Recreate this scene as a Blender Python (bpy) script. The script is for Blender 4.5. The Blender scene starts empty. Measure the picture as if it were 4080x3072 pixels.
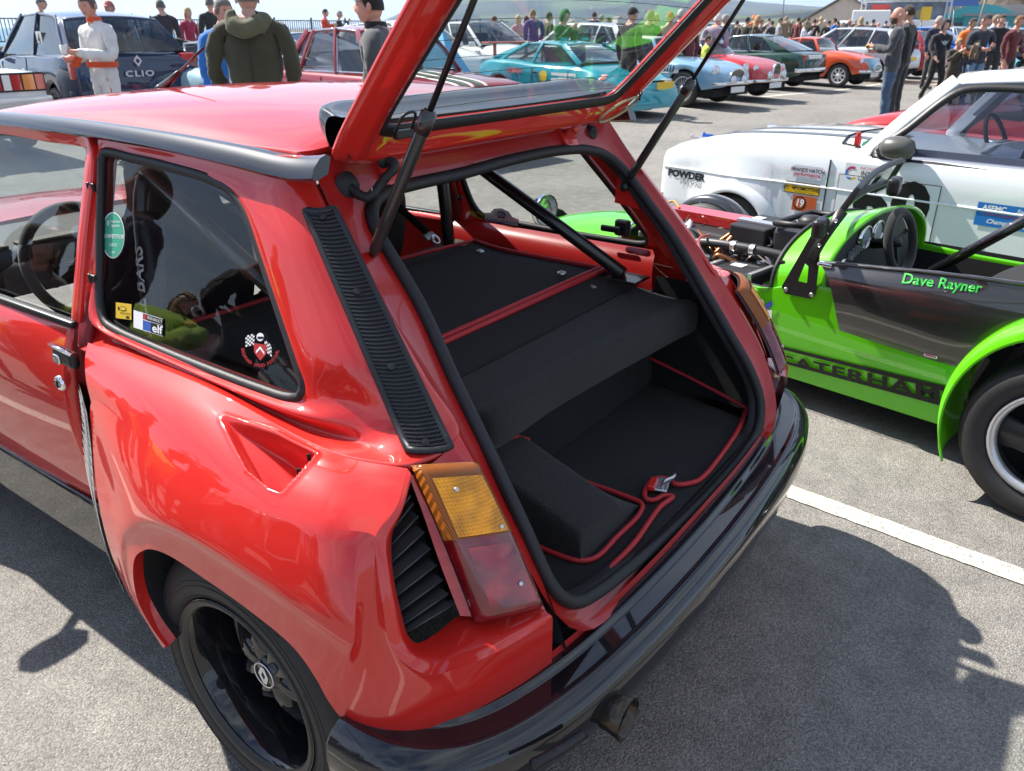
import bpy, bmesh, math, random
import numpy as np
from mathutils import Vector, Matrix, Quaternion
random.seed(7)
sc = bpy.context.scene
COL = sc.collection
R_ = math.radians
PI = math.pi
# ------------------------------------------------------------------ camera
CAMF = 3155.2                       # focal length in pixels of a 4080 px wide frame
PIT = R_(24.3753); YAW = R_(54.3347)
CO = np.array([-1.51047, -1.14337, 1.5259])
cam = bpy.data.cameras.new('camera'); camo = bpy.data.objects.new('camera', cam); COL.objects.link(camo)
cam.sensor_width = 36.0; cam.lens = 36.0 * CAMF / 4080.0
cam.clip_start = 0.05; cam.clip_end = 30000
camo.location = CO
camo.rotation_euler = (PI/2 - PIT, 0, -YAW)
cam.dof.use_dof = True; cam.dof.focus_distance = 2.0; cam.dof.aperture_fstop = 10.0
sc.camera = camo
# ------------------------------------------------------------------ light
SUN_EL = R_(48.0); SUN_AZ = R_(2.0)          # azimuth clockwise from +Y
world = bpy.data.worlds.new('World'); sc.world = world; world.use_nodes = True
nt = world.node_tree; nt.nodes.clear()
def N(t, kind, **kw):
    n = t.nodes.new(kind)
    for k, v in kw.items():
        if k in ('inputs',):
            for a, b in v.items(): n.inputs[a].default_value = b
        else: setattr(n, k, v)
    return n
wo = N(nt, 'ShaderNodeOutputWorld'); bg = N(nt, 'ShaderNodeBackground'); bg.inputs[1].default_value = 0.062
sky = N(nt, 'ShaderNodeTexSky'); sky.sky_type = 'NISHITA'; sky.sun_disc = False
sky.sun_elevation = SUN_EL; sky.sun_rotation = SUN_AZ; sky.dust_density = 0.6; sky.ozone_density = 2.0; sky.air_density = 1.0
tc = N(nt, 'ShaderNodeTexCoord'); sp = N(nt, 'ShaderNodeSeparateXYZ'); nt.links.new(tc.outputs['Generated'], sp.inputs[0])
# cloud layer: project the view direction on a flat layer of thin cloud
zc = N(nt, 'ShaderNodeMath', operation='MAXIMUM'); zc.inputs[1].default_value = 0.0; nt.links.new(sp.outputs[2], zc.inputs[0])
za = N(nt, 'ShaderNodeMath', operation='ADD'); za.inputs[1].default_value = 0.10; nt.links.new(zc.outputs[0], za.inputs[0])
dv = N(nt, 'ShaderNodeVectorMath', operation='DIVIDE'); cb = N(nt, 'ShaderNodeCombineXYZ')
for i in range(3): nt.links.new(za.outputs[0], cb.inputs[i])
nt.links.new(tc.outputs['Generated'], dv.inputs[0]); nt.links.new(cb.outputs[0], dv.inputs[1])
mp = N(nt, 'ShaderNodeMapping'); mp.inputs['Rotation'].default_value = (0, 0, R_(25)); mp.inputs['Scale'].default_value = (0.55, 1.9, 0.0); mp.inputs['Location'].default_value = (1.3, .4, 0)
nt.links.new(dv.outputs[0], mp.inputs[0])
nz = N(nt, 'ShaderNodeTexNoise'); nz.inputs['Scale'].default_value = 1.1; nz.inputs['Detail'].default_value = 9; nz.inputs['Roughness'].default_value = 0.6; nz.inputs['Distortion'].default_value = 0.7
nt.links.new(mp.outputs[0], nz.inputs['Vector'])
cr = N(nt, 'ShaderNodeValToRGB'); cr.color_ramp.elements[0].position = 0.40; cr.color_ramp.elements[1].position = 0.68
nt.links.new(nz.outputs[0], cr.inputs[0])
cm = N(nt, 'ShaderNodeMath', operation='MULTIPLY'); cm.inputs[1].default_value = 0.9; nt.links.new(cr.outputs[0], cm.inputs[0])
mx = N(nt, 'ShaderNodeMixRGB'); mx.inputs[2].default_value = (8.6, 9.0, 9.6, 1)
tn = N(nt, 'ShaderNodeMixRGB', blend_type='MULTIPLY'); tn.inputs[0].default_value = 1; tn.inputs[2].default_value = (.72, .92, 1.2, 1); nt.links.new(sky.outputs[0], tn.inputs[1])
nt.links.new(cm.outputs[0], mx.inputs[0]); nt.links.new(tn.outputs[0], mx.inputs[1])
hz1 = N(nt, 'ShaderNodeMath', operation='MULTIPLY'); hz1.inputs[1].default_value = -5.0; nt.links.new(zc.outputs[0], hz1.inputs[0])
hz2 = N(nt, 'ShaderNodeMath', operation='EXPONENT'); nt.links.new(hz1.outputs[0], hz2.inputs[0]); hz3 = N(nt, 'ShaderNodeMath', operation='MULTIPLY'); hz3.inputs[1].default_value = .75; nt.links.new(hz2.outputs[0], hz3.inputs[0])
mh = N(nt, 'ShaderNodeMixRGB'); mh.inputs[2].default_value = (6.6, 7.6, 8.6, 1); nt.links.new(hz3.outputs[0], mh.inputs[0]); nt.links.new(mx.outputs[0], mh.inputs[1])   # pale haze low over the horizon, all round
nt.links.new(mh.outputs[0], bg.inputs[0]); nt.links.new(bg.outputs[0], wo.inputs[0])
sl = bpy.data.lights.new('sun', 'SUN'); sl.energy = 5.0; sl.angle = R_(0.55); sl.color = (1.0, 0.945, 0.86)
slo = bpy.data.objects.new('sun', sl); COL.objects.link(slo)
SUN = Vector((math.sin(SUN_AZ)*math.cos(SUN_EL), math.cos(SUN_AZ)*math.cos(SUN_EL), math.sin(SUN_EL)))
slo.rotation_euler = SUN.to_track_quat('Z', 'Y').to_euler(); slo.location = (0, 0, 30)
vs = sc.view_settings; vs.view_transform = 'Standard'; vs.look = 'None'; vs.exposure = 1.15; vs.gamma = 1.0; vs.use_curve_mapping = False
sc.render.engine = 'CYCLES'
# ------------------------------------------------------------------ a pixel of the photograph (2212 px wide) to a point on a plane
_c, _s = math.cos(PIT), math.sin(PIT); _cy, _sy = math.cos(YAW), math.sin(YAW); _V = 4080/2212
def ray(u, v):
    dx = (u*_V-2040)/CAMF; dy = (1536-v*_V)/CAMF
    w = (dx, _c+dy*_s, -_s+dy*_c)
    return np.array([_cy*w[0]+_sy*w[1], -_sy*w[0]+_cy*w[1], w[2]])
def P(u, v, x=None, y=None, z=None):
    d = ray(u, v)
    a, val = (0, x) if x is not None else (1, y) if y is not None else (2, z)
    t = (val-CO[a])/d[a]
    return CO+t*d
def Pf(u, v, fn, t0=.2, t1=6.0, n=240):
    """first point of the ray where fn(p) changes sign"""
    d = ray(u, v); prev = fn(CO+t0*d)
    ts = np.linspace(t0, t1, n)
    for i in range(1, n):
        cur = fn(CO+ts[i]*d)
        if prev*cur <= 0:
            a, b = ts[i-1], ts[i]
            for _ in range(30):
                m = .5*(a+b); fm = fn(CO+m*d)
                if prev*fm <= 0: b = m
                else: a = m
            return CO+.5*(a+b)*d
        prev = cur
    return CO+t1*d
# ------------------------------------------------------------------ materials
MATS = {}
def mat(name, col=(.5, .5, .5), rough=.5, metal=0., coat=0., spec=.5, bump=0., bscale=200., var=0., vscale=20., alpha=None, emit=None, trans=0., ior=1.45, sheen=0., coat_rough=.03, dirt=0., ribs=None):
    if name in MATS: return MATS[name]
    m = bpy.data.materials.new(name); m.use_nodes = True; t = m.node_tree
    b = t.nodes['Principled BSDF']; MATS[name] = m
    b.inputs['Base Color'].default_value = (*col, 1); b.inputs['Roughness'].default_value = rough; b.inputs['Metallic'].default_value = metal
    b.inputs['Coat Weight'].default_value = coat; b.inputs['Coat Roughness'].default_value = coat_rough; b.inputs['Coat IOR'].default_value = 1.62 if coat >= 1 else 1.5
    b.inputs['Specular IOR Level'].default_value = spec; b.inputs['IOR'].default_value = ior
    b.inputs['Transmission Weight'].default_value = trans; b.inputs['Sheen Weight'].default_value = sheen
    if emit: b.inputs['Emission Color'].default_value = (*emit[:3], 1); b.inputs['Emission Strength'].default_value = emit[3]
    if bump or var or dirt or ribs:
        co = N(t, 'ShaderNodeTexCoord')
        if bump:
            n = N(t, 'ShaderNodeTexNoise'); n.inputs['Scale'].default_value = bscale; n.inputs['Detail'].default_value = 4
            t.links.new(co.outputs['Object'], n.inputs['Vector'])
            bp = N(t, 'ShaderNodeBump'); bp.inputs['Strength'].default_value = bump; bp.inputs['Distance'].default_value = .004
            t.links.new(n.outputs[0], bp.inputs['Height']); t.links.new(bp.outputs[0], b.inputs['Normal'])
        if var:
            n = N(t, 'ShaderNodeTexNoise'); n.inputs['Scale'].default_value = vscale; n.inputs['Detail'].default_value = 5
            t.links.new(co.outputs['Object'], n.inputs['Vector'])
            mr = N(t, 'ShaderNodeMapRange'); mr.inputs['From Min'].default_value = .3; mr.inputs['From Max'].default_value = .7; mr.inputs['To Min'].default_value = 1-var; mr.inputs['To Max'].default_value = 1+var
            t.links.new(n.outputs[0], mr.inputs[0])
            mm = N(t, 'ShaderNodeVectorMath', operation='SCALE'); mm.inputs[0].default_value = col; t.links.new(mr.outputs[0], mm.inputs['Scale'])
            t.links.new(mm.outputs[0], b.inputs['Base Color'])
        if ribs:
            acc = None
            for ax_, sc_r in ribs:
                w = N(t, 'ShaderNodeTexWave'); w.wave_type = 'BANDS'; w.bands_direction = ax_; w.inputs['Scale'].default_value = sc_r; t.links.new(co.outputs['Object'], w.inputs['Vector'])
                if acc is None: acc = w.outputs['Fac']
                else:
                    ml = N(t, 'ShaderNodeMath', operation='MULTIPLY'); t.links.new(acc, ml.inputs[0]); t.links.new(w.outputs['Fac'], ml.inputs[1]); acc = ml.outputs[0]
            bp = N(t, 'ShaderNodeBump'); bp.inputs['Strength'].default_value = .8; bp.inputs['Distance'].default_value = .003; t.links.new(acc, bp.inputs['Height']); t.links.new(bp.outputs[0], b.inputs['Normal'])
        if dirt:
            n = N(t, 'ShaderNodeTexNoise'); n.inputs['Scale'].default_value = 35; n.inputs['Detail'].default_value = 8; n.inputs['Roughness'].default_value = .7
            t.links.new(co.outputs['Object'], n.inputs['Vector'])
            mr = N(t, 'ShaderNodeMapRange'); mr.inputs['From Min'].default_value = .45; mr.inputs['From Max'].default_value = .8; mr.inputs['To Min'].default_value = rough; mr.inputs['To Max'].default_value = rough+dirt
            t.links.new(n.outputs[0], mr.inputs[0]); t.links.new(mr.outputs[0], b.inputs['Roughness'])
    return m
def paint(name, col, rough=.45, **kw): return mat(name, col, max(rough, .42), coat=1.0, spec=.12, coat_rough=kw.pop('coat_rough', .02), **kw)
def glassmat(name, tint=(.75, .8, .8), refl=1.0, frost=0.0):
    """a thin pane: what is behind it, tinted, plus a fresnel reflection"""
    if name in MATS: return MATS[name]
    m = bpy.data.materials.new(name); m.use_nodes = True; t = m.node_tree; t.nodes.clear(); MATS[name] = m
    o = N(t, 'ShaderNodeOutputMaterial'); tr = N(t, 'ShaderNodeBsdfTransparent'); gl = N(t, 'ShaderNodeBsdfGlossy'); mxs = N(t, 'ShaderNodeMixShader')
    tr.inputs[0].default_value = (*tint, 1); gl.inputs['Roughness'].default_value = .01
    lw = N(t, 'ShaderNodeLayerWeight'); lw.inputs[0].default_value = .5        # Schlick's reflectance, the same from both sides of the pane
    pw_ = N(t, 'ShaderNodeMath', operation='POWER'); pw_.inputs[1].default_value = 5.0; t.links.new(lw.outputs['Facing'], pw_.inputs[0])
    fr = N(t, 'ShaderNodeMath', operation='MULTIPLY_ADD'); fr.inputs[1].default_value = .957; fr.inputs[2].default_value = .043; t.links.new(pw_.outputs[0], fr.inputs[0])
    ml = N(t, 'ShaderNodeMath', operation='MULTIPLY'); ml.inputs[1].default_value = 1.6*refl; ml.use_clamp = True
    t.links.new(fr.outputs[0], ml.inputs[0]); t.links.new(ml.outputs[0], mxs.inputs[0]); t.links.new(tr.outputs[0], mxs.inputs[1]); t.links.new(gl.outputs[0], mxs.inputs[2])
    last = mxs
    if frost:
        df = N(t, 'ShaderNodeBsdfDiffuse'); df.inputs[0].default_value = (.75, .78, .8, 1); m2 = N(t, 'ShaderNodeMixShader')
        nz = N(t, 'ShaderNodeTexNoise'); nz.inputs['Scale'].default_value = 900; nz.inputs['Detail'].default_value = 2
        c0 = N(t, 'ShaderNodeTexCoord'); t.links.new(c0.outputs['Object'], nz.inputs['Vector'])
        mr = N(t, 'ShaderNodeMapRange'); mr.inputs['From Min'].default_value = .66; mr.inputs['From Max'].default_value = .8; mr.inputs['To Min'].default_value = frost; mr.inputs['To Max'].default_value = .55
        t.links.new(nz.outputs[0], mr.inputs[0]); t.links.new(mr.outputs[0], m2.inputs[0]); t.links.new(mxs.outputs[0], m2.inputs[1]); t.links.new(df.outputs[0], m2.inputs[2]); last = m2
    t.links.new(last.outputs[0], o.inputs[0])
    return m
# ------------------------------------------------------------------ mesh helpers
def mesh(name, V, F, m=None, parent=None, smooth=True, mi=None):
    me = bpy.data.meshes.new(name); me.from_pydata([tuple(map(float, v)) for v in V], [], [tuple(f) for f in F]); me.update()
    ms = m if isinstance(m, (list, tuple)) else [m]
    for q in ms:
        if q is not None: me.materials.append(q)
    if mi is not None: me.polygons.foreach_set('material_index', mi)
    if smooth: me.polygons.foreach_set('use_smooth', [True]*len(me.polygons))
    o = bpy.data.objects.new(name, me); COL.objects.link(o)
    if parent is not None: o.parent = parent
    return o
def tag(o, label, cat, group=None, kind=None):
    o['label'] = label; o['category'] = cat
    if group: o['group'] = group
    if kind: o['kind'] = kind
    return o
def struct(o): o['kind'] = 'structure'; return o
def thing(name, label, cat, loc=(0, 0, 0), rotz=0., group=None):
    o = bpy.data.objects.new(name, None); COL.objects.link(o); o.location = loc; o.rotation_euler = (0, 0, rotz); o.empty_display_size = .1
    return tag(o, label, cat, group)
def bmobj(name, bm, m, parent=None, smooth=False):
    me = bpy.data.meshes.new(name); bm.to_mesh(me); bm.free()
    for q in (m if isinstance(m, (list, tuple)) else [m]): me.materials.append(q)
    if smooth: me.polygons.foreach_set('use_smooth', [True]*len(me.polygons))
    o = bpy.data.objects.new(name, me); COL.objects.link(o)
    if parent is not None: o.parent = parent
    return o
def subsurf(o, n=1):
    md = o.modifiers.new('s', 'SUBSURF'); md.levels = n; md.render_levels = n; return o
def solid(o, t, off=-1):
    md = o.modifiers.new('t', 'SOLIDIFY'); md.thickness = t; md.offset = off; return o
def bev(o, w=.005, n=2, ang=35):
    md = o.modifiers.new('b', 'BEVEL'); md.width = w; md.segments = n; md.limit_method = 'ANGLE'; md.angle_limit = R_(ang); return o
def cr_spline(pts, n, closed=False):
    """Catmull-Rom through pts, n samples (chord-length)"""
    Q = np.array(pts, float); K = len(Q)
    if K == 1: return np.repeat(Q, n, 0)
    if closed: idx = lambda i: i % K; segs = K
    else: segs = K-1
    d = [np.linalg.norm(Q[(i+1) % K]-Q[i])+1e-9 for i in range(segs)]
    cum = np.concatenate([[0], np.cumsum(d)]); tot = cum[-1]
    ss = np.linspace(0, tot, n, endpoint=not closed)
    out = []
    for s_ in ss:
        i = min(int(np.searchsorted(cum, s_, 'right'))-1, segs-1); t = (s_-cum[i])/d[i]
        out.append(_cr(Q, i, t, closed))
    return np.array(out)
def _cr(Q, i, t, closed=False):
    K = len(Q)
    if closed: p0, p1, p2, p3 = Q[(i-1) % K], Q[i % K], Q[(i+1) % K], Q[(i+2) % K]
    else:
        p1, p2 = Q[i], Q[i+1]; p0 = Q[i-1] if i > 0 else 2*p1-p2; p3 = Q[i+2] if i+2 < K else 2*p2-p1
    # centripetal
    a = .5
    t01 = np.linalg.norm(p1-p0)**a+1e-6; t12 = np.linalg.norm(p2-p1)**a+1e-6; t23 = np.linalg.norm(p3-p2)**a+1e-6
    m1 = p2-p1+t12*((p1-p0)/t01-(p2-p0)/(t01+t12)); m2 = p2-p1+t12*((p3-p2)/t23-(p3-p1)/(t12+t23))
    A = 2*(p1-p2)+m1+m2; B = -3*(p1-p2)-2*m1-m2
    return ((A*t+B)*t+m1)*t+p1
def cr_uniform(pts, n, closed=False):
    """same number of samples in every segment, so that neighbouring rows stay matched"""
    Q = np.array(pts, float); K = len(Q); segs = K if closed else K-1; out = []
    for s_ in np.linspace(0, segs, n, endpoint=not closed):
        i = min(int(s_), segs-1); out.append(_cr(Q, i, s_-i, closed))
    return np.array(out)
def grid_faces(nr, nc, closed=False, flip=False):
    F = []
    for r in range(nr-1):
        for c in range(nc if closed else nc-1):
            c2 = (c+1) % nc
            f = (r*nc+c, r*nc+c2, (r+1)*nc+c2, (r+1)*nc+c)
            F.append(f[::-1] if flip else f)
    return F
def patch(rows, nu, nv, closed=False):
    """rows of control points -> dense grid array [nv][nu][3]"""
    A = np.array([cr_uniform(r, nu, closed) for r in rows])
    B = np.array([cr_uniform(A[:, j], nv) for j in range(A.shape[1])])
    return B.transpose(1, 0, 2)
def gridobj(name, G, m, parent=None, closed=False, flip=False, smooth=True):
    nr, nc = G.shape[:2]
    return mesh(name, G.reshape(-1, 3), grid_faces(nr, nc, closed, flip), m, parent, smooth)
def sweep(path, prof, closed=False, up=(0, 0, 1), caps=True, scale=None):
    """sweep 2D profile [(a,b)] along path; a is along side = tangent x up, b along up'"""
    Pn = np.array(path, float); n = len(Pn); V = []; F = []; k = len(prof); upv = np.array(up, float)
    for i in range(n):
        if closed: tg = Pn[(i+1) % n]-Pn[i-1]
        else: tg = Pn[min(i+1, n-1)]-Pn[max(i-1, 0)]
        tg = tg/(np.linalg.norm(tg)+1e-12)
        sd = np.cross(tg, upv); sd = sd/(np.linalg.norm(sd)+1e-9); u2 = np.cross(sd, tg)
        s_ = 1 if scale is None else scale[i]
        for a, b in prof: V.append(Pn[i]+(sd*a+u2*b)*s_)
    for i in range(n if closed else n-1):
        for j in range(k):
            a = i*k+j; b = i*k+(j+1) % k; c = ((i+1) % n)*k+(j+1) % k; d = ((i+1) % n)*k+j
            F.append((a, b, c, d))
    if caps and not closed:
        F.append(tuple(range(k))[::-1]); F.append(tuple(range((n-1)*k, n*k)))
    return V, F
def tube(path, r, seg=8, closed=False, rs=None):
    """round tube with a rotation-minimising frame; returns V,F"""
    Pn = [Vector(map(float, p)) for p in path]; n = len(Pn); V = []; F = []
    tg = [((Pn[(i+1) % n] if closed else Pn[min(i+1, n-1)])-(Pn[i-1] if closed else Pn[max(i-1, 0)])).normalized() for i in range(n)]
    nrm = tg[0].orthogonal().normalized()
    for i in range(n):
        if i: nrm = (tg[i-1].rotation_difference(tg[i]) @ nrm).normalized()
        bn = tg[i].cross(nrm); rr = r if rs is None else rs[i]
        for j in range(seg):
            a = 2*PI*j/seg; V.append(tuple(Pn[i]+(nrm*math.cos(a)+bn*math.sin(a))*rr))
    for i in range(n if closed else n-1):
        for j in range(seg):
            F.append((i*seg+j, i*seg+(j+1) % seg, ((i+1) % n)*seg+(j+1) % seg, ((i+1) % n)*seg+j))
    if not closed:
        F.append(tuple(range(seg))[::-1]); F.append(tuple(range((n-1)*seg, n*seg)))
    return V, F
class MB:
    def __init__(s): s.V = []; s.F = []; s.M = []
    def add(s, VF, mi=0):
        V, F = VF; o = len(s.V); s.V += [tuple(map(float, v)) for v in V]; s.F += [tuple(i+o for i in f) for f in F]; s.M += [mi]*len(F); return s
    def box(s, c, d, rz=0., mi=0, rot=None):
        hx, hy, hz = d[0]/2, d[1]/2, d[2]/2
        M = rot if rot is not None else Matrix.Rotation(rz, 3, 'Z')
        V = [tuple(M @ Vector((x, y, z))+Vector(tuple(map(float, c)))) for x in (-hx, hx) for y in (-hy, hy) for z in (-hz, hz)]
        return s.add((V, [(0, 1, 3, 2), (4, 6, 7, 5), (0, 4, 5, 1), (2, 3, 7, 6), (0, 2, 6, 4), (1, 5, 7, 3)]), mi)
    def tube(s, path, r, seg=8, closed=False, mi=0, rs=None): return s.add(tube(path, r, seg, closed, rs), mi)
    def grid(s, G, closed=False, flip=False, mi=0):
        nr, nc = G.shape[:2]; return s.add((G.reshape(-1, 3), grid_faces(nr, nc, closed, flip)), mi)
    def lathe(s, prof, seg=24, axis='X', c=(0, 0, 0), mi=0, a0=0., a1=2*PI):
        """prof = [(axial, radius)] revolved round axis through c"""
        V = []; full = abs(a1-a0-2*PI) < 1e-6; ns = seg if full else seg+1
        for ax, r in prof:
            for j in range(ns):
                a = a0+(a1-a0)*j/seg; p, q = r*math.cos(a), r*math.sin(a)
                V.append({'X': (c[0]+ax, c[1]+p, c[2]+q), 'Y': (c[0]+p, c[1]+ax, c[2]+q), 'Z': (c[0]+p, c[1]+q, c[2]+ax)}[axis])
        F = []
        for i in range(len(prof)-1):
            for j in range(seg): F.append((i*ns+j, i*ns+(j+1) % ns, (i+1)*ns+(j+1) % ns, (i+1)*ns+j))
        return s.add((V, F), mi)
    def obj(s, name, m, parent=None, smooth=False): return mesh(name, s.V, s.F, m, parent, smooth, s.M if isinstance(m, (list, tuple)) else None)
def auto(o, ang=40):
    me = o.data
    me.polygons.foreach_set('use_smooth', [True]*len(me.polygons))
    try: me.set_sharp_from_angle(angle=R_(ang))
    except Exception: pass
    return o
def fixn(o):
    """make face normals point consistently outwards"""
    bm = bmesh.new(); bm.from_mesh(o.data); bmesh.ops.recalc_face_normals(bm, faces=bm.faces); bm.to_mesh(o.data); bm.free(); return o
def mirror(o, parent=None):
    me = o.data.copy(); n = len(me.vertices); a = np.empty(n*3, np.float32); me.vertices.foreach_get('co', a); a[0::3] *= -1; me.vertices.foreach_set('co', a); me.flip_normals(); me.update()
    c = bpy.data.objects.new(o.name.split('.')[0], me); COL.objects.link(c); c.parent = parent if parent is not None else o.parent
    for md in o.modifiers:
        q = c.modifiers.new(md.name, md.type)
        for k in ('levels', 'render_levels', 'thickness', 'offset', 'width', 'segments', 'limit_method', 'angle_limit'):
            if hasattr(md, k): setattr(q, k, getattr(md, k))
    return c
def copy_tree(o, parent=None):
    c = o.copy(); COL.objects.link(c); c.parent = parent
    for ch in list(o.children): copy_tree(ch, c)
    return c
FONT = None
def text_mesh(s, size=.1, align='CENTER', bold=0., shear=0., sx=1., space=1., extrude=0.0, res=3):
    cu = bpy.data.curves.new('t', 'FONT'); cu.body = s; cu.size = size; cu.align_x = align; cu.align_y = 'CENTER'; cu.offset = bold; cu.shear = shear; cu.space_character = space; cu.extrude = extrude; cu.resolution_u = res; cu.fill_mode = 'FRONT' if not extrude else 'BOTH'
    o = bpy.data.objects.new('t', cu); me = bpy.data.meshes.new_from_object(o)
    V = np.array([v.co[:] for v in me.vertices]) if len(me.vertices) else np.zeros((0, 3)); F = [tuple(p.vertices) for p in me.polygons]
    bpy.data.objects.remove(o); bpy.data.curves.remove(cu); bpy.data.meshes.remove(me)
    if len(V): V[:, 0] *= sx
    return V, F
def decal(name, parts, fn, mats, parent):
    """parts: [(V2D array, F, material index, lift)]; fn(u,v,lift) -> 3D point. Flat print lying on a surface."""
    b = MB()
    for V, F, mi, lift in parts: b.add(([fn(p[0], p[1], lift) for p in V], F), mi)
    return b.obj(name, mats, parent)
def rect2(x0, y0, x1, y1, n=4):
    V = []; F = []
    for j in range(2):
        for i in range(n+1): V.append((x0+(x1-x0)*i/n, y0+(y1-y0)*j, 0))
    for i in range(n): F.append((i, i+1, n+2+i, n+1+i))
    return np.array(V), F
def disc2(cx, cy, rx, ry=None, n=24, a0=0, a1=2*PI):
    ry = ry or rx
    V = [(cx, cy, 0)]+[(cx+rx*math.cos(a0+(a1-a0)*i/n), cy+ry*math.sin(a0+(a1-a0)*i/n), 0) for i in range(n+1)]
    return np.array(V), [(0, i, i+1) for i in range(1, n+1)]
def poly2(pts): return np.array([(p[0], p[1], 0) for p in pts]), [tuple(range(len(pts)))]
def tx2(s, cx, cy, size, bold=0, sx=1., shear=0., rot=0., space=1.):
    V, F = text_mesh(s, size, bold=bold, shear=shear, sx=sx, space=space)
    if len(V):
        c, q = math.cos(rot), math.sin(rot); X = V[:, 0]*c-V[:, 1]*q+cx; Y = V[:, 0]*q+V[:, 1]*c+cy; V = np.stack([X, Y, V[:, 2]], 1)
    return V, F
# ================================================================== the red hatchback
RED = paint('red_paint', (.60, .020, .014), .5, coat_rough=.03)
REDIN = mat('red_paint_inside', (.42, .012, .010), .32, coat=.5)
BLK = paint('black_gloss', (.006, .006, .008), .25)
BLKM = mat('black_satin', (.012, .012, .014), .38)
RUB = mat('black_rubber', (.016, .016, .018), .55, bump=.15, bscale=300)
PLAS = mat('black_plastic', (.018, .02, .024), .42, bump=.1, bscale=500)
CARP = mat('black_carpet', (.0045, .0045, .0055), .95, bump=1., bscale=380, var=.6, vscale=190, sheen=.06)
CARP2 = mat('charcoal_carpet', (.0095, .0092, .009), .95, bump=1., bscale=330, var=.55, vscale=170, sheen=.12)
PIPE = mat('red_leather_piping', (.42, .02, .025), .5, bump=.3, bscale=300)
CHR = mat('chrome', (.8, .8, .8), .12, metal=1.)
STEEL = mat('zinc_steel', (.6, .6, .6), .35, metal=1., bump=.1, bscale=200)
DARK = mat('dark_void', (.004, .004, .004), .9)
GLASS = glassmat('clear_glass', (.78, .82, .81), .8)
HGLASS = glassmat('rear_glass', (.90, .94, .93), .75, frost=.02)
TYRE = mat('tyre_rubber', (.02, .02, .021), .6, bump=.2, bscale=250)
car = thing('hatchback_car', 'red hatchback with wide rear haunches and its tailgate raised', 'car')
def interp(x, xs, ys): return float(np.interp(x, xs, ys))
PZ = [.30, .49, .55, .627, .70, .843, 1.03, 1.215, 1.26, 1.30, 1.34]
PY = [-.595, -.592, -.578, -.55, -.507, -.404, -.235, -.06, -.025, .01, .05]
prof = lambda z: interp(z, PZ, PY)
# ---- hatch opening: the seal's path, on the sloping rear
sealpx = [(1240, 1303), (1197, 1275), (1130, 1135), (1060, 985), (985, 830), (905, 655), (840, 545), (806, 485), (803, 445), (832, 416), (900, 396), (1000, 374), (1100, 346), (1200, 326), (1262, 323), (1312, 337), (1348, 368), (1402, 440), (1455, 513), (1525, 632), (1582, 732), (1622, 803), (1643, 870), (1638, 925), (1602, 985), (1530, 1068), (1440, 1157), (1345, 1238), (1290, 1280)]
S = [Pf(u, v, lambda p: p[1]-prof(p[2])-.03) for u, v in sealpx]
NS = 120
Sd = cr_spline(S, NS, True); cen = Sd.mean(0)
V, F = sweep(Sd, [(-.011, -.013), (.011, -.013), (.014, 0), (.011, .013), (-.011, .013), (-.014, 0)], True, up=(0, -.7, .7))
o = mesh('boot_seal', V, F, RUB, car); subsurf(o, 1)
def offs(L, d, dy):
    out = []
    for i, p in enumerate(L):
        t = L[(i+1) % len(L)]-L[i-1]; t = t/np.linalg.norm(t); n = np.cross(t, np.array([0, -.7, .7])); n /= np.linalg.norm(n)
        if np.dot(n, p-cen) < 0: n = -n
        q = p+n*d; q[1] = prof(q[2])+dy; out.append(q)
    return np.array(out)
E1 = offs(Sd, .012, .034); E2 = offs(Sd, .034, .03); E3 = offs(Sd, .050, .006); E4 = offs(Sd, .060, .0)
E0 = offs(Sd, -.012, .06); Ei = offs(Sd, -.004, .065)
for L_ in (E3, E4):
    for p in L_:                                      # keep below the roof edge and above the bumper
        if p[2] < .485: p[2] = .485; p[1] = prof(.485)
for i, p in enumerate(Sd):
    sg_ = -1 if p[0] < 0 else 1; pe = lambda z: np.array([sg_*interp(z, [.60, .843, 1.05, 1.25, 1.32], [.592, .585, .565, .545, .53]), prof(z)+.004, z])
    if p[2] > 1.165: f = min(1, abs(p[0])/.42); E4[i] = np.array([p[0]/.42*.535 if abs(p[0]) < .42 else sg_*.535, .030-.02*f, 1.322-.012*f])
    elif p[2] > .60 and abs(p[0]) > .35: E4[i] = pe(max(.62, min(1.30, p[2]+.035)))
for _ in range(3): E4 = .5*E4+.25*(np.roll(E4, 1, 0)+np.roll(E4, -1, 0))
E3 = .35*E2+.65*E4+np.array([0, .006, 0])
fl_ = gridobj('seal_flange', np.array([Ei, E0, E1]), RUB, car, closed=True)
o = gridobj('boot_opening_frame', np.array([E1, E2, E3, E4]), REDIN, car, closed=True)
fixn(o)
# ---- rear side: sloping C-pillar, quarter window
def xU(y, z): return -(.563+.335*(1.30-z))+(.55*y*y if y < 0 else 0)
fU = lambda p: p[0]-xU(p[1], p[2])
winpx = [(222, 332), (290, 343), (370, 362), (450, 386), (498, 412), (528, 455), (560, 545), (600, 665), (638, 780), (655, 835), (648, 858), (622, 861), (560, 842), (450, 801), (330, 752), (252, 717), (222, 694), (213, 655), (213, 560), (214, 470), (216, 390), (217, 345)]
W = np.array([Pf(u, v, fU) for u, v in winpx])
crest = [P(190, 740, x=-.72), P(300, 780, x=-.73), P(420, 825, x=-.735), P(559, 897, x=-.735), P(648, 947, x=-.735), P(746, 988, x=-.73), P(880, 1008, x=-.70)]
crS = cr_uniform(crest, 61)
def crest_at(y):
    i = int(np.argmin(abs(crS[:, 1]-y))); return crS[i]
def pill(z): # pillar edge beside the hatch opening
    return np.array([-interp(z, [.60, .843, 1.05, 1.25, 1.32], [.592, .585, .565, .545, .53]), prof(z)+.002, z])
gut = lambda y: np.array([-.560, y, 1.312])
top_y = [.66, .50, .35, .20, .06, -.045]
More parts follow.
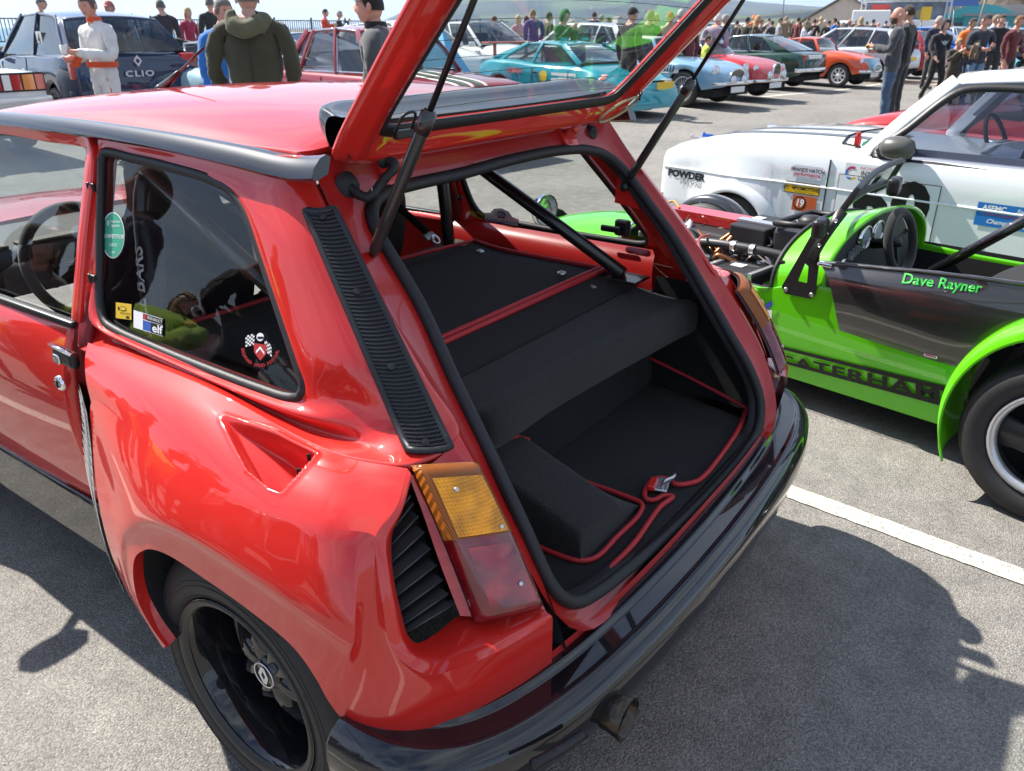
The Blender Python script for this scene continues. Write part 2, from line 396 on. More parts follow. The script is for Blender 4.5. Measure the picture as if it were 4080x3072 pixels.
OUT = [gut(.66), gut(.50), gut(.32), gut(.13), gut(-.01), pill(1.285), pill(1.20), pill(1.09), pill(.97), pill(.885), np.array([-.688, -.352, .872]), crS[54], crS[47], crS[36], crS[24], crS[12], crS[3], np.array([-.715, .655, .86]), np.array([xU(.65, .99), .66, .99]), np.array([xU(.65, 1.08), .66, 1.08]), np.array([xU(.65, 1.17), .66, 1.17]), np.array([xU(.65, 1.26), .66, 1.26])]
OUT = np.array(OUT)
rows = []
for s_ in (0, .05, .28, .55, .8, 1.0):
    r = []
    for i in range(len(W)):
        p = W[i]*(1-s_)+OUT[i]*s_; k = 4*s_*(1-s_)
        if 5 <= i <= 9: p = p+np.array([-.030, -.030, .012])*k*[.5, .9, 1, 1, .7][i-5]
        if 10 <= i <= 17: # sill and concave channel below the window
            d_ = {0: (0, 0), .05: (-.005, .0), .28: (-.009, .002), .55: (.024, -.018), .8: (.016, -.006), 1.0: (0, 0)}[s_]; p = p+np.array([d_[0], 0, d_[1]])*(1 if i > 10 else .5)
        elif s_ == .05: p = p+np.array([-.005, 0, 0])
        r.append(p)
    rows.append(r)
qp = patch(rows, 132, 26, True)
quarter = gridobj('quarter_panel', qp, RED, car, closed=True); solid(quarter, .012, 1)
# which way do the normals face? make them face outwards (-x)
def face_out(o, d):
    s_ = sum(p.normal.dot(Vector(d))*p.area for p in o.data.polygons)
    if s_ < 0: o.data.flip_normals()
    return o
face_out(quarter, (-1, -.3, .2)); quarter.modifiers['t'].offset = -1
mirror(quarter)
# quarter window glass and rubber
Wd = cr_spline(W, 96, True); wc = Wd.mean(0)
gV = [wc+np.array([.012, 0, 0])]+[p+np.array([.012, 0, 0]) for p in Wd]
qg = mesh('quarter_window', gV, [(0, 1+i, 1+(i+1) % 96) for i in range(96)], GLASS, car)
face_out(qg, (-1, 0, 0))
V, F = sweep(Wd+np.array([.002, 0, 0]), [(-.009, -.007), (.009, -.007), (.010, .004), (0, .009), (-.010, .004)], True, up=(-1, 0, .2))
qr = mesh('window_rubber', V, F, RUB, qg)
qgm = mirror(qg); mirror(qr, qgm)
for (u, v) in ((205, 403), (208, 600)):
    b = MB(); p = Pf(u, v, fU); b.box(p+np.array([-.007, .0, 0]), (.008, .022, .018), 0); b.box(p+np.array([-.011, .008, 0]), (.006, .009, .022), 0); bev(b.obj('window_hinge', BLKM, car), .003)
# ---- haunch: top face with its air scoop, side face with the flared arch
crease = [P(197, 870, x=-.79), P(298, 939, x=-.835), P(396, 1004, x=-.852), P(502, 1061, x=-.858), P(583, 1094, x=-.855), P(705, 1139, x=-.84), P(811, 1160, z=.803)]
rl = [P(880, 1012, z=.872), P(861, 1085, z=.835), P(837, 1125, z=.818), P(811, 1160, z=.803)]
rws = []
for k, s_ in enumerate((0, .33, .67, 1)):
    r = []
    for j in range(7):
        p = np.array(crest[j])*(1-s_)+np.array(crease[j])*s_
        p = p+np.array([-.008, 0, .010])*4*s_*(1-s_)
        if j == 6: p = rl[k]
        r.append(p)
    rws.append(r)
NUH, NVH = 230, 64
G = patch(rws, NUH, NVH)
# air scoop: a pocket that deepens towards a sharp rear edge
scp = [(478, 906), (487, 899), (600, 938), (684, 981), (607, 1066), (585, 1058), (535, 1018), (503, 958)]
hf = G.reshape(-1, 3)
def nearest_uv(p): return hf[int(np.argmin(((hf-p)**2).sum(1)))]
def proj_px(q):
    w = np.asarray(q)-CO; wx = _cy*w[..., 0]-_sy*w[..., 1]; wy = _sy*w[..., 0]+_cy*w[..., 1]; wz = w[..., 2]
    zf = wy*_c-wz*_s; up = wy*_s+wz*_c
    return np.stack([(2040+CAMF*wx/zf)/_V, (1536-CAMF*up/zf)/_V], -1)
uvp = proj_px(G)                      # the scoop's outline was measured in the photograph; find the same vertices of the panel
def inpoly(pt, poly):
    x, y = pt; c = False; n = len(poly)
    for i in range(n):
        x1, y1 = poly[i]; x2, y2 = poly[(i+1) % n]
        if (y1 > y) != (y2 > y) and x < (x2-x1)*(y-y1)/(y2-y1)+x1: c = not c
    return c
def segd(p, a, b):
    p, a, b = map(np.asarray, (p, a, b)); t = np.clip(np.dot(p-a, b-a)/np.dot(b-a, b-a), 0, 1); return np.linalg.norm(p-a-t*(b-a))
A_, B_ = np.array(scp[3]), np.array(scp[4]); tip = np.array(scp[0])
for i in range(NVH):
    for j in range(NUH):
        q = uvp[i, j]
        if not (465 < q[0] < 700 and 885 < q[1] < 1080): continue
        inside = inpoly(q, scp)
        db = min(segd(q, scp[k], scp[(k+1) % len(scp)]) for k in range(len(scp)) if k != 3)
        dr = segd(q, A_, B_); dt = np.linalg.norm(q-tip)
        if inside:
            f = min(1, db/16.); f = f*f*(3-2*f); along = min(1, dt/(dt+dr))
            G[i, j] += np.array([.35, 0, -.94])*(.010+.085*along**1.2)*f
        elif db < 10 and dr > 6:
            G[i, j] += np.array([-.2, 0, .98])*.003*(1-db/10)
        elif dr < 12: G[i, j] += np.array([-.2, 0, .98])*.003*(1-dr/12)
for (u, v) in ((672, 993), (650, 1015), (630, 1036)):
    p = nearest_uv(Pf(u, v, lambda p: p[2]-.855)); b = MB(); b.box(p+np.array([0, .004, -.012]), (.004, .006, .022), .5); b.obj('scoop_clip', DARK, car)
outer = [P(352, 1402, x=-.865), P(318, 1350, x=-.868), P(278, 1285, x=-.868), P(240, 1195, x=-.862), P(214, 1090, x=-.848), P(200, 965, x=-.815), P(197, 870, x=-.79), crease[1], crease[2], crease[3], crease[4], crease[5], rl[3],
         P(812, 1204, z=.775), P(827, 1310, z=.705), P(841, 1387, z=.645), P(871, 1430, z=.618), P(924, 1457, z=.602), P(971, 1450, z=.602), P(1071, 1410, z=.606), P(1194, 1337, z=.612)]
flare = [P(352, 1399, x=-.884), P(322, 1350, x=-.886), P(288, 1292, x=-.888), P(265, 1215, x=-.888), P(263, 1165, x=-.886), P(276, 1142, x=-.89), P(300, 1127, x=-.893), P(345, 1130, x=-.898), P(425, 1169, x=-.90), P(540, 1243, x=-.90), P(644, 1314, x=-.895), P(725, 1368, x=-.886), P(780, 1400, x=-.873),
         P(800, 1430, z=.59), P(822, 1470, z=.565), P(850, 1500, z=.55), P(885, 1515, z=.545), P(940, 1515, z=.54), P(1000, 1498, z=.542), P(1090, 1450, z=.548), P(1193, 1385, z=.552)]
lip = [P(359, 1399, x=-.89), P(327, 1354, x=-.892), P(299, 1301, x=-.893), P(288, 1250, x=-.893), P(291, 1206, x=-.893), P(310, 1189, x=-.893), P(330, 1187, x=-.895), P(365, 1200, x=-.896), P(430, 1242, x=-.897), P(540, 1320, x=-.897), P(635, 1400, x=-.895), P(680, 1462, x=-.892), P(708, 1512, x=-.888),
       P(735, 1548, x=-.882), P(765, 1568, z=.468), P(800, 1580, z=.468), P(850, 1586, z=.470), P(915, 1578, z=.474), P(1004, 1550, z=.478), P(1104, 1494, z=.483), P(1192, 1431, z=.488)]
mid = []
for i in range(21):
    a, f_ = np.array(outer[i]), np.array(flare[i]); p = .5*(a+f_)
    mid.append(p+np.array([-.006, 0, 0]) if 6 <= i <= 13 else p)
nearf = [np.array(flare[i])*.72+np.array(lip[i])*.28+np.array([.002 if i < 13 else 0, 0, 0]) for i in range(21)]
Gs = patch([outer, mid, flare, nearf, lip], 241, 46)
# soften the side panel's rear corner, then round the crease over between top and side
for _ in range(700): Gs[1:-1, 141:214] = .5*Gs[1:-1, 141:214]+.125*(Gs[:-2, 141:214]+Gs[2:, 141:214]+Gs[1:-1, 140:213]+Gs[1:-1, 142:215])
sT = np.linspace(0, 6, NUH); sS = np.linspace(0, 6, 73); fr_ = .022
cS = Gs[0, 72:145].copy(); dS = Gs[6, 72:145]-cS; dS /= np.linalg.norm(dS, axis=1)[:, None]; cT = G[-1].copy(); dT = G[-10]-cT; dT /= np.linalg.norm(dT, axis=1)[:, None]
def fillet(c, d1, d2, dist, w):
    if dist > fr_: return None
    r = fr_*w; t_ = .5*(1-dist/fr_) ; a, b_ = c+d1*r, c+d2*r      # 0 at the far end of this side, .5 at the crease
    return (1-t_)**2*a+2*t_*(1-t_)*c+t_*t_*b_
wf = lambda s_: max(0., min(1., min(s_, 6-s_)/.7))
for j in range(NUH):
    d2 = np.array([np.interp(sT[j], sS, dS[:, k]) for k in range(3)]); w = wf(sT[j])
    for i in range(NVH):
        dist = np.linalg.norm(G[i, j]-cT[j])
        if i > NVH*.5 and dist <= fr_ and w > 0: q = fillet(cT[j], dT[j], d2, dist, w); G[i, j] = G[i, j]*(1-w)+q*w
for j in range(73):
    d2 = np.array([np.interp(sS[j], sT, dT[:, k]) for k in range(3)]); w = wf(sS[j])
    for i in range(12):
        dist = np.linalg.norm(Gs[i, 72+j]-cS[j])
        if dist <= fr_ and w > 0: q = fillet(cS[j], dS[j], d2, dist, w); Gs[i, 72+j] = Gs[i, 72+j]*(1-w)+q*w
htop = gridobj('haunch_top', G, RED, car); face_out(htop, (-.5, 0, 1))
side = gridobj('haunch_side', Gs, RED, car); face_out(side, (-1, -.4, 0))
# the arch's return into the wheel well
lipd = cr_uniform(lip, 241)[:150]
ret = np.array([lipd, lipd+np.array([.010, 0, .001]), lipd+np.array([.024, 0, .008])])
gridobj('arch_return', ret, RED, side)
lin = np.array([lipd+np.array([.024, 0, .008]), lipd*np.array([0, 1, 1])+np.array([-.78, 0, .02]), lipd*np.array([0, 1, 1])+np.array([-.55, 0, .02])])
gridobj('wheel_well', lin, mat('well_liner', (.01, .01, .01), .9, bump=.5, bscale=200), side)
# join of haunch with the rear lip and the louvre opening
inner = [P(884, 1040, z=.845), P(862, 1110, z=.805), P(846, 1165, z=.775), P(850, 1244, z=.735), P(865, 1317, z=.68), P(882, 1374, z=.632), P(900, 1389, z=.613), P(940, 1370, z=.604), P(994, 1330, z=.612), P(1060, 1338, z=.618), P(1165, 1311, z=.622)]
outl = [rl[0], rl[1], rl[3], outer[13], outer[14], outer[15], outer[16], outer[17], outer[18], outer[19], outer[20]]
mids = [np.array(a)*.55+np.array(b_)*.45+np.array([-.004, -.012, .004]) for a, b_ in zip(outl, inner)]
lipg = gridobj('haunch_rear_lip', patch([outl, mids, inner], 120, 12), RED, car); face_out(lipg, (-.3, -1, .6))
# red panel behind the lamp
lp = [P(884, 1030, z=.852), P(914, 1110, z=.79), P(950, 1215, z=.715), P(994, 1330, z=.628)]
rp = [pill(.885), pill(.80), pill(.71), pill(.60)]
bk = gridobj('lamp_panel', patch([lp, [.5*np.array(a)+.5*b_+np.array([-.004, -.012, 0]) for a, b_ in zip(lp, rp)], rp], 20, 10), RED, car); face_out(bk, (0, -1, 0))
# louvres
lf = [P(852, 1120, z=.79), P(842, 1165, z=.765), P(846, 1230, z=.735), P(858, 1300, z=.69), P(873, 1360, z=.64), P(890, 1390, z=.615)]
lr = [P(893, 1060, z=.835), P(906, 1092, z=.805), P(930, 1155, z=.762), P(956, 1225, z=.71), P(980, 1285, z=.665), P(996, 1332, z=.63)]
sh = np.array([.02, .045, 0])
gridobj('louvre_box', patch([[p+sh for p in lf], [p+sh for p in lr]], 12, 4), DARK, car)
LOUV = mat('louvre_plastic', (.006, .006, .007), .5); LOUE = mat('louvre_edge_glint', (.06, .066, .075), .35)  # lighter bead colour paints in the light caught along the slat edges
lfs, lrs = cr_uniform(lf, 40), cr_uniform(lr, 40)
for k in range(9):
    i = 3+k*4; a = lfs[i]+np.array([.006, .008, 0]); c = lrs[i]+np.array([-.004, .008, 0])
    q = np.array([[a, .5*(a+c), c], [a+np.array([0, .040, .012]), .5*(a+c)+np.array([0, .034, .012]), c+np.array([0, .040, .012])]])
    lv = gridobj('louvre', q, LOUV, car, smooth=False); solid(lv, .003); b = MB(); b.tube(q[0], .0016, 6); b.obj('louvre_edge_glint', LOUE, lv, True)
# mirror the rear corner parts to the other side
for o in (htop, side, lipg, bk): mirror(o)
# ---- tail lamps
RLE = mat('red_lens', (.17, .003, .008), .25, coat=1, coat_rough=.02, var=.35, vscale=26)
RLE2 = mat('red_reflector', (.26, .006, .012), .2, coat=1, coat_rough=.015, var=.6, vscale=20)
AMBE = mat('amber_ridge', (.42, .12, .015), .3, coat=.4, ribs=(('X', 190),))
AMB2 = mat('amber_reflector', (.95, .36, .006), .25, coat=.45, coat_rough=.05, ribs=(('Z', 60), ('X', 75)), var=.35, vscale=28)
IT, OT, IB, OB = np.array([-.590, -.408, .850]), np.array([-.688, -.346, .868]), np.array([-.604, -.556, .624]), np.array([-.708, -.490, .628])
out3 = np.cross(OB-OT, IT-OT); out3 /= np.linalg.norm(out3); out3 = out3 if out3[1] < 0 else -out3
def lamp_pt(a, s_, lift=0.):   # a 0 inner..1 outer, s 0 top..1 bottom
    p = (IT*(1-a)+OT*a)*(1-s_)+(IB*(1-a)+OB*a)*s_
    bul = .020*math.sin(PI*min(1, max(0, a)))**.6+.012*4*s_*(1-s_)
    edge = min(1, min(a, 1-a)/.10, s_/.05+.0, (1-s_)/.05)
    return p+out3*(bul*.9+.006+lift+.016*max(0, edge)**.5)
def lamp_grid(a0, a1, s0, s1, na, ns, lift=0.): return np.array([[lamp_pt(a0+(a1-a0)*i/na, s0+(s1-s0)*j/ns, lift) for i in range(na+1)] for j in range(ns+1)])
lamp = mesh('tail_lamp', *(lambda g: (g.reshape(-1, 3), grid_faces(*g.shape[:2])))(lamp_grid(0, 1, 0, 1, 16, 40, -.008)), m=mat('lamp_body', (.03, .008, .008), .4), parent=car)
lamps = [lamp]
for nm, a0, a1, s0, s1, m_, lf_ in (('indicator_lens', 0, 1, 0, .475, AMBE, 0), ('indicator_window', .13, .86, .09, .46, AMB2, .0025), ('brake_lens', 0, 1, .475, 1, RLE, 0), ('brake_window', .14, .80, .53, .93, RLE2, .002)):
    g = gridobj(nm, lamp_grid(a0, a1, s0, s1, 16, 22, lf_), m_, lamp); face_out(g, (-.3, -1, .3)); lamps.append(g)
for a, s_ in ((.62, .17), (.22, .43), (.30, .80)):
    b = MB(); c = lamp_pt(a, s_, .003); q = Vector(out3).to_track_quat('Z', 'Y').to_matrix()
    V = []; F = []
    for k in range(10): V += [tuple(Vector(c)+q @ Vector((.0045*math.cos(k*.628), .0045*math.sin(k*.628), 0))), tuple(Vector(c)+q @ Vector((.0035*math.cos(k*.628), .0035*math.sin(k*.628), .003)))]
    for k in range(10): F.append((2*k, 2*((k+1) % 10), 2*((k+1) % 10)+1, 2*k+1))
    F.append(tuple(2*k+1 for k in range(10))); b.add((V, F)); lamps.append(b.obj('screw', STEEL, lamp))
lm = mirror(lamps[0])
for g in lamps[1:]: mirror(g, lm)
# ---- vent grille on the pillar
vc = [(657, 454), (722, 450), (976, 970), (880, 976)]
def fV(p):   # pillar surface between the window and the hatch: nearest grid point test
    return 0
qpf = qp.reshape(-1, 3); qpx = proj_px(qpf)
def onpil(u, v):
    d2 = ((qpx-np.array([u, v]))**2).sum(1); idx = np.argsort(d2)[:6]; w = 1/(d2[idx]+4); dep = np.linalg.norm(qpf[idx]-CO, axis=1); dd = (dep*w).sum()/w.sum()
    r = ray(u, v); return CO+r/np.linalg.norm(r)*dd
def vpt(a, s_, lift=0.):
    L0 = np.array(vc[0])*(1-s_)+np.array(vc[3])*s_; R0 = np.array(vc[1])*(1-s_)+np.array(vc[2])*s_
    bow = np.array([0, 6])*math.sin(PI*a)
    return L0*(1-a)+R0*a+bow
KA, KS = 9, 25
VG = np.array([[onpil(*vpt(i/(KA-1), j/(KS-1))) for i in range(KA)] for j in range(KS)])
for _ in range(6): # relax
    VG[1:-1, 1:-1] = .25*(VG[:-2, 1:-1]+VG[2:, 1:-1]+VG[1:-1, :-2]+VG[1:-1, 2:])
    VG[1:-1, 0] = .5*VG[1:-1, 0]+.25*(VG[:-2, 0]+VG[2:, 0]); VG[1:-1, -1] = .5*VG[1:-1, -1]+.25*(VG[:-2, -1]+VG[2:, -1])
vn = np.cross(VG[12, -1]-VG[12, 0], VG[-1, 4]-VG[0, 4]); vn /= np.linalg.norm(vn); vn = vn if np.dot(vn, CO-VG[12, 4]) > 0 else -vn
def vq(a, s_, lift=0.):
    x = min(max(a, 0), 1)*(KA-1); y = min(max(s_, 0), 1)*(KS-1); i = min(int(x), KA-2); j = min(int(y), KS-2); fx, fy = x-i, y-j
    p = (VG[j, i]*(1-fx)+VG[j, i+1]*fx)*(1-fy)+(VG[j+1, i]*(1-fx)+VG[j+1, i+1]*fx)*fy
    return p+vn*lift
vent = gridobj('vent_grille', np.array([[vq(i/8, j/24, .003) for i in range(9)] for j in range(25)]), mat('vent_back', (.05, .012, .014), .8), car)
loop = [vq(0.02+.96*i/12, .006, .006) for i in range(13)]+[vq(.98, .006+.988*j/24, .006) for j in range(1, 25)]+[vq(.98-.96*i/12, .994, .006) for i in range(1, 13)]+[vq(.02, .994-.988*j/24, .006) for j in range(1, 24)]
V, F = sweep(np.array(loop), [(-.0065, -.004), (.0065, -.004), (.005, .005), (-.005, .005)], True, up=tuple(vn))
mesh('vent_frame', V, F, PLAS, vent)
b = MB()
for j in range(58):
    s_ = .025+.95*j/57
    V, F = sweep(np.array([vq(.08+.84*i/8, s_, .009) for i in range(9)]), [(-.0014, -.002), (.0014, -.002), (.0014, .002), (-.0014, .002)], up=tuple(vn)); b.add((V, F))
o = b.obj('vent_slats', PLAS, vent)
b = MB()
for i in range(15):
    a = .10+.80*i/14
    V, F = sweep(np.array([vq(a, .025+.95*j/24, .0065) for j in range(25)]), [(-.0011, -.002), (.0011, -.002), (.0011, .002), (-.0011, .002)], up=tuple(vn)); b.add((V, F))
b.obj('vent_ribs', PLAS, vent)
for s_ in (.035, .345, .655, .965):
    b = MB(); c = vq(.48, s_, .011); q = Vector(vn).to_track_quat('Z', 'Y').to_matrix(); V = []; F = []
    for k in range(10):
        for r, h in ((.0075, 0), (.0065, .003), (.003, .0035)): V.append(tuple(Vector(c)+q @ Vector((r*math.cos(k*.628), r*math.sin(k*.628), h))))
    for k in range(10):
        k2 = (k+1) % 10
        F += [(3*k, 3*k2, 3*k2+1, 3*k+1), (3*k+1, 3*k2+1, 3*k2+2, 3*k+2)]
    F.append(tuple(3*k+2 for k in range(10))); b.add((V, F)); b.obj('screw', BLKM, vent)
# ---- roof and gutters
RY = [1.42, 1.30, 1.0, .6, .25, .05, .02]
RZ = [1.322, 1.345, 1.372, 1.385, 1.375, 1.358, 1.345]
rows = []
for y, z in zip(RY, RZ):
    w = interp(y, [.0, .3, 1.0, 1.5], [.545, .557, .557, .535])
    rows.append([np.array([w*t, y+.012*(1-t*t)*(1 if y > .7 else -1), interp(abs(t), [0, .4, .7, .88, 1], [z, z-.004, z-.013, z-.025, 1.322])]) for t in (-1, -.92, -.7, -.35, 0, .35, .7, .92, 1)])
roof = gridobj('roof', patch(rows, 48, 40), RED, car); face_out(roof, (0, 0, 1)); solid(roof, .012)
gp = [(-.550, 1.5, 1.300), (-.554, 1.25, 1.315), (-.556, 1.0, 1.322), (-.558, .7, 1.324), (-.560, .4, 1.320), (-.560, .15, 1.310), (-.560, .05, 1.304), (-.560, -.01, 1.304), (-.560, -.062, 1.310)]
gp = cr_spline([np.array(p) for p in gp], 60)
gprof = [(.014, .008), (.006, .012), (-.006, .008), (-.020, -.004), (-.026, -.016), (-.020, -.021), (.004, -.014)]
sc_ = [1.0 if i < 40 else 1.0+.25*((i-40)/19) for i in range(60)]
V, F = sweep(gp, [(-a, b_) for a, b_ in gprof], scale=sc_)
gt = mesh('roof_gutter', V, F, BLK, car); fixn(gt); auto(gt, 50); gtm = mirror(gt)
# aerial on the front of the roof
b = MB(); a0 = P(358, 168, y=1.22); a1 = P(396, 124, y=1.05); a2 = P(440, 104, y=1.0)
ab = np.array([a0[0], 1.25, 1.352]); dirv = np.array([.02, -.55, .62]); dirv /= np.linalg.norm(dirv)
e = P(440, 103, y=ab[1]-.36)
b.tube([ab, ab+(e-ab)*.28, ab+(e-ab)*.45], .010, 10, rs=[.016, .009, .0055]); b.tube([ab+(e-ab)*.45, e], .0035, 8)
b.lathe([(-.004, .0), (-.004, .022), (.006, .02), (.012, .012), (.014, 0)], 14, 'Z', ab); b.obj('aerial', BLKM, car, True)
# ---- door (left front) and front body
def strip(name, L1, L2, m_, n=12, k=4, bul=(0, 0, 0)):
    md_ = [.5*(np.array(a)+np.array(c))+np.array(bul) for a, c in zip(L1, L2)]
    return gridobj(name, patch([L1, md_, L2], n, k), m_, car)
dy0, dy1 = .672, 1.86
d_sh = [(-.712, dy0, .875), (-.735, 1.1, .87), (-.735, 1.5, .86), (-.725, dy1, .85)]
d_top = [(-.690, dy0, .905), (-.700, 1.1, .90), (-.70, 1.5, .89), (-.69, dy1, .88)]
d_mid = [(-.752, dy0, .72), (-.765, 1.1, .72), (-.765, 1.5, .71), (-.755, dy1, .70)]
d_low = [(-.740, dy0, .50), (-.752, 1.1, .50), (-.752, 1.5, .50), (-.745, dy1, .50)]
d_bot = [(-.715, dy0, .405), (-.725, 1.1, .405), (-.725, 1.5, .405), (-.72, dy1, .405)]
door = gridobj('door', patch([d_top, d_sh, d_mid, d_low, d_bot], 40, 24), RED, car); face_out(door, (-1, 0, 0)); solid(door, .03); doorm = mirror(door)
# window frame of the door
fr = [(-.690, .676, .905), (-.635, .676, 1.08), (-.574, .678, 1.265), (-.562, .70, 1.288), (-.558, .9, 1.294), (-.556, 1.25, 1.288), (-.572, 1.38, 1.25), (-.635, 1.66, 1.05), (-.69, 1.86, .885)]
V, F = sweep(cr_spline([np.array(p) for p in fr], 60), [(-.018, -.012), (.018, -.012), (.018, .012), (-.018, .012)], up=(-1, 0, 0))
df = mesh('window_frame', V, F, RED, door); bev(df, .004); mirror(df, doorm)
gl_ = [fr[0], fr[1], fr[2], fr[4], fr[5], fr[7], fr[8]]
dg = mesh('window_pane', [np.array(p)+np.array([.012, 0, 0]) for p in gl_], [(0, 1, 2, 3, 4, 5, 6)], GLASS, door, False); face_out(dg, (-1, 0, 0)); mirror(dg, doorm)
V, F = sweep(np.array([(-.700, dy0, .902), (-.706, 1.1, .898), (-.706, 1.5, .888), (-.70, dy1, .878)]), [(-.014, -.008), (.014, -.008), (.012, .007), (-.012, .007)])
ds = mesh('window_sill_trim', V, F, BLKM, door); bev(ds, .004); mirror(ds, doorm)
# B pillar between door and quarter window
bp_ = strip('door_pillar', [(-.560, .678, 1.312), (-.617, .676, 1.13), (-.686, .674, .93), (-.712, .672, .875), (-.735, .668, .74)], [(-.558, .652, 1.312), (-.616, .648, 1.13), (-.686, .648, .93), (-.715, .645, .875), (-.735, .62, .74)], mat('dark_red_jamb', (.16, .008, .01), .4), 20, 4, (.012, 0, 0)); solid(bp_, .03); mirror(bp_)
# handle and lock
b = MB(); hp = P(143, 770, x=-.762)
b.box(hp+np.array([-.002, -.004, .0]), (.022, .085, .040)); h1 = b.obj('door_handle', BLKM, door); bev(h1, .01, 3)
b = MB(); b.box(hp+np.array([-.015, .012, -.004]), (.010, .026, .022)); bev(b.obj('handle_button', CHR, h1), .004, 2)
V, F = sweep(np.array([hp+np.array([-.008, .046, .022]), hp+np.array([-.015, 0, .026]), hp+np.array([-.008, -.046, .018])]), [(-.005, -.003), (.005, -.003), (.005, .003), (-.005, .003)]); mesh('handle_rim', V, F, CHR, h1)
b = MB(); b.lathe([(.0, .0), (-.006, .006), (-.010, .012), (-.006, .018), (0, .019)], 20, 'X', P(132, 827, x=-.763)); lk = b.obj('door_lock', CHR, door, True)
b = MB(); b.box(P(132, 827, x=-.763)+np.array([-.0085, 0, 0]), (.003, .004, .016)); b.obj('key_slot', DARK, lk)
# black sill
V, F = sweep(np.array([(-.70, .35, .30), (-.70, .9, .30), (-.70, 1.4, .30), (-.70, 1.9, .30)]), [(-.03, .105), (.012, .10), (.042, .06), (.045, 0), (.03, -.05), (-.03, -.06)][::-1], up=(0, 0, 1))
sill = mesh('sill', [(-abs(v[0]) if 1 else v[0], v[1], v[2]) for v in V], F, BLK, car); fixn(sill); bev(sill, .012, 3); auto(sill, 50); mirror(sill)
# haunch's front intake: a ribbed metal screen between the door and the haunch
b = MB()
fe = [P(187, 890, x=-.80), P(196, 960, x=-.815), P(206, 1080, x=-.84), P(232, 1190, x=-.852), P(270, 1280, x=-.855)]
bi = np.array([[p, p+np.array([.085, .20, 0])] for p in cr_uniform([np.array(q) for q in fe], 24)])
scr = gridobj('intake_screen', bi, mat('ribbed_screen', (.42, .42, .42), .5, metal=.3), car, smooth=False)
for k in range(1, 24):
    V, F = sweep(bi[k]+np.array([-.002, .002, 0]), [(-.0008, -.0012), (.0008, -.0012), (.0008, .0012), (-.0008, .0012)]); mesh('screen_rib', V, F, mat('screen_dark', (.12, .12, .12), .5), scr)
# front fender, bonnet, windscreen: simple but closed
fend = gridobj('front_wing', patch([[(-.69, 1.87, .88), (-.68, 2.3, .86), (-.64, 2.8, .80), (-.58, 3.05, .72)], [(-.745, 1.87, .80), (-.80, 2.3, .78), (-.78, 2.75, .72), (-.62, 3.08, .62)], [(-.755, 1.87, .6), (-.84, 2.2, .66), (-.83, 2.7, .62), (-.62, 3.1, .5)], [(-.72, 1.87, .28), (-.85, 2.05, .36), (-.84, 2.82, .4), (-.62, 3.1, .28)]], 30, 16), RED, car); face_out(fend, (-1, 0, 0)); mirror(fend)
bon = gridobj('bonnet', patch([[(-.69*t, 1.90, .885+.03*(1-t*t)) for t in (-1, -.5, 0, .5, 1)], [(-.68*t, 2.3, .862+.035*(1-t*t)) for t in (-1, -.5, 0, .5, 1)], [(-.64*t, 2.8, .80+.03*(1-t*t)) for t in (-1, -.5, 0, .5, 1)], [(-.58*t, 3.07+.03*(1-t*t), .71+.02*(1-t*t)) for t in (-1, -.5, 0, .5, 1)], [(-.60*t, 3.12+.03*(1-t*t), .45) for t in (-1, -.5, 0, .5, 1)]], 24, 24), RED, car); face_out(bon, (0, .4, 1))
ws = gridobj('windscreen', patch([[(-.545*t, 1.42+.02*(1-t*t), 1.318+.02*(1-t*t)) for t in (-1, -.5, 0, .5, 1)], [(-.63*t, 1.66+.03*(1-t*t), 1.10+.01*(1-t*t)) for t in (-1, -.5, 0, .5, 1)], [(-.67*t, 1.89+.03*(1-t*t), .895+.01*(1-t*t)) for t in (-1, -.5, 0, .5, 1)]], 16, 10), GLASS, car); face_out(ws, (0, 1, 1))
for sx in (-1, 1):
    V, F = sweep(np.array([(sx*.55, 1.42, 1.312), (sx*.625, 1.66, 1.10), (sx*.675, 1.90, .89)]), [(-.03, -.02), (.03, -.02), (.03, .02), (-.03, .02)], up=(sx, 0, .2)); bev(mesh('screen_pillar', V, F, RED, car), .008)
# door mirror (its shadow falls on the tarmac)
b = MB(); Q = []
for i, s_ in enumerate(np.linspace(-1, 1, 9)):
    r = math.sqrt(max(0, 1-s_*s_))**.6; Q.append([(-.86+.095*s_, 1.70+.035*r*math.sin(a)*(1 if math.sin(a) > 0 else .5), .985+.058*r*math.cos(a)) for a in np.linspace(0, 2*PI, 16, endpoint=False)])
mo = gridobj('door_mirror', np.array(Q), BLK, car, closed=True); b.tube([(-.72, 1.74, .90), (-.79, 1.72, .94), (-.84, 1.71, .965)], .014, 8); b.obj('mirror_stalk', BLKM, mo)
# ---- bumper
bcx = [(-.893, -.345), (-.892, -.40), (-.875, -.475), (-.835, -.535), (-.76, -.585), (-.62, -.628), (-.42, -.655), (-.2, -.668), (0, -.672)]
bpl = cr_spline([np.array((x, y, .465)) for x, y in bcx], 50); bpl = np.concatenate([bpl, (bpl*np.array([-1, 1, 1]))[::-1][1:]])
bpr = [(.085, .020), (.060, .022), (.052, .012), (.045, .012), (.014, .012), (.008, .018), (.002, .018), (-.018, .006), (-.030, -.012), (-.034, -.045), (-.030, -.080), (-.016, -.100), (.0, -.112), (.06, -.115)]
V, F = sweep(bpl, [(-a, b_) for a, b_ in bpr]); bmp = mesh('rear_bumper', V, F, BLK, car); fixn(bmp); auto(bmp, 38); 
md = bmp.modifiers.new('b', 'BEVEL'); md.width = .003; md.segments = 2; md.limit_method = 'ANGLE'; md.angle_limit = R_(30)
b = MB(); sp_ = P(1210, 1628, y=-.70); 
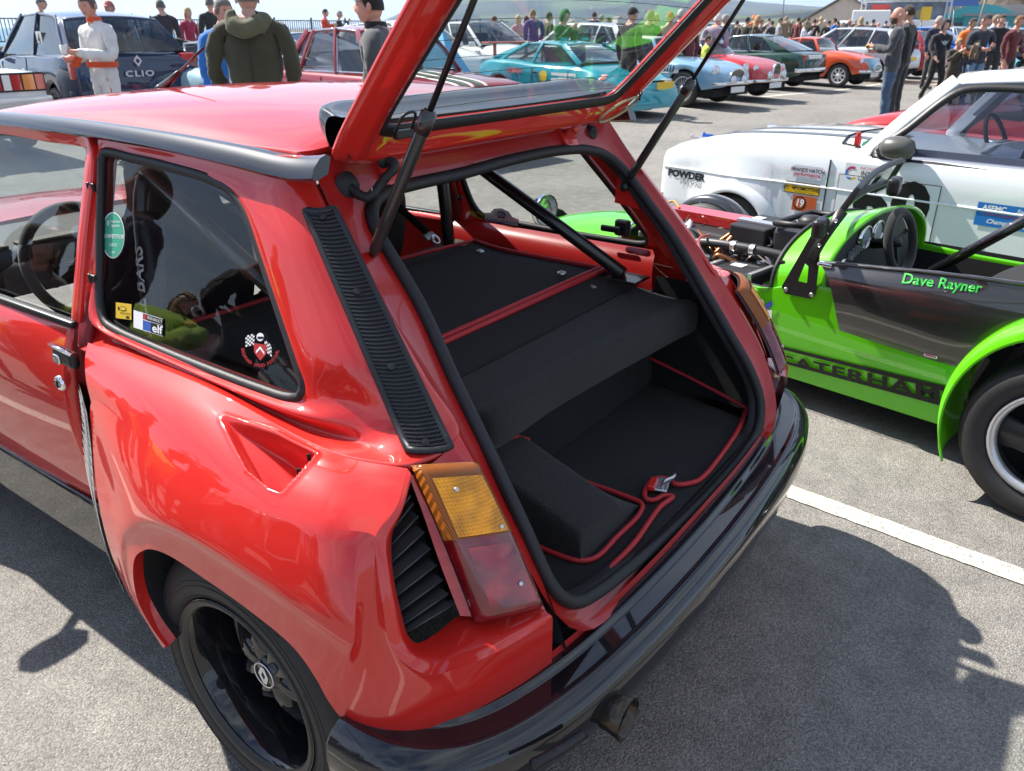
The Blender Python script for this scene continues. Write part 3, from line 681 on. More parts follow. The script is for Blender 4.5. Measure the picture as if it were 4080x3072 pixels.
slot = cr_spline([P(1150, 1652, y=-.655), P(1200, 1625, y=-.668), P(1262, 1585, y=-.682)], 10); b.tube(slot, .009, 8); b.obj('bumper_slot', CHR if 0 else BLKM, bmp, True)
# black shelf in the gap between body and bumper, red valance below
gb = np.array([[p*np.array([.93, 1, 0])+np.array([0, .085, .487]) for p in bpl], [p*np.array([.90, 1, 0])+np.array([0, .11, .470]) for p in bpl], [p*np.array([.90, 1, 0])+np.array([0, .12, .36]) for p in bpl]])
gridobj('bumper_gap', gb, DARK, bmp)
vl = np.array([[p*np.array([.93, 1, 0])+np.array([0, .05, .40]) for p in bpl], [p*np.array([.92, 1, 0])+np.array([0, .06, .27]) for p in bpl], [p*np.array([.9, 1, 0])+np.array([0, .14, .2]) for p in bpl]])
face_out(gridobj('rear_valance', vl, RED, car), (0, -1, 0))
# rear panel between the lamps, below the seal
rpn = np.array([[(x, prof(z)-(0.004 if 0 else -.004)+.03*(abs(x)/.6)**3, z) for x in np.linspace(-.6, .6, 25)] for z in (.500, .49, .48, .46, .44)])
face_out(gridobj('rear_panel', rpn, REDIN, car), (0, -1, 0))
# exhaust
b = MB(); ex = P(1352, 1552, y=-.70)
b.lathe([(.22, .036), (.02, .036), (-.005, .041), (-.005, .037), (.02, .034), (.2, .034)], 28, 'Y', ex); ex_o = b.obj('exhaust_tip', mat('dark_steel', (.07, .06, .05), .25, metal=1.), car, True)
# ---- rear wheel
def r5_wheel(x, y, side_):
    w = thing('w', '', '') if 0 else bpy.data.objects.new('wheel', None); COL.objects.link(w); w.parent = car; w.location = (x, y, .303); w.rotation_euler = (0, 0, 0 if side_ < 0 else PI)
    b = MB(); b.lathe([(.205, .20), (.205, .235), (.195, .272), (.175, .296), (.15, .305), (.06, .3065), (.034, .304), (.016, .296), (.002, .280), (-.006, .258), (-.009, .234), (-.004, .214), (.006, .208)], 72, 'X')
    t = b.obj('tyre', TYRE, w, True)
    b = MB(); b.lathe([(.006, .209), (-.004, .209), (-.006, .204), (.0, .199), (.008, .193), (.020, .186), (.11, .180), (.118, .170), (.118, .160), (.108, .158)], 72, 'X'); rim = b.obj('rim', BLK, w, True); auto(rim, 35)
    b = MB(); b.lathe([(.128, .182), (.128, .0)], 48, 'X'); b.obj('rim_back', DARK, w)
    b = MB(); b.lathe([(.002, .2085), (-.0075, .2075), (-.0085, .203), (-.004, .1935), (.004, .189)], 72, 'X'); b.obj('rim_lip', mat('satin_lip', (.05, .048, .044), .42, metal=.3), w, True)
    for k in range(8):
        a = 2*PI*k/8+.35; rad = np.array([0, math.cos(a), math.sin(a)]); tan = np.array([0, -math.sin(a), math.cos(a)])
        Q = []
        for r, wd, dp in ((.03, .022, .052), (.055, .026, .050), (.085, .026, .056), (.115, .021, .072), (.145, .012, .092), (.172, .003, .112)):
            Q.append([np.array([dp+.05, 0, 0])+rad*r-tan*wd*1.15, np.array([dp+.016, 0, 0])+rad*r-tan*wd*.8, np.array([dp, 0, 0])+rad*r, np.array([dp+.016, 0, 0])+rad*r+tan*wd*.8, np.array([dp+.05, 0, 0])+rad*r+tan*wd*1.15])
        gridobj('spoke', np.array(Q), BLK, w)
    b = MB(); b.lathe([(.07, .042), (.058, .040), (.052, .034), (.049, .030), (.048, 0)], 30, 'X'); hb = b.obj('hub_cap', BLK, w, True)
    b = MB(); b.lathe([(.0478, .031), (.0465, .030), (.0470, .0275)], 30, 'X'); b.obj('hub_ring', mat('badge_silver', (.75, .76, .78), .3, metal=.6), hb)
    f2 = lambda u, v, l: (.0462-l, -u, v)
    decal('hub_badge', [(*poly2([(-.004, .022), (.006, .022), (-.006, 0), (.006, -.022), (-.004, -.022), (-.016, 0)]), 0, .0), (*poly2([(.006, .022), (.016, 0), (.006, -.022), (0, -.012), (.006, 0), (0, .012)]), 0, .0)], f2, [MATS['badge_silver']], hb)
    for k in range(4):
        a = 2*PI*k/4+.6; b = MB(); b.lathe([(.085, .0095), (.068, .0095), (.064, .006), (.064, 0)], 8, 'X', (0, .058*math.cos(a), .058*math.sin(a))); b.obj('wheel_nut', STEEL, hb)
    # raised sidewall lettering
    LET = mat('tyre_letters', (.011, .011, .012), .5)
    def side_text(s_, rad_, size, ang, flip=1, bold=.0):
        V, F = text_mesh(s_, size, bold=bold, sx=1.15); out = []
        for p in V:
            a = ang-p[0]/rad_; r = rad_+p[1]; xx = interp(r, [.212, .234, .258, .280], [-.0045, -.0095, -.0065, .0015])
            out.append((xx-.0008, (r)*math.cos(a), r*math.sin(a)))
        return mesh('sidewall_lettering', [(p[0], -p[1] if 0 else p[1], p[2]) for p in out], F, LET, t, False)
    if side_ < 0:
        for s_, rd, sz, an in (('PROXES', .262, .032, 1.95), ('OUTSIDE', .236, .014, 2.75), ('225/50R15 91W', .232, .012, 1.85), ('DOT 3X9W  TREAD 2 PLIES', .222, .006, 2.3), ('RADIAL TUBELESS', .246, .008, 3.35), ('MADE IN JAPAN', .228, .008, 3.4), ('STANDARD LOAD', .24, .009, 4.1)):
            side_text(s_, rd, sz, an, bold=.0006 if sz > .02 else 0)
        for rd in (.218, .2415, .2525):
            b = MB(); xx = interp(rd, [.212, .234, .258, .280], [-.0045, -.0095, -.0065, .0015]); b.lathe([(xx+.001, rd-.0012), (xx-.001, rd-.0006), (xx-.001, rd+.0006), (xx+.001, rd+.0012)], 80, 'X'); b.obj('sidewall_ridge', TYRE, t, True)
        b = MB(); b.tube([(.10, .150*math.cos(2.1), .150*math.sin(2.1)), (.06, .135*math.cos(2.1), .135*math.sin(2.1))], .004, 8); b.obj('valve', STEEL, w)
    return w
r5_wheel(-.846, 0, -1); r5_wheel(.846, 0, 1)
r5_wheel(-.80, 2.43, -1); r5_wheel(.80, 2.43, 1)
# ---- raised tailgate
H0 = np.array([0, -.012, 1.298]); LS = np.array([0, -.700, .714]); LN = np.array([0, .714, .700])
def lidp(x, s_, n=0.): return np.array([x, 0, 0])+H0+LS*s_+LN*n
lo = [(-.30, .0), (-.47, .004), (-.505, .02), (-.52, .06), (-.535, .18), (-.55, .35), (-.565, .60), (-.57, .80), (-.55, .86), (-.50, .885), (-.2, .895)]
lo = lo+[(-x, s_) for x, s_ in lo[::-1]]
gi = [(-.28, .080), (-.405, .082), (-.432, .092), (-.444, .120), (-.452, .20), (-.458, .32), (-.462, .46), (-.462, .56), (-.45, .60), (-.42, .615), (-.18, .62)]
gi = gi+[(-x, s_) for x, s_ in gi[::-1]]
NL = 176
LO = cr_uniform([np.array((x, s_, 0)) for x, s_ in lo], NL, True); GI = cr_uniform([np.array((x, s_, 0)) for x, s_ in gi], NL, True)
def lid_loop(t, n): return np.array([lidp(*(a*(1-t)+c*t)[:2], n) for a, c in zip(LO, GI)])
lid = gridobj('tailgate', np.array([lid_loop(1, .006), lid_loop(.97, .012), lid_loop(.6, .016), lid_loop(.2, .012), lid_loop(0, .004), lid_loop(0, -.004), lid_loop(.10, -.014), lid_loop(.22, -.016), lid_loop(.27, -.028), lid_loop(.55, -.032), lid_loop(.62, -.024), lid_loop(.80, -.022), lid_loop(.86, -.012), lid_loop(.99, -.010), lid_loop(1, .004)]), RED, car, closed=True)
fixn(lid)
gl2 = [lidp(*a[:2], .004) for a in GI]; gc = lidp(0, .35, .004)
g2 = mesh('tailgate_glass', [gc]+gl2, [(0, 1+i, 1+(i+1) % NL) for i in range(NL)], HGLASS, lid)
V, F = sweep(np.array([lidp(*(a*.0+c*1.0)[:2], -.008) for a, c in zip(LO, GI)]), [(-.017, -.010), (.017, -.010), (.015, .006), (-.015, .008)], True, up=tuple(-LN)); subsurf(mesh('glass_seal', V, F, RUB, lid), 1)
HW = mat('heater_wire', (.03, .02, .015), .5)
for k in range(11):
    s_ = .115+.043*k
    w_ = interp(s_, [.08, .2, .46, .6], [.41, .445, .455, .44]); V, F = tube([lidp(x, s_+.010*(1-(x/.46)**2), .001) for x in np.linspace(-w_, w_, 14)], .0007, 4); mesh('heater_wire', V, F, HW, g2)
# black lip spoiler on the outside of the tailgate's hinge edge
rows = []
for s_, n in ((.005, .008), (-.006, .034), (-.002, .072), (.012, .104), (.028, .112), (.040, .100), (.058, .056), (.078, .020)):
    rows.append([lidp(x, s_+ds, n*sc2) for x, ds, sc2 in ((-.505, .035, .45), (-.49, .02, .75), (-.44, .008, .95), (-.3, 0, 1), (0, -.004, 1.03), (.3, 0, 1), (.44, .008, .95), (.49, .02, .75), (.505, .035, .45))])
sp_o = gridobj('tailgate_spoiler', patch(rows, 60, 20), BLK, lid); fixn(sp_o)
# hinges on the roof edge
for sx in (-1, 1):
    b = MB(); b.box((sx*.335, .002, 1.262), (.062, .022, .090), rot=Matrix.Rotation(R_(-30), 3, 'X')); h = b.obj('hinge', RED, car); bev(h, .008, 3)
    for dz in (-.022, .022):
        b = MB(); b.lathe([(.0, .013), (-.006, .0125), (-.009, .009), (-.010, 0)], 16, 'Y', (sx*.335, -.011-dz*.45, 1.262+dz)); b.obj('hinge_bolt', RED, h, True)
    b = MB(); b.tube([(sx*.315, -.005, 1.275), (sx*.315, -.03, 1.30), lidp(sx*.315, .05, -.022)], .008, 8); b.obj('hinge_arm', RED, h, True)
# gas struts
ROD = mat('strut_rod', (.03, .03, .03), .25, coat=.5)
for sx in (-1, 1):
    st = bpy.data.objects.new('gas_strut', None); COL.objects.link(st); st.parent = car
    lo_, up_ = np.array([sx*.500, -.088, 1.118]), np.array([sx*.512, -.470, 1.748]); dd = up_-lo_
    b = MB(); b.tube([lo_+dd*t for t in (.04, .06, .44, .455)], .0112, 14, rs=[.008, .0112, .0112, .010]); b.tube([lo_+dd*.40, lo_+dd*.448], .0135, 14); b.obj('strut_cylinder', ROD, st, True)
    b = MB(); b.tube([lo_+dd*.45, lo_+dd*.97], .0052, 10); b.obj('strut_rod', BLKM, st, True)
    b = MB(); b.lathe([(-.012, 0), (-.012, .008), (-.006, .013), (.006, .013), (.012, .008), (.012, 0)], 14, 'X', lo_); b.obj('ball_joint', BLKM, st, True)
    b = MB(); b.add(([lo_+np.array([sx*.012, .0, 0])+np.array(q) for q in ((0, .03, .045), (0, .035, -.05), (0, -.045, -.06), (0, -.02, -.01))], [(0, 1, 2, 3)])); b.obj('strut_bracket', RED, st)
# buffers, wiring gaiter, cable loop
b = MB(); c = np.array([.455, .004, 1.262]); b.lathe([(0, .0), (-.012, .006), (-.014, .017), (0, .019), (.02, .026), (.03, .03)], 18, 'Y', c); b.obj('rubber_buffer', RUB, car, True)
b = MB(); g0 = np.array([-.462, -.012, 1.250]); b.lathe([(-.008, 0), (-.008, .022), (.006, .03)], 18, 'Y', g0); b.obj('grommet', RUB, car, True)
g1 = lidp(-.398, .028, -.026)
b = MB(); pth = cr_spline([g0, g0+np.array([.012, -.035, -.016]), g0+np.array([.04, -.045, .005]), .5*(g0+g1)+np.array([.012, -.03, -.012]), g1+np.array([.002, -.022, -.012]), g1], 26); b.tube(pth, .0095, 10, rs=[.0095+.001*math.sin(i*2.1) for i in range(26)]); b.obj('wiring_gaiter', RUB, car, True)
b = MB(); b.lathe([(-.006, 0), (-.006, .016), (.004, .02)], 16, 'Y', g1); b.obj('gaiter_end', RUB, lid, True)
b = MB(); c0 = lidp(.435, .075, -.034); pl_ = [c0+np.array([.055*math.cos(a), -.004, 0])+LS*(.042*math.sin(a)+.0)+np.array([.035*math.sin(a), 0, 0]) for a in np.linspace(0, 2*PI, 26, endpoint=False)]; b.tube(pl_, .0036, 8, True); b.obj('brake_hose_loop', mat('brass_hose', (.45, .36, .2), .4, metal=.3), lid, True)
b = MB(); c0 = lidp(-.40, .098, -.03); b.box(c0, (.045, .012, .016)); lpo = b.obj('wiper_bracket', BLKM, lid); bev(lpo, .003)
b = MB(); b.tube(cr_spline([c0+np.array([-.02, 0, .006]), c0+np.array([-.012, -.015, .035]), c0+np.array([.012, -.02, .038]), c0+np.array([.022, 0, .006])], 12), .003, 6); b.obj('wire_loop', BLKM, lpo, True)
b = MB(); b.tube(cr_spline([lidp(.475, .135, -.03), lidp(.485, .118, -.045), lidp(.498, .112, -.04), lidp(.50, .13, -.03)], 10), .002, 6); b.obj('small_wire', BLKM, lid, True)
b = MB(); b.lathe([(0, 0), (-.005, .007), (-.002, .012), (0, .012)], 12, 'Y', lidp(-.485, .045, -.012)); b.obj('stud', BLKM, lid, True)
# ---- load space
inn = thing('x', '', '') if 0 else car
def sheet(name, pts, m_, t=.006, n=12, k=12):
    """quad sheet with soft sag"""
    a, b_, c, d = [np.array(p, float) for p in pts]
    G_ = np.array([[(a*(1-i/n)+b_*i/n)*(1-j/k)+(d*(1-i/n)+c*i/n)*(j/k)+np.array([0, 0, .0022*math.sin(7*i/n+3*j/k)*math.sin(5*j/k)]) for i in range(n+1)] for j in range(k+1)])
    o = gridobj(name, G_, m_, car); face_out(o, (0, -.2, 1)); solid(o, t); return o
def piping(pts, r=.0062, n=40, closed=False, parent=None):
    Q = cr_spline([np.array(p, float) for p in pts], n, closed); b = MB(); b.tube(Q, r, 8, closed); o = b.obj('red_piping', PIPE, parent or car, True); return o
m1 = sheet('parcel_mat', [(-.56, -.002, .855), (.548, -.002, .852), (.56, .50, .862), (-.56, .50, .862)], CARP)
piping([(-.56, .006, .861), (0, .004, .861), (.545, .004, .858)], .0075, 30, parent=m1)
piping([(.545, .004, .858), (.53, .36, .866), (.56, .50, .868)], parent=m1); piping([(.56, .50, .868), (.2, .545, .868), (-.5, .56, .868)], parent=m1)
m2 = sheet('rear_mat', [(-.56, -.115, .818), (.59, -.108, .818), (.548, -.006, .851), (-.56, -.006, .853)], CARP)
piping([(-.56, -.011, .858), (0, -.012, .857), (.548, -.011, .855)], .0075, 30, parent=m2); piping([(.548, -.011, .855), (.585, -.075, .838), (.592, -.108, .822)], parent=m2)
sheet('shelf_base', [(-.6, -.12, .80), (.62, -.12, .80), (.64, .62, .845), (-.62, .62, .845)], mat('tan_underlay', (.07, .06, .045), .95, bump=1, bscale=500, var=.4, vscale=300))
for (u, v) in ((1213, 590), (1279, 621), (1037, 543)):
    b = MB(); c = P(u, v, z=.862 if v < 600 else .835); b.lathe([(.0, .014), (.003, .013), (.005, .008), (.002, .006), (.007, .004), (.007, 0)], 16, 'Z', c); b.obj('press_stud', STEEL, m1, True)
# bolster: rounded carpet-covered lip
bl = []
for x in (-.375, -.368, -.35, -.1, .2, .50, .575, .592, .60):
    e_ = 1 if -.36 < x < .58 else .86
    yo = -.05*(max(0, x-.0)/.6)
    r = [(x, -.108, .812), (x, -.16, .802), (x, -.205+yo, .797), (x, -.232+yo, .803), (x, -.250+yo, .798), (x, -.262+yo, .780), (x, -.264+yo, .74), (x, -.255+yo, .712), (x, -.225+yo, .700)]
    if e_ < 1: r = [(q[0], -.17+(q[1]+.17)*e_, .755+(q[2]-.755)*e_) for q in r]
    bl.append(r)
bo = gridobj('bolster', patch(bl, 40, 80), CARP2, car); face_out(bo, (0, -1, 1))
for x, sg in ((-.375, -1), (.60, 1)):
    pass
cap = [np.array(p) for p in bl[0]]; mesh('bolster_end', cap, [tuple(range(len(cap)))], CARP2, bo, False)
# load floor, rear wall, sides
flo = sheet('load_floor', [(-.52, -.545, .497), (.52, -.545, .497), (.60, -.15, .505), (-.60, -.15, .505)], CARP)
wl = sheet('load_wall', [(-.6, -.172, .49), (.62, -.172, .49), (.62, -.150, .80), (-.6, -.150, .80)], CARP)
sr = gridobj('side_trim', patch([[(.575, -.575, .49), (.60, -.40, .50), (.60, -.15, .50)], [(.585, -.54, .60), (.605, -.38, .62), (.605, -.15, .65)], [(.60, -.40, .80), (.61, -.30, .84), (.615, -.15, .845)]], 16, 16), CARP, car)
piping([(.588, -.157, .70), (.588, -.160, .60), (.586, -.163, .588)], .0045, 16, parent=sr); piping([(.586, -.163, .590), (.592, -.3, .555), (.585, -.49, .508)], .0055, 24, parent=sr)
sl_ = gridobj('side_trim', patch([[(-.545, -.575, .49), (-.56, -.40, .50), (-.57, -.15, .50)], [(-.545, -.52, .62), (-.57, -.38, .65), (-.58, -.15, .66)], [(-.54, -.40, .80), (-.56, -.30, .84), (-.57, -.15, .855)]], 16, 16), CARP, car)
piping([(-.43, -.522, .507), (-.22, -.530, .507), (-.04, -.512, .507), (.022, -.515, .506), (.012, -.497, .506), (-.02, -.487, .506), (-.028, -.470, .507), (.015, -.448, .507), (.07, -.447, .507), (.085, -.468, .507), (.075, -.50, .507), (.115, -.532, .506), (.15, -.538, .506), (.30, -.53, .506), (.46, -.512, .506), (.585, -.485, .507)], .0065, 110, parent=flo)
# latch striker in its cut-out
b = MB(); b.box((.045, -.475, .512), (.062, .034, .008), .3); lt = b.obj('latch_plate', STEEL, car); bev(lt, .003)
b = MB(); b.tube(cr_spline([(.030, -.482, .512), (.028, -.488, .535), (.05, -.50, .540), (.072, -.494, .535), (.070, -.486, .512)], 14), .0045, 8); b.obj('latch_loop', STEEL, lt, True)
b = MB(); b.box((.03, -.458, .516), (.05, .02, .014), .25); bev(b.obj('latch_base', RED, lt), .004)
# carpeted hump on the left of the floor
hm = []
for y, h in ((-.175, .650), (-.19, .655), (-.30, .622), (-.42, .582), (-.448, .572), (-.458, .566), (-.464, .552), (-.470, .50)):
    k_ = min(1., (h-.5)/.07); hm.append([(-.325, y, .50), (-.322, y, h-.014*k_), (-.314, y, h-.003*k_), (-.298, y, h), (-.17, y, h-.006*k_), (-.152, y, h-.010*k_), (-.138, y, h-.022*k_), (-.066, y, .508), (-.055, y, .50)])
hp_ = gridobj('wheel_hump', patch(hm, 64, 56), CARP2, car); face_out(hp_, (0, -.3, 1))
piping([(-.33, -.19, .507), (-.332, -.33, .507), (-.325, -.462, .507), (-.30, -.486, .507), (-.2, -.488, .507), (-.09, -.486, .507), (-.052, -.470, .507), (-.045, -.42, .507), (-.045, -.33, .507), (-.047, -.20, .507)], .0062, 80, parent=hp_)
piping([(-.328, -.185, .60), (-.322, -.188, .645), (-.295, -.190, .668), (-.24, -.192, .672), (-.17, -.192, .648), (-.12, -.195, .62)], .0062, 30, parent=hp_)
# ---- cabin
b = MB(); b.box((0, 1.3, .34), (1.36, 2.4, .04)); b.obj('cabin_floor', CARP, car)
SEAT = mat('seat_fabric', (.010, .010, .011), .9, bump=.6, bscale=500)
for sx in (-1, 1):
    st = bpy.data.objects.new('bucket_seat', None); COL.objects.link(st); st.parent = car; st.location = (sx*.33, .95, .36)
    rw = []
    for z, wd, yy, dp in ((.10, .22, .02, .10), (.30, .24, -.05, .11), (.50, .25, -.11, .12), (.66, .20, -.16, .10), (.74, .12, -.18, .09), (.86, .11, -.20, .08), (.90, .06, -.20, .05)):
        rw.append([(wd*math.cos(a), yy+dp*.5*math.sin(a)-(.05*math.cos(a)**2*-1 if math.sin(a) > 0 else 0), z) for a in np.linspace(0, 2*PI, 18, endpoint=False)])
    gridobj('seat_back', patch(rw, 40, 30, True), SEAT, st, closed=True)
    rw = [[(.24*math.cos(a), .27+.27*math.sin(a), z+.06*abs(math.cos(a))) for a in np.linspace(0, 2*PI, 18, endpoint=False)] for z in (.06, .14, .17)]
    gridobj('seat_base', patch(rw, 30, 6, True), SEAT, st, closed=True)
    for hx in (-.08, .08):
        V, F = sweep(cr_spline([np.array(p) for p in ((hx, -.02, .62), (hx, -.14, .70), (hx*1.15, -.24, .62), (hx*1.5, -.34, .54))], 14), [(-.024, -.002), (.024, -.002), (.024, .002), (-.024, .002)], up=(0, 1, 1)); mesh('harness_strap', V, F, SEAT, st)
        b = MB(); b.box((hx*1.5, -.35, .53), (.05, .03, .006), rot=Matrix.Rotation(.6, 3, 'X')); b.tube([(hx*1.5+.014*math.cos(a), -.375+.01*math.sin(a), .522+.012*math.sin(a)) for a in np.linspace(0, 2*PI, 12, endpoint=False)], .004, 6, True); b.obj('harness_hook', STEEL, st)
CAGE = mat('cage_tube', (.008, .008, .009), .35, coat=.6)
b = MB(); b.tube(cr_spline([(-.53, .60, .40), (-.545, .60, .85), (-.50, .62, 1.20), (-.42, .63, 1.255), (0, .63, 1.265), (.42, .63, 1.255), (.50, .62, 1.20), (.545, .60, .85), (.53, .60, .40)], 60), .021, 12); b.obj('roll_hoop', CAGE, car, True)
for sx in (-1, 1):
    b = MB(); b.tube([(sx*.49, .62, 1.225), (sx*.50, -.10, .868)], .020, 12); b.obj('roll_bar_stay', CAGE, car, True)
    b = MB(); b.box((sx*.50, -.115, .858), (.09, .10, .008), 0); bev(b.obj('stay_foot', CAGE, car), .003)
b = MB(); b.tube([(-.40, .63, 1.24), (.52, .60, .50)], .019, 10); b.obj('hoop_diagonal', CAGE, car, True)
# padded leg of the hoop with printed lettering
V, F = tube([(-.548, .585, .72), (-.552, .59, .90), (-.515, .605, 1.14)], .032, 14); pad = mesh('hoop_padding', V, F, BLKM, car)
# dashboard and steering wheel
DASH = mat('dash_vinyl', (.03, .026, .022), .55, bump=.3, bscale=300)
b = MB(); Q = [[(x, 1.62, .72), (x, 1.50, .82), (x, 1.52, .885), (x, 1.60, .90), (x, 1.88, .90)] for x in (-.64, -.3, 0, .3, .64)]
da = gridobj('dashboard', patch(Q, 24, 16), DASH, car); face_out(da, (0, -1, 1))
for k in range(5): b = MB(); b.box((-.55+.22*k, 1.56, .902), (.19, .05, .012)); bev(b.obj('dash_pad', mat('dash_pad', (.10, .085, .065), .6, bump=.3, bscale=200), da), .005)
swc = np.array([-.33, 1.33, .86]); ax = Vector((0, -1, .42)).normalized(); q = ax.to_track_quat('Z', 'Y')
b = MB(); b.tube([tuple(Vector(swc)+q @ Vector((.175*math.cos(a), .175*math.sin(a), 0))) for a in np.linspace(0, 2*PI, 40, endpoint=False)], .0165, 10, True); sw = b.obj('steering_wheel', mat('suede', (.02, .018, .016), .95, sheen=.3), car, True)
for a in (0.1, PI-.1, -PI/2):
    b = MB(); b.tube([tuple(Vector(swc)+q @ Vector((r*math.cos(a), r*math.sin(a), -.03*(1-r/.175)))) for r in (.03, .175)], .009, 6); b.obj('wheel_spoke', BLKM, sw)
b = MB(); b.tube([swc+np.array([0, .02, -.01]), swc+np.array([0, .25, -.1])], .03, 10); b.obj('steering_column', BLKM, sw)
# latch handle of the right quarter window
b = MB(); c = P(1345, 492, x=.655); b.box(c, (.025, .05, .05)); lh = b.obj('window_catch', BLKM, car); bev(lh, .008)
b = MB(); b.box(c+np.array([-.02, .03, -.004]), (.012, .07, .02)); bev(b.obj('catch_lever', BLKM, lh), .005)
b = MB(); c = P(1000, 425, x=.64); b.lathe([(0, .0), (-.01, .008), (-.02, .010), (-.02, 0)], 12, 'X', c); b.obj('window_knob', BLKM, car, True)
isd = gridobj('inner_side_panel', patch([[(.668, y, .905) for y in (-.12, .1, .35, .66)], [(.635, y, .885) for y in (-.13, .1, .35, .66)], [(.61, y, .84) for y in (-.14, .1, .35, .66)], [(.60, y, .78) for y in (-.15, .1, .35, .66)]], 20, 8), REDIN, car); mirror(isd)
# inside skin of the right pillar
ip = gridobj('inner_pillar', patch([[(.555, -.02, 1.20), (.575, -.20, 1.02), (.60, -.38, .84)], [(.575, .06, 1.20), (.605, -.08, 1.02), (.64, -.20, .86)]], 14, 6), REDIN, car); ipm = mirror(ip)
def asphalt():
    m = bpy.data.materials.new('asphalt'); m.use_nodes = True; t = m.node_tree; b = t.nodes['Principled BSDF']; MATS['asphalt'] = m
    co = N(t, 'ShaderNodeTexCoord')
    n1 = N(t, 'ShaderNodeTexVoronoi'); n1.inputs['Scale'].default_value = 185; n1.feature = 'F1'
    n1b = N(t, 'ShaderNodeTexNoise'); n1b.inputs['Scale'].default_value = 210; n1b.inputs['Detail'].default_value = 3
    n2 = N(t, 'ShaderNodeTexNoise'); n2.inputs['Scale'].default_value = .8; n2.inputs['Detail'].default_value = 6
    n3 = N(t, 'ShaderNodeTexNoise'); n3.inputs['Scale'].default_value = 9; n3.inputs['Detail'].default_value = 5
    for n in (n1, n1b, n2, n3): t.links.new(co.outputs['Object'], n.inputs['Vector'])
    r1 = N(t, 'ShaderNodeValToRGB'); r1.color_ramp.elements[0].color = (.165, .155, .143, 1); r1.color_ramp.elements[1].color = (.30, .285, .258, 1); r1.color_ramp.elements[0].position = .15; r1.color_ramp.elements[1].position = .95
    t.links.new(n1.outputs['Color'], r1.inputs[0])
    m1 = N(t, 'ShaderNodeMixRGB', blend_type='MULTIPLY'); m1.inputs[0].default_value = .55
    r3 = N(t, 'ShaderNodeMapRange'); r3.inputs['From Min'].default_value = .3; r3.inputs['From Max'].default_value = .7; r3.inputs['To Min'].default_value = .68; r3.inputs['To Max'].default_value = 1.25
    ad = N(t, 'ShaderNodeMath', operation='ADD'); t.links.new(n2.outputs[0], ad.inputs[0]); t.links.new(n3.outputs[0], ad.inputs[1]); hv = N(t, 'ShaderNodeMath', operation='MULTIPLY'); hv.inputs[1].default_value = .5; t.links.new(ad.outputs[0], hv.inputs[0]); t.links.new(hv.outputs[0], r3.inputs[0])
    sc1 = N(t, 'ShaderNodeVectorMath', operation='SCALE'); t.links.new(r1.outputs[0], sc1.inputs[0]); t.links.new(r3.outputs[0], sc1.inputs['Scale'])
    r4 = N(t, 'ShaderNodeMapRange'); r4.inputs['From Min'].default_value = .35; r4.inputs['From Max'].default_value = .62; r4.inputs['To Min'].default_value = .66; r4.inputs['To Max'].default_value = 1.10; t.links.new(n1b.outputs[0], r4.inputs[0])
    sc2 = N(t, 'ShaderNodeVectorMath', operation='SCALE'); t.links.new(sc1.outputs[0], sc2.inputs[0]); t.links.new(r4.outputs[0], sc2.inputs['Scale'])
    t.links.new(sc2.outputs[0], b.inputs['Base Color']); b.inputs['Roughness'].default_value = .85; b.inputs['Specular IOR Level'].default_value = .3
    bp = N(t, 'ShaderNodeBump'); bp.inputs['Strength'].default_value = .6; bp.inputs['Distance'].default_value = .005
    sb = N(t, 'ShaderNodeMath', operation='SUBTRACT'); t.links.new(n1b.outputs[0], sb.inputs[0]); t.links.new(n1.outputs['Distance'], sb.inputs[1]); t.links.new(sb.outputs[0], bp.inputs['Height']); t.links.new(bp.outputs[0], b.inputs['Normal'])
    return m
ASPH = asphalt()
# ================================================================== the setting
def gz(x, y):                                   # the car park rises a little towards the sea wall
    t = max(0., min(1., (y-4.5)/16.)); return .36*t*(1.-.35*t)*1.25
def hdir(u):                                    # horizontal unit direction of a picture column
    d = ray(u, 58.); h = np.array([d[0], d[1], 0]); return h/np.linalg.norm(h)
def at_d(u, D):                                 # ground point at horizontal distance D in that direction
    p = CO+hdir(u)*D; p[2] = gz(p[0], p[1]); return p
xs = [-400, -120, -60, -30, -15, -8, -4, 0, 4, 8, 15, 30, 60, 120, 260, 400]; ys = [-400, -150, -60, -20, -8, -3, 0, 2, 4.5, 6, 8, 10, 12, 15, 18, 21, 28, 35]
V = [(x, y, gz(x, y)) for y in ys for x in xs]
struct(mesh('ground', V, grid_faces(len(ys), len(xs)), ASPH, None))
# land beyond, to the right of the bay
GRASS = mat('rough_grass', (.07, .075, .035), .95, var=.4, vscale=.3)
struct(mesh('far_ground', [(62, 35.01, gz(0, 35)-.004), (400, 35.01, gz(0, 35)-.004), (900, 700, .3), (130, 300, .3), (75, 60, .3)], [(0, 1, 2, 3, 4)], mat('pale_tarmac', (.13, .125, .115), .9, var=.25, vscale=.2), None, False))
# sea
SEA = bpy.data.materials.new('sea'); SEA.use_nodes = True; t = SEA.node_tree; b_ = t.nodes['Principled BSDF']; b_.inputs['Base Color'].default_value = (.045, .15, .25, 1); b_.inputs['Roughness'].default_value = .5; b_.inputs['Specular IOR Level'].default_value = .08
co = N(t, 'ShaderNodeTexCoord'); nz = N(t, 'ShaderNodeTexNoise'); nz.inputs['Scale'].default_value = .35; nz.inputs['Detail'].default_value = 6; t.links.new(co.outputs['Object'], nz.inputs['Vector']); bp = N(t, 'ShaderNodeBump'); bp.inputs['Strength'].default_value = .6; bp.inputs['Distance'].default_value = .6; t.links.new(nz.outputs[0], bp.inputs['Height']); t.links.new(bp.outputs[0], b_.inputs['Normal'])
struct(mesh('sea', [(-9000, 36, -4), (9000, 36, -4), (9000, 9000, -4), (-9000, 9000, -4)], [(0, 1, 2, 3)], SEA, None, False))
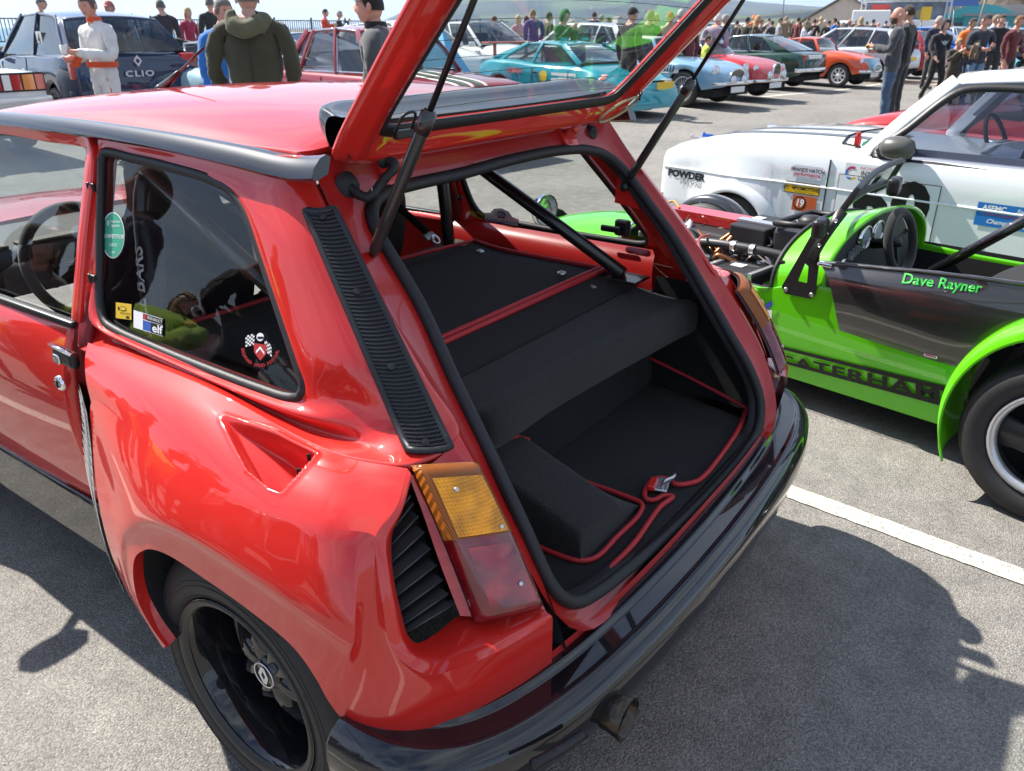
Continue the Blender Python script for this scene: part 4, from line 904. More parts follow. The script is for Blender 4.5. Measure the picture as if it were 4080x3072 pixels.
# painted bays
LINE = mat('line_paint', (.56, .53, .45), .75, bump=.9, bscale=160); t = LINE.node_tree; co = N(t, 'ShaderNodeTexCoord')
nw = N(t, 'ShaderNodeTexNoise'); nw.inputs['Scale'].default_value = 55; nw.inputs['Detail'].default_value = 9; nw.inputs['Roughness'].default_value = .75; t.links.new(co.outputs['Object'], nw.inputs['Vector'])
rw_ = N(t, 'ShaderNodeValToRGB'); e = rw_.color_ramp.elements; e[0].position = .38; e[0].color = (.20, .19, .17, 1); e[1].position = .50; e[1].color = (.58, .55, .47, 1); t.links.new(nw.outputs[0], rw_.inputs[0]); t.links.new(rw_.outputs[0], t.nodes['Principled BSDF'].inputs['Base Color'])
def line(a, b, w=.095, lift=.004):
    a, b = np.array(a, float), np.array(b, float); d = (b-a)/np.linalg.norm(b-a); n = np.array([-d[1], d[0]])*w/2; K = max(2, int(np.linalg.norm(b-a)/(.03 if w < .09 else .5))); V = []; rj = random.Random(int(a[0]*100))
    for i in range(K+1):
        p = a+(b-a)*i/K
        for s_ in (1, -1): q = p+n*s_*(1+rj.uniform(-.07, .05)); V.append((q[0], q[1], gz(*q)+lift))
    return struct(mesh('bay_line', V, [(2*i, 2*i+1, 2*i+3, 2*i+2) for i in range(K)], LINE, None, False))
line((1.085, -.2), (.935, -1.75), .088); line((1.085+.0, -.2), (1.28, 2.6), .088)
line((3.75, -2.6), (3.95, 2.4), .09); line((6.3, -2.6), (6.45, 2.4), .09); line((-1.62, -.6), (-1.25, 2.7), .09)
line((3.0, 6.3), (13.6, 6.45), .12); line((13.6, 6.45), (22, 4.7), .13); line((22, 4.7), (31, 4.2), .12)
for x in (9.4, 11.7, 14.1, 16.4, 18.8, 21.2, 23.6): line((x, 5.4), (x+.2, 10.4), .10)
# strip of pinkish block paving across the car park
PAV = [mat('pave_%d' % i, c, .85, var=.2, vscale=4) for i, c in enumerate(((.36, .25, .19), (.40, .30, .22), (.33, .22, .17)))]
pvs = struct(mesh('paved_crossing', [(25.0, 1.2, .003), (25.0, 5.0, gz(0, 5)+.003), (27.2, 5.0, gz(0, 5)+.003), (27.2, 1.2, .003)], [(0, 1, 2, 3)], mat('paving_joint', (.2, .17, .14), .9), None, False))
for i in range(6):
    for j in range(10):
        b = MB(); b.box((25.18+.36*i, 1.4+.375*j, .008+gz(0, 1.4+.375*j)), (.33, .345, .012)); b.obj('paver', PAV[(i*3+j*5) % 3], pvs)
# far hills over the bay
HILLM = bpy.data.materials.new('hill_woods'); HILLM.use_nodes = True; t = HILLM.node_tree; b_ = t.nodes['Principled BSDF']; b_.inputs['Roughness'].default_value = 1; b_.inputs['Specular IOR Level'].default_value = 0
co = N(t, 'ShaderNodeTexCoord'); n1 = N(t, 'ShaderNodeTexNoise'); n1.inputs['Scale'].default_value = .006; n1.inputs['Detail'].default_value = 7; n2 = N(t, 'ShaderNodeTexVoronoi'); n2.inputs['Scale'].default_value = .0045
for n in (n1, n2): t.links.new(co.outputs['Object'], n.inputs['Vector'])
rp_ = N(t, 'ShaderNodeValToRGB'); e = rp_.color_ramp.elements; e[0].position = .42; e[0].color = (.022, .028, .030, 1); e[1].position = .60; e[1].color = (.055, .062, .045, 1); e.new(.5).color = (.033, .040, .036, 1); t.links.new(n1.outputs[0], rp_.inputs[0])
rp2 = N(t, 'ShaderNodeValToRGB'); e = rp2.color_ramp.elements; e[0].position = .70; e[0].color = (0, 0, 0, 1); e[1].position = .74; e[1].color = (1, 1, 1, 1); t.links.new(n2.outputs['Color'], rp2.inputs[0])
mx_ = N(t, 'ShaderNodeMixRGB'); mx_.inputs[2].default_value = (.085, .105, .05, 1); t.links.new(rp2.outputs[0], mx_.inputs[0]); t.links.new(rp_.outputs[0], mx_.inputs[1]); t.links.new(mx_.outputs[0], b_.inputs['Base Color'])
def hill(name, pts, D0, D1, rough, seed):
    """ridge: pts = (picture column, elevation in picture px above the horizon); D0 distance of the foot, D1 of the ridge"""
    rnd = np.random.RandomState(seed); us = np.linspace(pts[0][0], pts[-1][0], 90); hs = np.interp(us, [p[0] for p in pts], [p[1] for p in pts])
    nzv = np.convolve(rnd.randn(110), np.ones(5)/5, 'same')[:90]*rough; G_ = []
    for k, f in enumerate(np.linspace(0, 1, 14)):
        row = []
        for i, u in enumerate(us):
            d = hdir(u); D = D0+(D1-D0)*f; z = (hs[i]+nzv[i]+rnd.randn()*rough*.35)*D1/1710.*math.sin(f*PI/2)**1.1
            row.append((CO[0]+d[0]*D, CO[1]+d[1]*D, -4 if k == 0 else z))
        G_.append(row)
    G_.append([(p[0]*1.1, p[1]*1.1, -4.5) for p in G_[-1]])
    return struct(gridobj(name, np.array(G_), HILLM, None, smooth=True))
hill('hills', [(780, -2), (850, 18), (930, 52), (1050, 57), (1250, 58), (1400, 60), (1520, 52), (1650, 40), (1750, 32), (1900, 36), (2100, 34), (2400, 30)], 2300, 4200, 1.0, 3)
hill('near_hill', [(1050, 1), (1250, 6), (1400, 12), (1520, 18), (1650, 22), (1760, 30), (1880, 32), (2050, 24), (2300, 20)], 1100, 1700, 1.6, 5)
# village on the far shore
rnd = random.Random(4); HW_ = mat('far_wall', (.62, .58, .52), .9); HR_ = mat('far_roof', (.22, .17, .15), .9)
for k in range(46):
    u = rnd.uniform(1130, 1560); D = rnd.uniform(1350, 1900); d = hdir(u); w = rnd.uniform(9, 20); h = rnd.uniform(6, 10); z0 = (2+ (u-1050)/500*12*rnd.random())*D/1710.*.8
    r = thing('far_house', 'tiny pale house in the village on the far shore', 'house', (CO[0]+d[0]*D, CO[1]+d[1]*D, z0), rnd.uniform(0, 3), 'houses on the far shore')
    b = MB(); b.box((0, 0, h/2-4), (w, 9, h+8)); b.obj('wall', HW_, r)
    V = [(-w/2-.5, -5, h), (w/2+.5, -5, h), (w/2+.5, 5, h), (-w/2-.5, 5, h), (-w/2-.5, 0, h+3.5), (w/2+.5, 0, h+3.5)]; mesh('roof', V, [(0, 1, 5, 4), (2, 3, 4, 5), (0, 4, 3), (1, 2, 5)], HR_, r, False)
# sea wall of rough stones, railing on the promenade
WY = 34.2; g0 = gz(0, WY)
sw_ = thing('sea_wall', 'low wall of rough brown stones along the promenade under the railing', 'wall', (0, WY, g0))
b = MB(); b.box((26, .1, .22), (64, .34, .44)); b.obj('wall_core', mat('wall_mortar', (.13, .10, .075), .95), sw_)
STN = [mat('stone_%d' % i, c, .95, bump=.8, bscale=12, var=.3, vscale=6) for i, c in enumerate(((.20, .155, .11), (.25, .20, .14), (.16, .125, .095)))]
proto = []
for k in range(3):
    bm = bmesh.new(); bmesh.ops.create_cube(bm, size=1); bmesh.ops.bevel(bm, geom=bm.edges[:], offset=.18, segments=1, affect='EDGES'); rr = random.Random(k)
    for v in bm.verts: v.co += Vector((rr.uniform(-.07, .07), rr.uniform(-.07, .07), rr.uniform(-.07, .07)))
    me = bpy.data.meshes.new('wall_stone'); bm.to_mesh(me); bm.free(); me.materials.append(STN[k]); proto.append(me)
k = 0; x = 4.; rr = random.Random(9)
while x < 56 and k < 280:
    w = rr.uniform(.34, .62)
    for row in range(2):
        o = bpy.data.objects.new('stone', proto[rr.randrange(3)]); COL.objects.link(o); o.parent = sw_; hh = rr.uniform(.24, .32) if row else .30; o.scale = (w*.98, .42, hh); o.location = (x+w/2+(.12 if row else 0), -.06, .16 if not row else .30+hh/2); k += 1
    x += w
RAIL = mat('railing_paint', (.05, .06, .055), .5, var=.3, vscale=8)
fz = .58
rl_ = thing('railing', 'dark metal railing with close upright bars along the sea front', 'railing', (0, WY+.5, g0))
for z in (fz+.95, fz+.12): b = MB(); b.box((26, 0, z), (44, .05, .045)); b.obj('rail', RAIL, rl_)
pm = None
bmm = MB(); bmm.box((0, 0, 0), (.028, .028, .83)); bar0 = bmm.obj('bar', RAIL, rl_); bar0.location = (8, 0, fz+.535)
n = 0; x = 8.16
while x < 47 and n < 285:
    o = bar0.copy(); COL.objects.link(o); o.location = (x, 0, fz+.535); x += .145; n += 1
bmm = MB(); bmm.box((0, 0, .8), (.075, .075, 1.65)); bmm.lathe([(1.62, .05), (1.66, .055), (1.70, .0)], 10, 'Z'); po0 = bmm.obj('post', RAIL, rl_); po0.location = (8, 0, 0)
for k in range(1, 17): o = po0.copy(); COL.objects.link(o); o.location = (8+2.45*k, 0, 0)
# ------------------------------------------------------------------ buildings on the right
def px(u, v, D):                                # point seen at (u,v), horizontal distance D
    d = ray(u, v); h = math.hypot(d[0], d[1]); return CO+d*(D/h)
def frame_at(u, D):
    p = at_d(u, D); h = hdir(u); return p, -math.atan2(h[0], h[1])
WIN = mat('window_dark', (.05, .06, .07), .15)
def gable():
    p, rz = frame_at(1822, 100); B = thing('gabled_building', 'beige gabled building with a wide front gable beside the car park', 'building', p, rz)
    W_, H_, R2 = 9.2, 1.5, 4.25; WALL = mat('beige_render', (.60, .50, .40), .9, var=.1, vscale=2)
    V = [(-W_/2, 0, 0), (W_/2, 0, 0), (W_/2, 0, H_), (0, 0, R2), (-W_/2, 0, H_), (-W_/2, 12, 0), (W_/2, 12, 0), (W_/2, 12, H_), (0, 12, R2), (-W_/2, 12, H_)]
    mesh('wall', V, [(0, 1, 2, 3, 4), (5, 9, 8, 7, 6), (0, 4, 9, 5), (1, 6, 7, 2)], WALL, B, False)
    for s_ in (-1, 1):
        V = [(0, -.35, R2+.12), (s_*(W_/2+.5), -.35, H_-.22), (s_*(W_/2+.5), 12.3, H_-.22), (0, 12.3, R2+.12)]; solid(mesh('roof', V, [(0, 1, 2, 3)], mat('brown_tiles', (.20, .15, .115), .9, var=.3, vscale=3), B, False), .14)
    for x, w in ((-1.9, .9), (-.7, .9), (.6, .9)):
        b = MB(); b.box((x, -.03, .75), (w, .06, 1.0)); f = b.obj('window', mat('white_frame', (.7, .7, .68), .5), B); b = MB(); b.box((x-.2, -.07, .75), (.34, .04, .85)); b.box((x+.2, -.07, .75), (.34, .04, .85)) if 0 else None; b.obj('pane', WIN, f); b = MB(); b.box((x+.2, -.07, .75), (.34, .04, .85)); b.obj('pane', WIN, f)
    b = MB(); b.box((-3.3, -.03, 1.0), (.9, .06, .5)); b.obj('wall_sign', mat('blue_sign', (.05, .14, .4), .5), B)
gable()
def simple_block(name, label, cat, u, D, w, d, h, m_, wins=(), roof=None, z0=0., extra=None):
    p, rz = frame_at(u, D); B = thing(name, label, cat, (p[0], p[1], p[2]+z0), rz)
    b = MB(); b.box((0, d/2, h/2), (w, d, h)); b.obj('wall', m_, B)
    for x, z, ww, hh in wins:
        b = MB(); b.box((x, -.02, z), (ww, .08, hh)); b.obj('window', WIN, B)
    if roof: b = MB(); b.box((0, d/2, h+.1), (w+.3, d+.3, .2)); b.obj('roof', roof, B)
    return B
simple_block('cream_building', 'flat cream building wall standing above the parked cars', 'building', 2005, 120, 8, 10, 6.2, mat('cream_render', (.55, .45, .26), .9), roof=mat('cream_cap', (.5, .42, .28), .9))
simple_block('apartment_block', 'white apartment block with rows of windows and balconies', 'building', 1945, 150, 13, 12, 8.2, mat('white_render', (.68, .68, .66), .8), [(x, z, 1.6, 1.2) for x in (-4.6, -1.6, 1.6, 4.6) for z in (4.2, 6.6)], mat('white_cap', (.6, .6, .6), .8))
simple_block('retaining_wall', 'long pale concrete retaining wall below the scrubby bank', 'wall', 2190, 110, 40, 1.5, 3.6, mat('pale_concrete', (.36, .34, .32), .95, var=.15, vscale=.5))
hut = simple_block('beach_hut', 'turquoise timber kiosk with a curved roof front', 'kiosk', 2112, 85, 5.2, 4, 2.4, mat('turquoise_boards', (.03, .24, .27), .6), [(-1.2, 1.1, 1.6, 1.2), (1.0, 1.1, 1.6, 1.2)])
V = [(-2.7+5.4*i/12, -.1, 2.4+.75*math.sin(PI*i/12)) for i in range(13)]+[(-2.7, -.1, 2.1), (2.7, -.1, 2.1)]; solid(mesh('curved_gable', V, [tuple(list(range(13))+[14, 13])], mat('turquoise_trim', (.05, .33, .36), .5), hut, False), .3)
b = MB(); b.box((0, -.25, 2.55), (1.6, .04, .28)); b.obj('name_board', mat('white_board', (.75, .75, .72), .5), hut)
hut2 = simple_block('beach_hut', 'long turquoise timber hut row with white framed doors', 'kiosk', 2210, 84, 9.0, 4, 2.3, MATS['turquoise_boards'], [], mat('grey_felt', (.25, .26, .27), .9))
for x in (-3.4, -1.6, .6): b = MB(); b.box((x, -.03, 1.0), (.9, .06, 1.7)); f = b.obj('door', mat('white_frame', (.7, .7, .68), .5), hut2); b = MB(); b.box((x, -.07, 1.2), (.55, .05, 1.0)); b.obj('pane', WIN, f)
# scrub on the bank
def leafmat(name, c): return mat(name, c, .9, var=.5, vscale=1.5)
rs = random.Random(12)
for k, (u, D, w, h, z0, col) in enumerate(((2055, 116, 7, 1.6, 3.0, (.16, .13, .07)), (2110, 118, 8, 2.2, 3.1, (.13, .12, .06)), (2165, 117, 8, 2.8, 3.2, (.17, .14, .09)), (2215, 118, 8, 2.3, 3.2, (.14, .12, .07)))):
    p, rz = frame_at(u, D); S_ = thing('scrub_bush', ['low olive scrub at the left end of the bank above the concrete wall', 'dense olive scrub on the bank behind the kiosk roof', 'tall leafless brown thicket on top of the bank', 'dull green scrub beside the brown thicket on the bank'][k], 'bush', (p[0], p[1], p[2]+z0), rz)
    V = []; F = []
    for i in range(900):
        a = rs.uniform(0, 2*PI); r = math.sqrt(rs.random()); x, y, z = r*math.cos(a)*w/2, r*math.sin(a)*2.5, rs.random()**.8*h*(1-r*r*.8)*rs.uniform(.5, 1.1); s_ = rs.uniform(.08, .2); o_ = len(V)
        for q in range(3): V.append((x+rs.uniform(-s_, s_), y+rs.uniform(-s_, s_), z+rs.uniform(-s_, s_)))
        F.append((o_, o_+1, o_+2))
    mesh('foliage', V, F, leafmat('scrub_%d' % k, col), S_, False); b = MB()
    b.lathe([(0, w*.42), (h*.35, w*.3), (h*.5, .1)], 12, 'Z'); b.obj('stems', leafmat('stems', (.09, .07, .05)), S_)
# big screen on a truss, white lorry and van
p, rz = frame_at(1948, 72); S_ = thing('stage_screen', 'large advertising screen in a silver truss frame above a white trailer', 'screen', p, rz)
ALU = mat('truss_alu', (.55, .57, .6), .4, metal=.6)
for x in (-2.9, 2.9): b = MB(); [b.tube([(x+dx, dy, 0), (x+dx, dy, 3.3)], .05, 6) for dx in (-.16, .16) for dy in (-.1, .1)]; b.obj('truss_post', ALU, S_)
for z in (3.2,): b = MB(); [b.tube([(-3, dy, z+dz), (3, dy, z+dz)], .05, 6) for dz in (-.16, .16) for dy in (-.1, .1)]; [b.tube([(-3+.5*i, -.1, z-.16), (-2.75+.5*i, -.1, z+.16), (-2.5+.5*i, -.1, z-.16)], .03, 5) for i in range(12)]; b.obj('truss_beam', ALU, S_)
b = MB(); b.box((0, 0, 2.45), (5.4, .12, 1.3)); pn = b.obj('screen_panel', mat('screen_picture', (.12, .14, .18), .4, var=.6, vscale=1.2), S_)
b = MB(); b.box((-1.7, -.08, 2.6), (1.3, .04, .5)); b.obj('red_banner', mat('banner_red', (.5, .05, .04), .5), S_)
for i, (x, c) in enumerate(((-.3, (.45, .3, .1)), (.4, (.5, .42, .2)), (1.1, (.3, .25, .12)))): b = MB(); b.lathe([(-.02, 0), (-.02, .30), (0, .32)], 14, 'Y', (x, -.07, 2.2)); b.obj('picture_patch', mat('picture_%d' % i, c, .5), S_)
b = MB(); b.box((.3, .6, .95), (5.0, 2.2, 1.7)); tr_ = b.obj('trailer_body', mat('white_panel', (.78, .78, .77), .4), S_); bev(tr_, .06)
b = MB(); b.box((-.6, -.52, .85), (.8, .05, 1.4)); b.obj('trailer_door', mat('green_curtain', (.12, .2, .05), .6), tr_)
p, rz = frame_at(1862, 70); L_ = thing('box_van', 'white box van with a high square body beside the gabled building', 'van', p, rz)
b = MB(); b.box((.5, 1.5, 1.35), (2.6, 4, 2.1)); bev(b.obj('box_body', MATS['white_panel'], L_), .08)
b = MB(); b.box((-1.25, 1.2, .95), (1.3, 2, 1.5)); bev(b.obj('cab', MATS['white_panel'], L_), .2, 3)
b = MB(); b.box((-1.25, .18, 1.25), (1.0, .04, .5)); b.obj('cab_window', WIN, L_)
for x in (-1.3, 1.1): b = MB(); b.lathe([(-.1, 0), (-.1, .3), (-.06, .36), (.15, .36), (.2, .3)], 20, 'Y', (x, .2, .36)); b.obj('wheel', TYRE, L_, True)
# poles and road signs
POLE = mat('galvanised_pole', (.22, .21, .19), .5, metal=.5)
def pole(label, u0, u1, D, ztop, r=.07, group=None, nm='lamp_post'):
    p = at_d(u0, D); q = px(u1, 58-(ztop)*1710/D, D); T = thing(nm, label, 'pole', p, 0, group); b = MB(); e_ = np.array([q[0]-p[0], q[1]-p[1], q[2]-p[2]]); b.tube([(0, 0, 0), tuple(e_*.35), tuple(e_)], r, 8, rs=[r*1.3, r, r*.8]); b.obj('pole', POLE, T, True); return T
pole('tall leaning lamp post beside the turquoise kiosk', 2108, 2152, 70, 5.4, .09)
pole('slim dark pole rising behind the retaining wall', 2068, 2090, 95, 6.0, .08)
pole('thin grey mast behind the red and blue hatchbacks', 1690, 1697, 78, 4.6, .06); pole('thin pole standing between the trailer and the white apartments', 1975, 1980, 110, 6, .06)
t1 = pole('short post holding a blue direction sign by the kiosk', 2062, 2062, 82, 2.1, .06, nm='road_sign'); b = MB(); b.box((0, -.1, 3.3), (2.6, .06, .75), -math.atan2(hdir(2062)[0], hdir(2062)[1])); b.obj('sign_plate', mat('blue_plate', (.06, .14, .40), .4), t1)
t1 = pole('post holding a yellow notice among the far cars', 1992, 1992, 62, .9, .05, nm='road_sign'); b = MB(); b.box((0, -.08, 2.15), (.6, .04, .8), -math.atan2(hdir(1992)[0], hdir(1992)[1])); b.obj('sign_plate', mat('yellow_plate', (.65, .42, .03), .5), t1)
t1 = pole('wooden post with an orange banner above the cream building', 1985, 1992, 100, 5.2, .07, nm='flag_pole'); b = MB(); b.box((1.0, 0, 5.9), (1.3, .05, .9)); b.obj('banner', mat('orange_cloth', (.6, .2, .06), .7), t1)
# thin sea haze: one closed box of air round the camera and the whole scene
b = MB(); b.box((0, 0, 98), (19000, 19000, 208)); hz = b.obj('haze', None); hz['kind'] = 'stuff'
hm_ = bpy.data.materials.new('haze_air'); hm_.use_nodes = True; t = hm_.node_tree; t.nodes.clear(); o_ = N(t, 'ShaderNodeOutputMaterial'); pv = N(t, 'ShaderNodeVolumePrincipled'); pv.inputs['Color'].default_value = (.62, .78, 1.0, 1); pv.inputs['Density'].default_value = .00017; pv.inputs['Anisotropy'].default_value = .3
t.links.new(pv.outputs[0], o_.inputs['Volume']); hz.data.materials.append(hm_); hz.display_type = 'WIRE'
# ================================================================== car builder for the other cars
CGL = glassmat('car_glass', (.55, .60, .60), 1.2)
CGD = glassmat('car_glass_dark', (.25, .28, .30), 1.2)
ALW = mat('alloy_wheel', (.55, .56, .58), .3, metal=.7); WHW = mat('white_wheel', (.7, .7, .7), .35); DKW = mat('dark_wheel', (.03, .03, .03), .35)
PLW = mat('white_plate', (.75, .75, .74), .5); PLY = mat('yellow_number_plate', (.7, .48, .03), .5); HLG = mat('headlamp_glass', (.65, .68, .7), .08, metal=.6); TLR = mat('tail_red', (.45, .015, .012), .15, coat=1); TLA = mat('tail_amber', (.7, .22, .02), .15, coat=1)
BLKT = mat('black_trim', (.012, .012, .013), .45); SEATB = mat('seat_black', (.012, .012, .013), .85); GRI = mat('grille_dark', (.01, .01, .01), .5)
_wc = {}
def car_wheel(parent, x, y, r, w, rim, style, out):
    """tyre, rim and centre of one wheel; meshes shared between alike wheels. out = +1/-1 side facing outwards"""
    key = (round(r, 3), round(w, 3), rim.name, style)
    if key not in _wc:
        rr = r*(.66 if style != 'wire' else .70)
        b = MB(); b.lathe([(-w*.9, rr*.9), (-w*.9, r*.93), (-w*.75, r), (-w*.1, r), (.01, r*.95), (.022, (r+rr)/2), (.012, rr*1.02), (0, rr)], 36, 'X'); t_ = mesh('tyre', b.V, b.F, TYRE); mt = t_.data; bpy.data.objects.remove(t_)
        b = MB(); b.lathe([(.004, rr*1.02), (.014, rr*.99), (.006, rr*.93), (-.03, rr*.90), (-.05, rr*.86)], 36, 'X')
        n = {'eight': 8, 'five': 5, 'wire': 20, 'ten': 10, 'disc': 0, 'four': 4}.get(style, 8); wd = {'eight': .055, 'five': .085, 'wire': .008, 'ten': .03, 'four': .12}.get(style, .05)*r/.3
        for k in range(n):
            a = 2*PI*k/n; c_, s_ = math.cos(a), math.sin(a); V = []
            for rad, ww, dx in ((rr*.18, wd*.9, .0), (rr*.55, wd*.75, -.004), (rr*.95, wd, -.03)):
                for sg in (-1, 1): V.append((dx, rad*c_-sg*ww/2*s_, rad*s_+sg*ww/2*c_)); V.append((dx-.03, rad*c_-sg*ww/2*s_, rad*s_+sg*ww/2*c_))
            F = []
            for j in range(2): o_ = 4*j; F += [(o_, o_+2, o_+6, o_+4), (o_, o_+4, o_+5, o_+1), (o_+2, o_+3, o_+7, o_+6)]
            b.add((V, F))
        b.lathe([(-.02, rr*.24), (.008, rr*.22), (.016, rr*.14), (.018, 0)], 16, 'X')
        if style == 'disc': b.lathe([(-.03, rr*.9), (-.012, rr*.6), (.0, rr*.3)], 28, 'X')
        q = mesh('rim', b.V, b.F, rim); mr_ = q.data; bpy.data.objects.remove(q)
        b = MB(); b.lathe([(-.07, rr*.93), (-.07, 0)], 24, 'X'); q = mesh('brake_backing', b.V, b.F, DARK); mb = q.data; bpy.data.objects.remove(q)
        _wc[key] = (mt, mr_, mb)
    e = bpy.data.objects.new('wheel', None); COL.objects.link(e); e.parent = parent; e.location = (x, y, r); e.rotation_euler = (0, 0, 0 if out > 0 else PI)
    for nm, me in zip(('tyre', 'rim', 'brake_backing'), _wc[key]):
        o = bpy.data.objects.new(nm, me); COL.objects.link(o); o.parent = e
    return e
def lamp_round(parent, c, r, m_, axis='Y', depth=.03, name='headlamp', ring=CHR, fwd=1):
    b = MB(); b.lathe([(-fwd*depth, r*1.0), (0, r), (fwd*depth*.6, r*.75), (fwd*depth, 0)], 20, axis, c); h = b.obj(name, m_, parent, True)
    if ring: b = MB(); b.lathe([(-fwd*depth, r*1.12), (fwd*.004, r*1.10), (fwd*.006, r*.98)], 20, axis, c); b.obj('lamp_ring', ring, h, True)
    return h
def lamp_box(parent, c, d, m_, name='tail_lamp', rz=0.):
    b = MB(); b.box(c, d, rz); o = b.obj(name, m_, parent); bev(o, min(d)*.2, 2); return o
def make_car(name, label, pos, heading, S, group=None):
    """S: stations (y, half width, z low, z shoulder, z centre) from tail to nose; heading = direction of the nose, radians clockwise from +Y"""
    C = thing(name, label, S.get('cat', 'car'), pos, -heading, group)
    body, nst = S['paint'], S.get('n', 72)
    st = cr_uniform([np.array(s_, float) for s_ in S['st']], nst); wl = S['wheels']; r = S['r']; ar = S.get('arch', r*1.14)
    segs = []; q1_, q2_, q3_ = S.get('sq', (.975, .93, .78))
    for y, hw, zl, zs, zt in st:
        cut = zl
        for yw in wl:
            if abs(y-yw) < ar: cut = max(cut, r+math.sqrt(ar*ar-(y-yw)**2)*.98)
        fl = 0.
        for yw in wl: fl = max(fl, S.get('flare', .0)*max(0, 1-abs(y-yw)/(ar*1.35))**.5 if abs(y-yw) < ar*1.35 else 0)
        zs2 = max(zs, cut+.02); z1 = cut+.30*(zs2-cut)
        segs.append([(hw*.95+fl, cut), (hw+fl, cut+.04 if cut > zl else z1*.6+cut*.4), (hw+fl*.8, max(z1, cut+.045)), (hw*.995, zs2-(zs2-z1)*.30), (hw*q1_, zs2-.02), (hw*q2_, zs2+(zt-zs2)*.25), (hw*q3_, zs2+(zt-zs2)*.72), (hw*.4, zt-.004 if zt > zs2 else zt), (0, zt)])
    k = len(segs[0]); G_ = np.zeros((nst, 2*k-1, 3))
    for i, sg in enumerate(segs):
        for j, (x, z) in enumerate(sg): G_[i, j] = (-x, st[i][0], z); G_[i, 2*k-2-j] = (x, st[i][0], z)
    V = G_.reshape(-1, 3); F = grid_faces(nst, 2*k-1); nc = 2*k-1
    F.append(tuple(range(nc))); F.append(tuple((nst-1)*nc+j for j in range(nc))[::-1])
    bo = mesh('body', V, F, body, C); fixn(bo); auto(bo, 45)
    b = MB(); y0, y1 = st[0][0]+.12, st[-1][0]-.12; hw = max(s_[1] for s_ in S['st']); b.box((0, (y0+y1)/2, S.get('floor', .26)), (hw*1.7, y1-y0, .12)); b.box((0, (y0+y1)/2, .42), (hw*1.25, y1-y0-.1, .3)); b.obj('underbody', DARK, C)
    for yw in wl:
        for sx in (-1, 1): car_wheel(C, sx*(hw-S.get('inset', .03)), yw, r, S.get('ww', .19), S.get('rim', ALW), S.get('style', 'eight'), sx)
    g = S.get('gh')
    if g:
        y0, z0, y1, z1, y2, z2, y3, z3 = g['c']; hb, hr = g['hb'], g['hr']; gm = g.get('glass', CGL); rp = g.get('roof', body)
        def row(y, z, w, n=9, cr=.0, bow=0.): return [np.array((w*t_, y+bow*(1-t_*t_), z+cr*(1-t_*t_))) for t_ in np.linspace(-1, 1, n)]
        bw = g.get('bow', .06)
        A0, A1 = row(y0, z0, hb, cr=.0, bow=bw*1.6), row(y1, z1-.03, hr, cr=.035, bow=bw); B1, B0 = row(y2, z2-.03, hr, cr=.035, bow=-bw*.6), row(y3, z3, hb*g.get('tail', .95), bow=-bw)
        if not g.get('open'):
            rr = [A1]
            for f in (.15, .5, .85): y = y1+(y2-y1)*f; z = z1+(z2-z1)*f+g.get('crown', .03)*math.sin(PI*f)-.03; rr.append(row(y, z, hr*(1+.03*math.sin(PI*f)), cr=.04))
            rr.append(B1); G2 = patch(rr, 18, 14); ro = gridobj('roof', G2, rp, C); face_out(ro, (0, 0, 1)); solid(ro, .03)
            rw_ = gridobj('rear_window', patch([[a*.96+b_*.04 for a, b_ in zip(B1, B0)], [a*.5+b_*.5+np.array([0, -.02, .01]) for a, b_ in zip(B1, B0)], [a*.08+b_*.92 for a, b_ in zip(B1, B0)]], 12, 6), gm, C); face_out(rw_, (0, -1, .5))
        wsn = gridobj('windscreen', patch([[a*.97+b_*.03 for a, b_ in zip(A1, A0)], [a*.5+b_*.5+np.array([0, .02, .01]) for a, b_ in zip(A1, A0)], [a*.05+b_*.95 for a, b_ in zip(A1, A0)]], 12, 6), gm, C); face_out(wsn, (0, 1, .5))
        pw = g.get('pw', .045); pm_ = g.get('pillar', body)
        if g.get('open'):
            V, F = sweep(np.array(A1), [(-.015, -.015), (.015, -.015), (.015, .015), (-.015, .015)]); mesh('screen_frame', V, F, pm_, C)
        for sx in (-1, 1):
            def sd(y, z, w): return np.array((sx*w, y, z))
            bas = lambda f: sd(y0+(y3-y0)*f, z0+(z3-z0)*f+g.get('belt', 0.)*math.sin(PI*f), hb*(1+(g.get('tail', .95)-1)*f)+.0)
            top = lambda f: sd(y1+(y2-y1)*f, z1+(z2-z1)*f+g.get('crown', .03)*math.sin(PI*f)-.03, hr*(1+.03*math.sin(PI*f)))
            if g.get('open'):
                V, F = sweep(np.array([bas(0), A1[0 if sx < 0 else -1]]), [(-.015, -.012), (.015, -.012), (.015, .012), (-.015, .012)], up=(sx, 0, 0)); mesh('screen_pillar', V, F, pm_, C); continue
            fs = g.get('split', [.0, .5, 1.])
            for i in range(len(fs)-1):
                a, c = fs[i]+.012, fs[i+1]-.012; ftop = g.get('ftop', fs); ta, tc_ = ftop[i]+.012, ftop[i+1]-.012
                K_ = 6; Gp = np.array([[bas(a+(c-a)*i2/K_)*(1-j/3)+top(ta+(tc_-ta)*i2/K_)*(j/3)+np.array([-sx*.012, 0, 0]) for i2 in range(K_+1)] for j in range(4)])
                pn_ = gridobj('side_window', Gp, g.get('sideglass', gm), C); face_out(pn_, (sx, 0, 0))
                if g.get('trim'):
                    lp_ = [Gp[0, q] for q in range(K_+1)]+[Gp[q, -1] for q in range(1, 4)]+[Gp[3, q] for q in range(K_-1, -1, -1)]+[Gp[q, 0] for q in (2, 1)]
                    V, F = sweep(np.array(lp_)+np.array([sx*.008, 0, 0]), [(-.009, -.006), (.009, -.006), (.009, .006), (-.009, .006)], True, up=(sx, 0, 0)); mesh('window_trim', V, F, g['trim'], pn_)
            ft = g.get('ftop', fs)
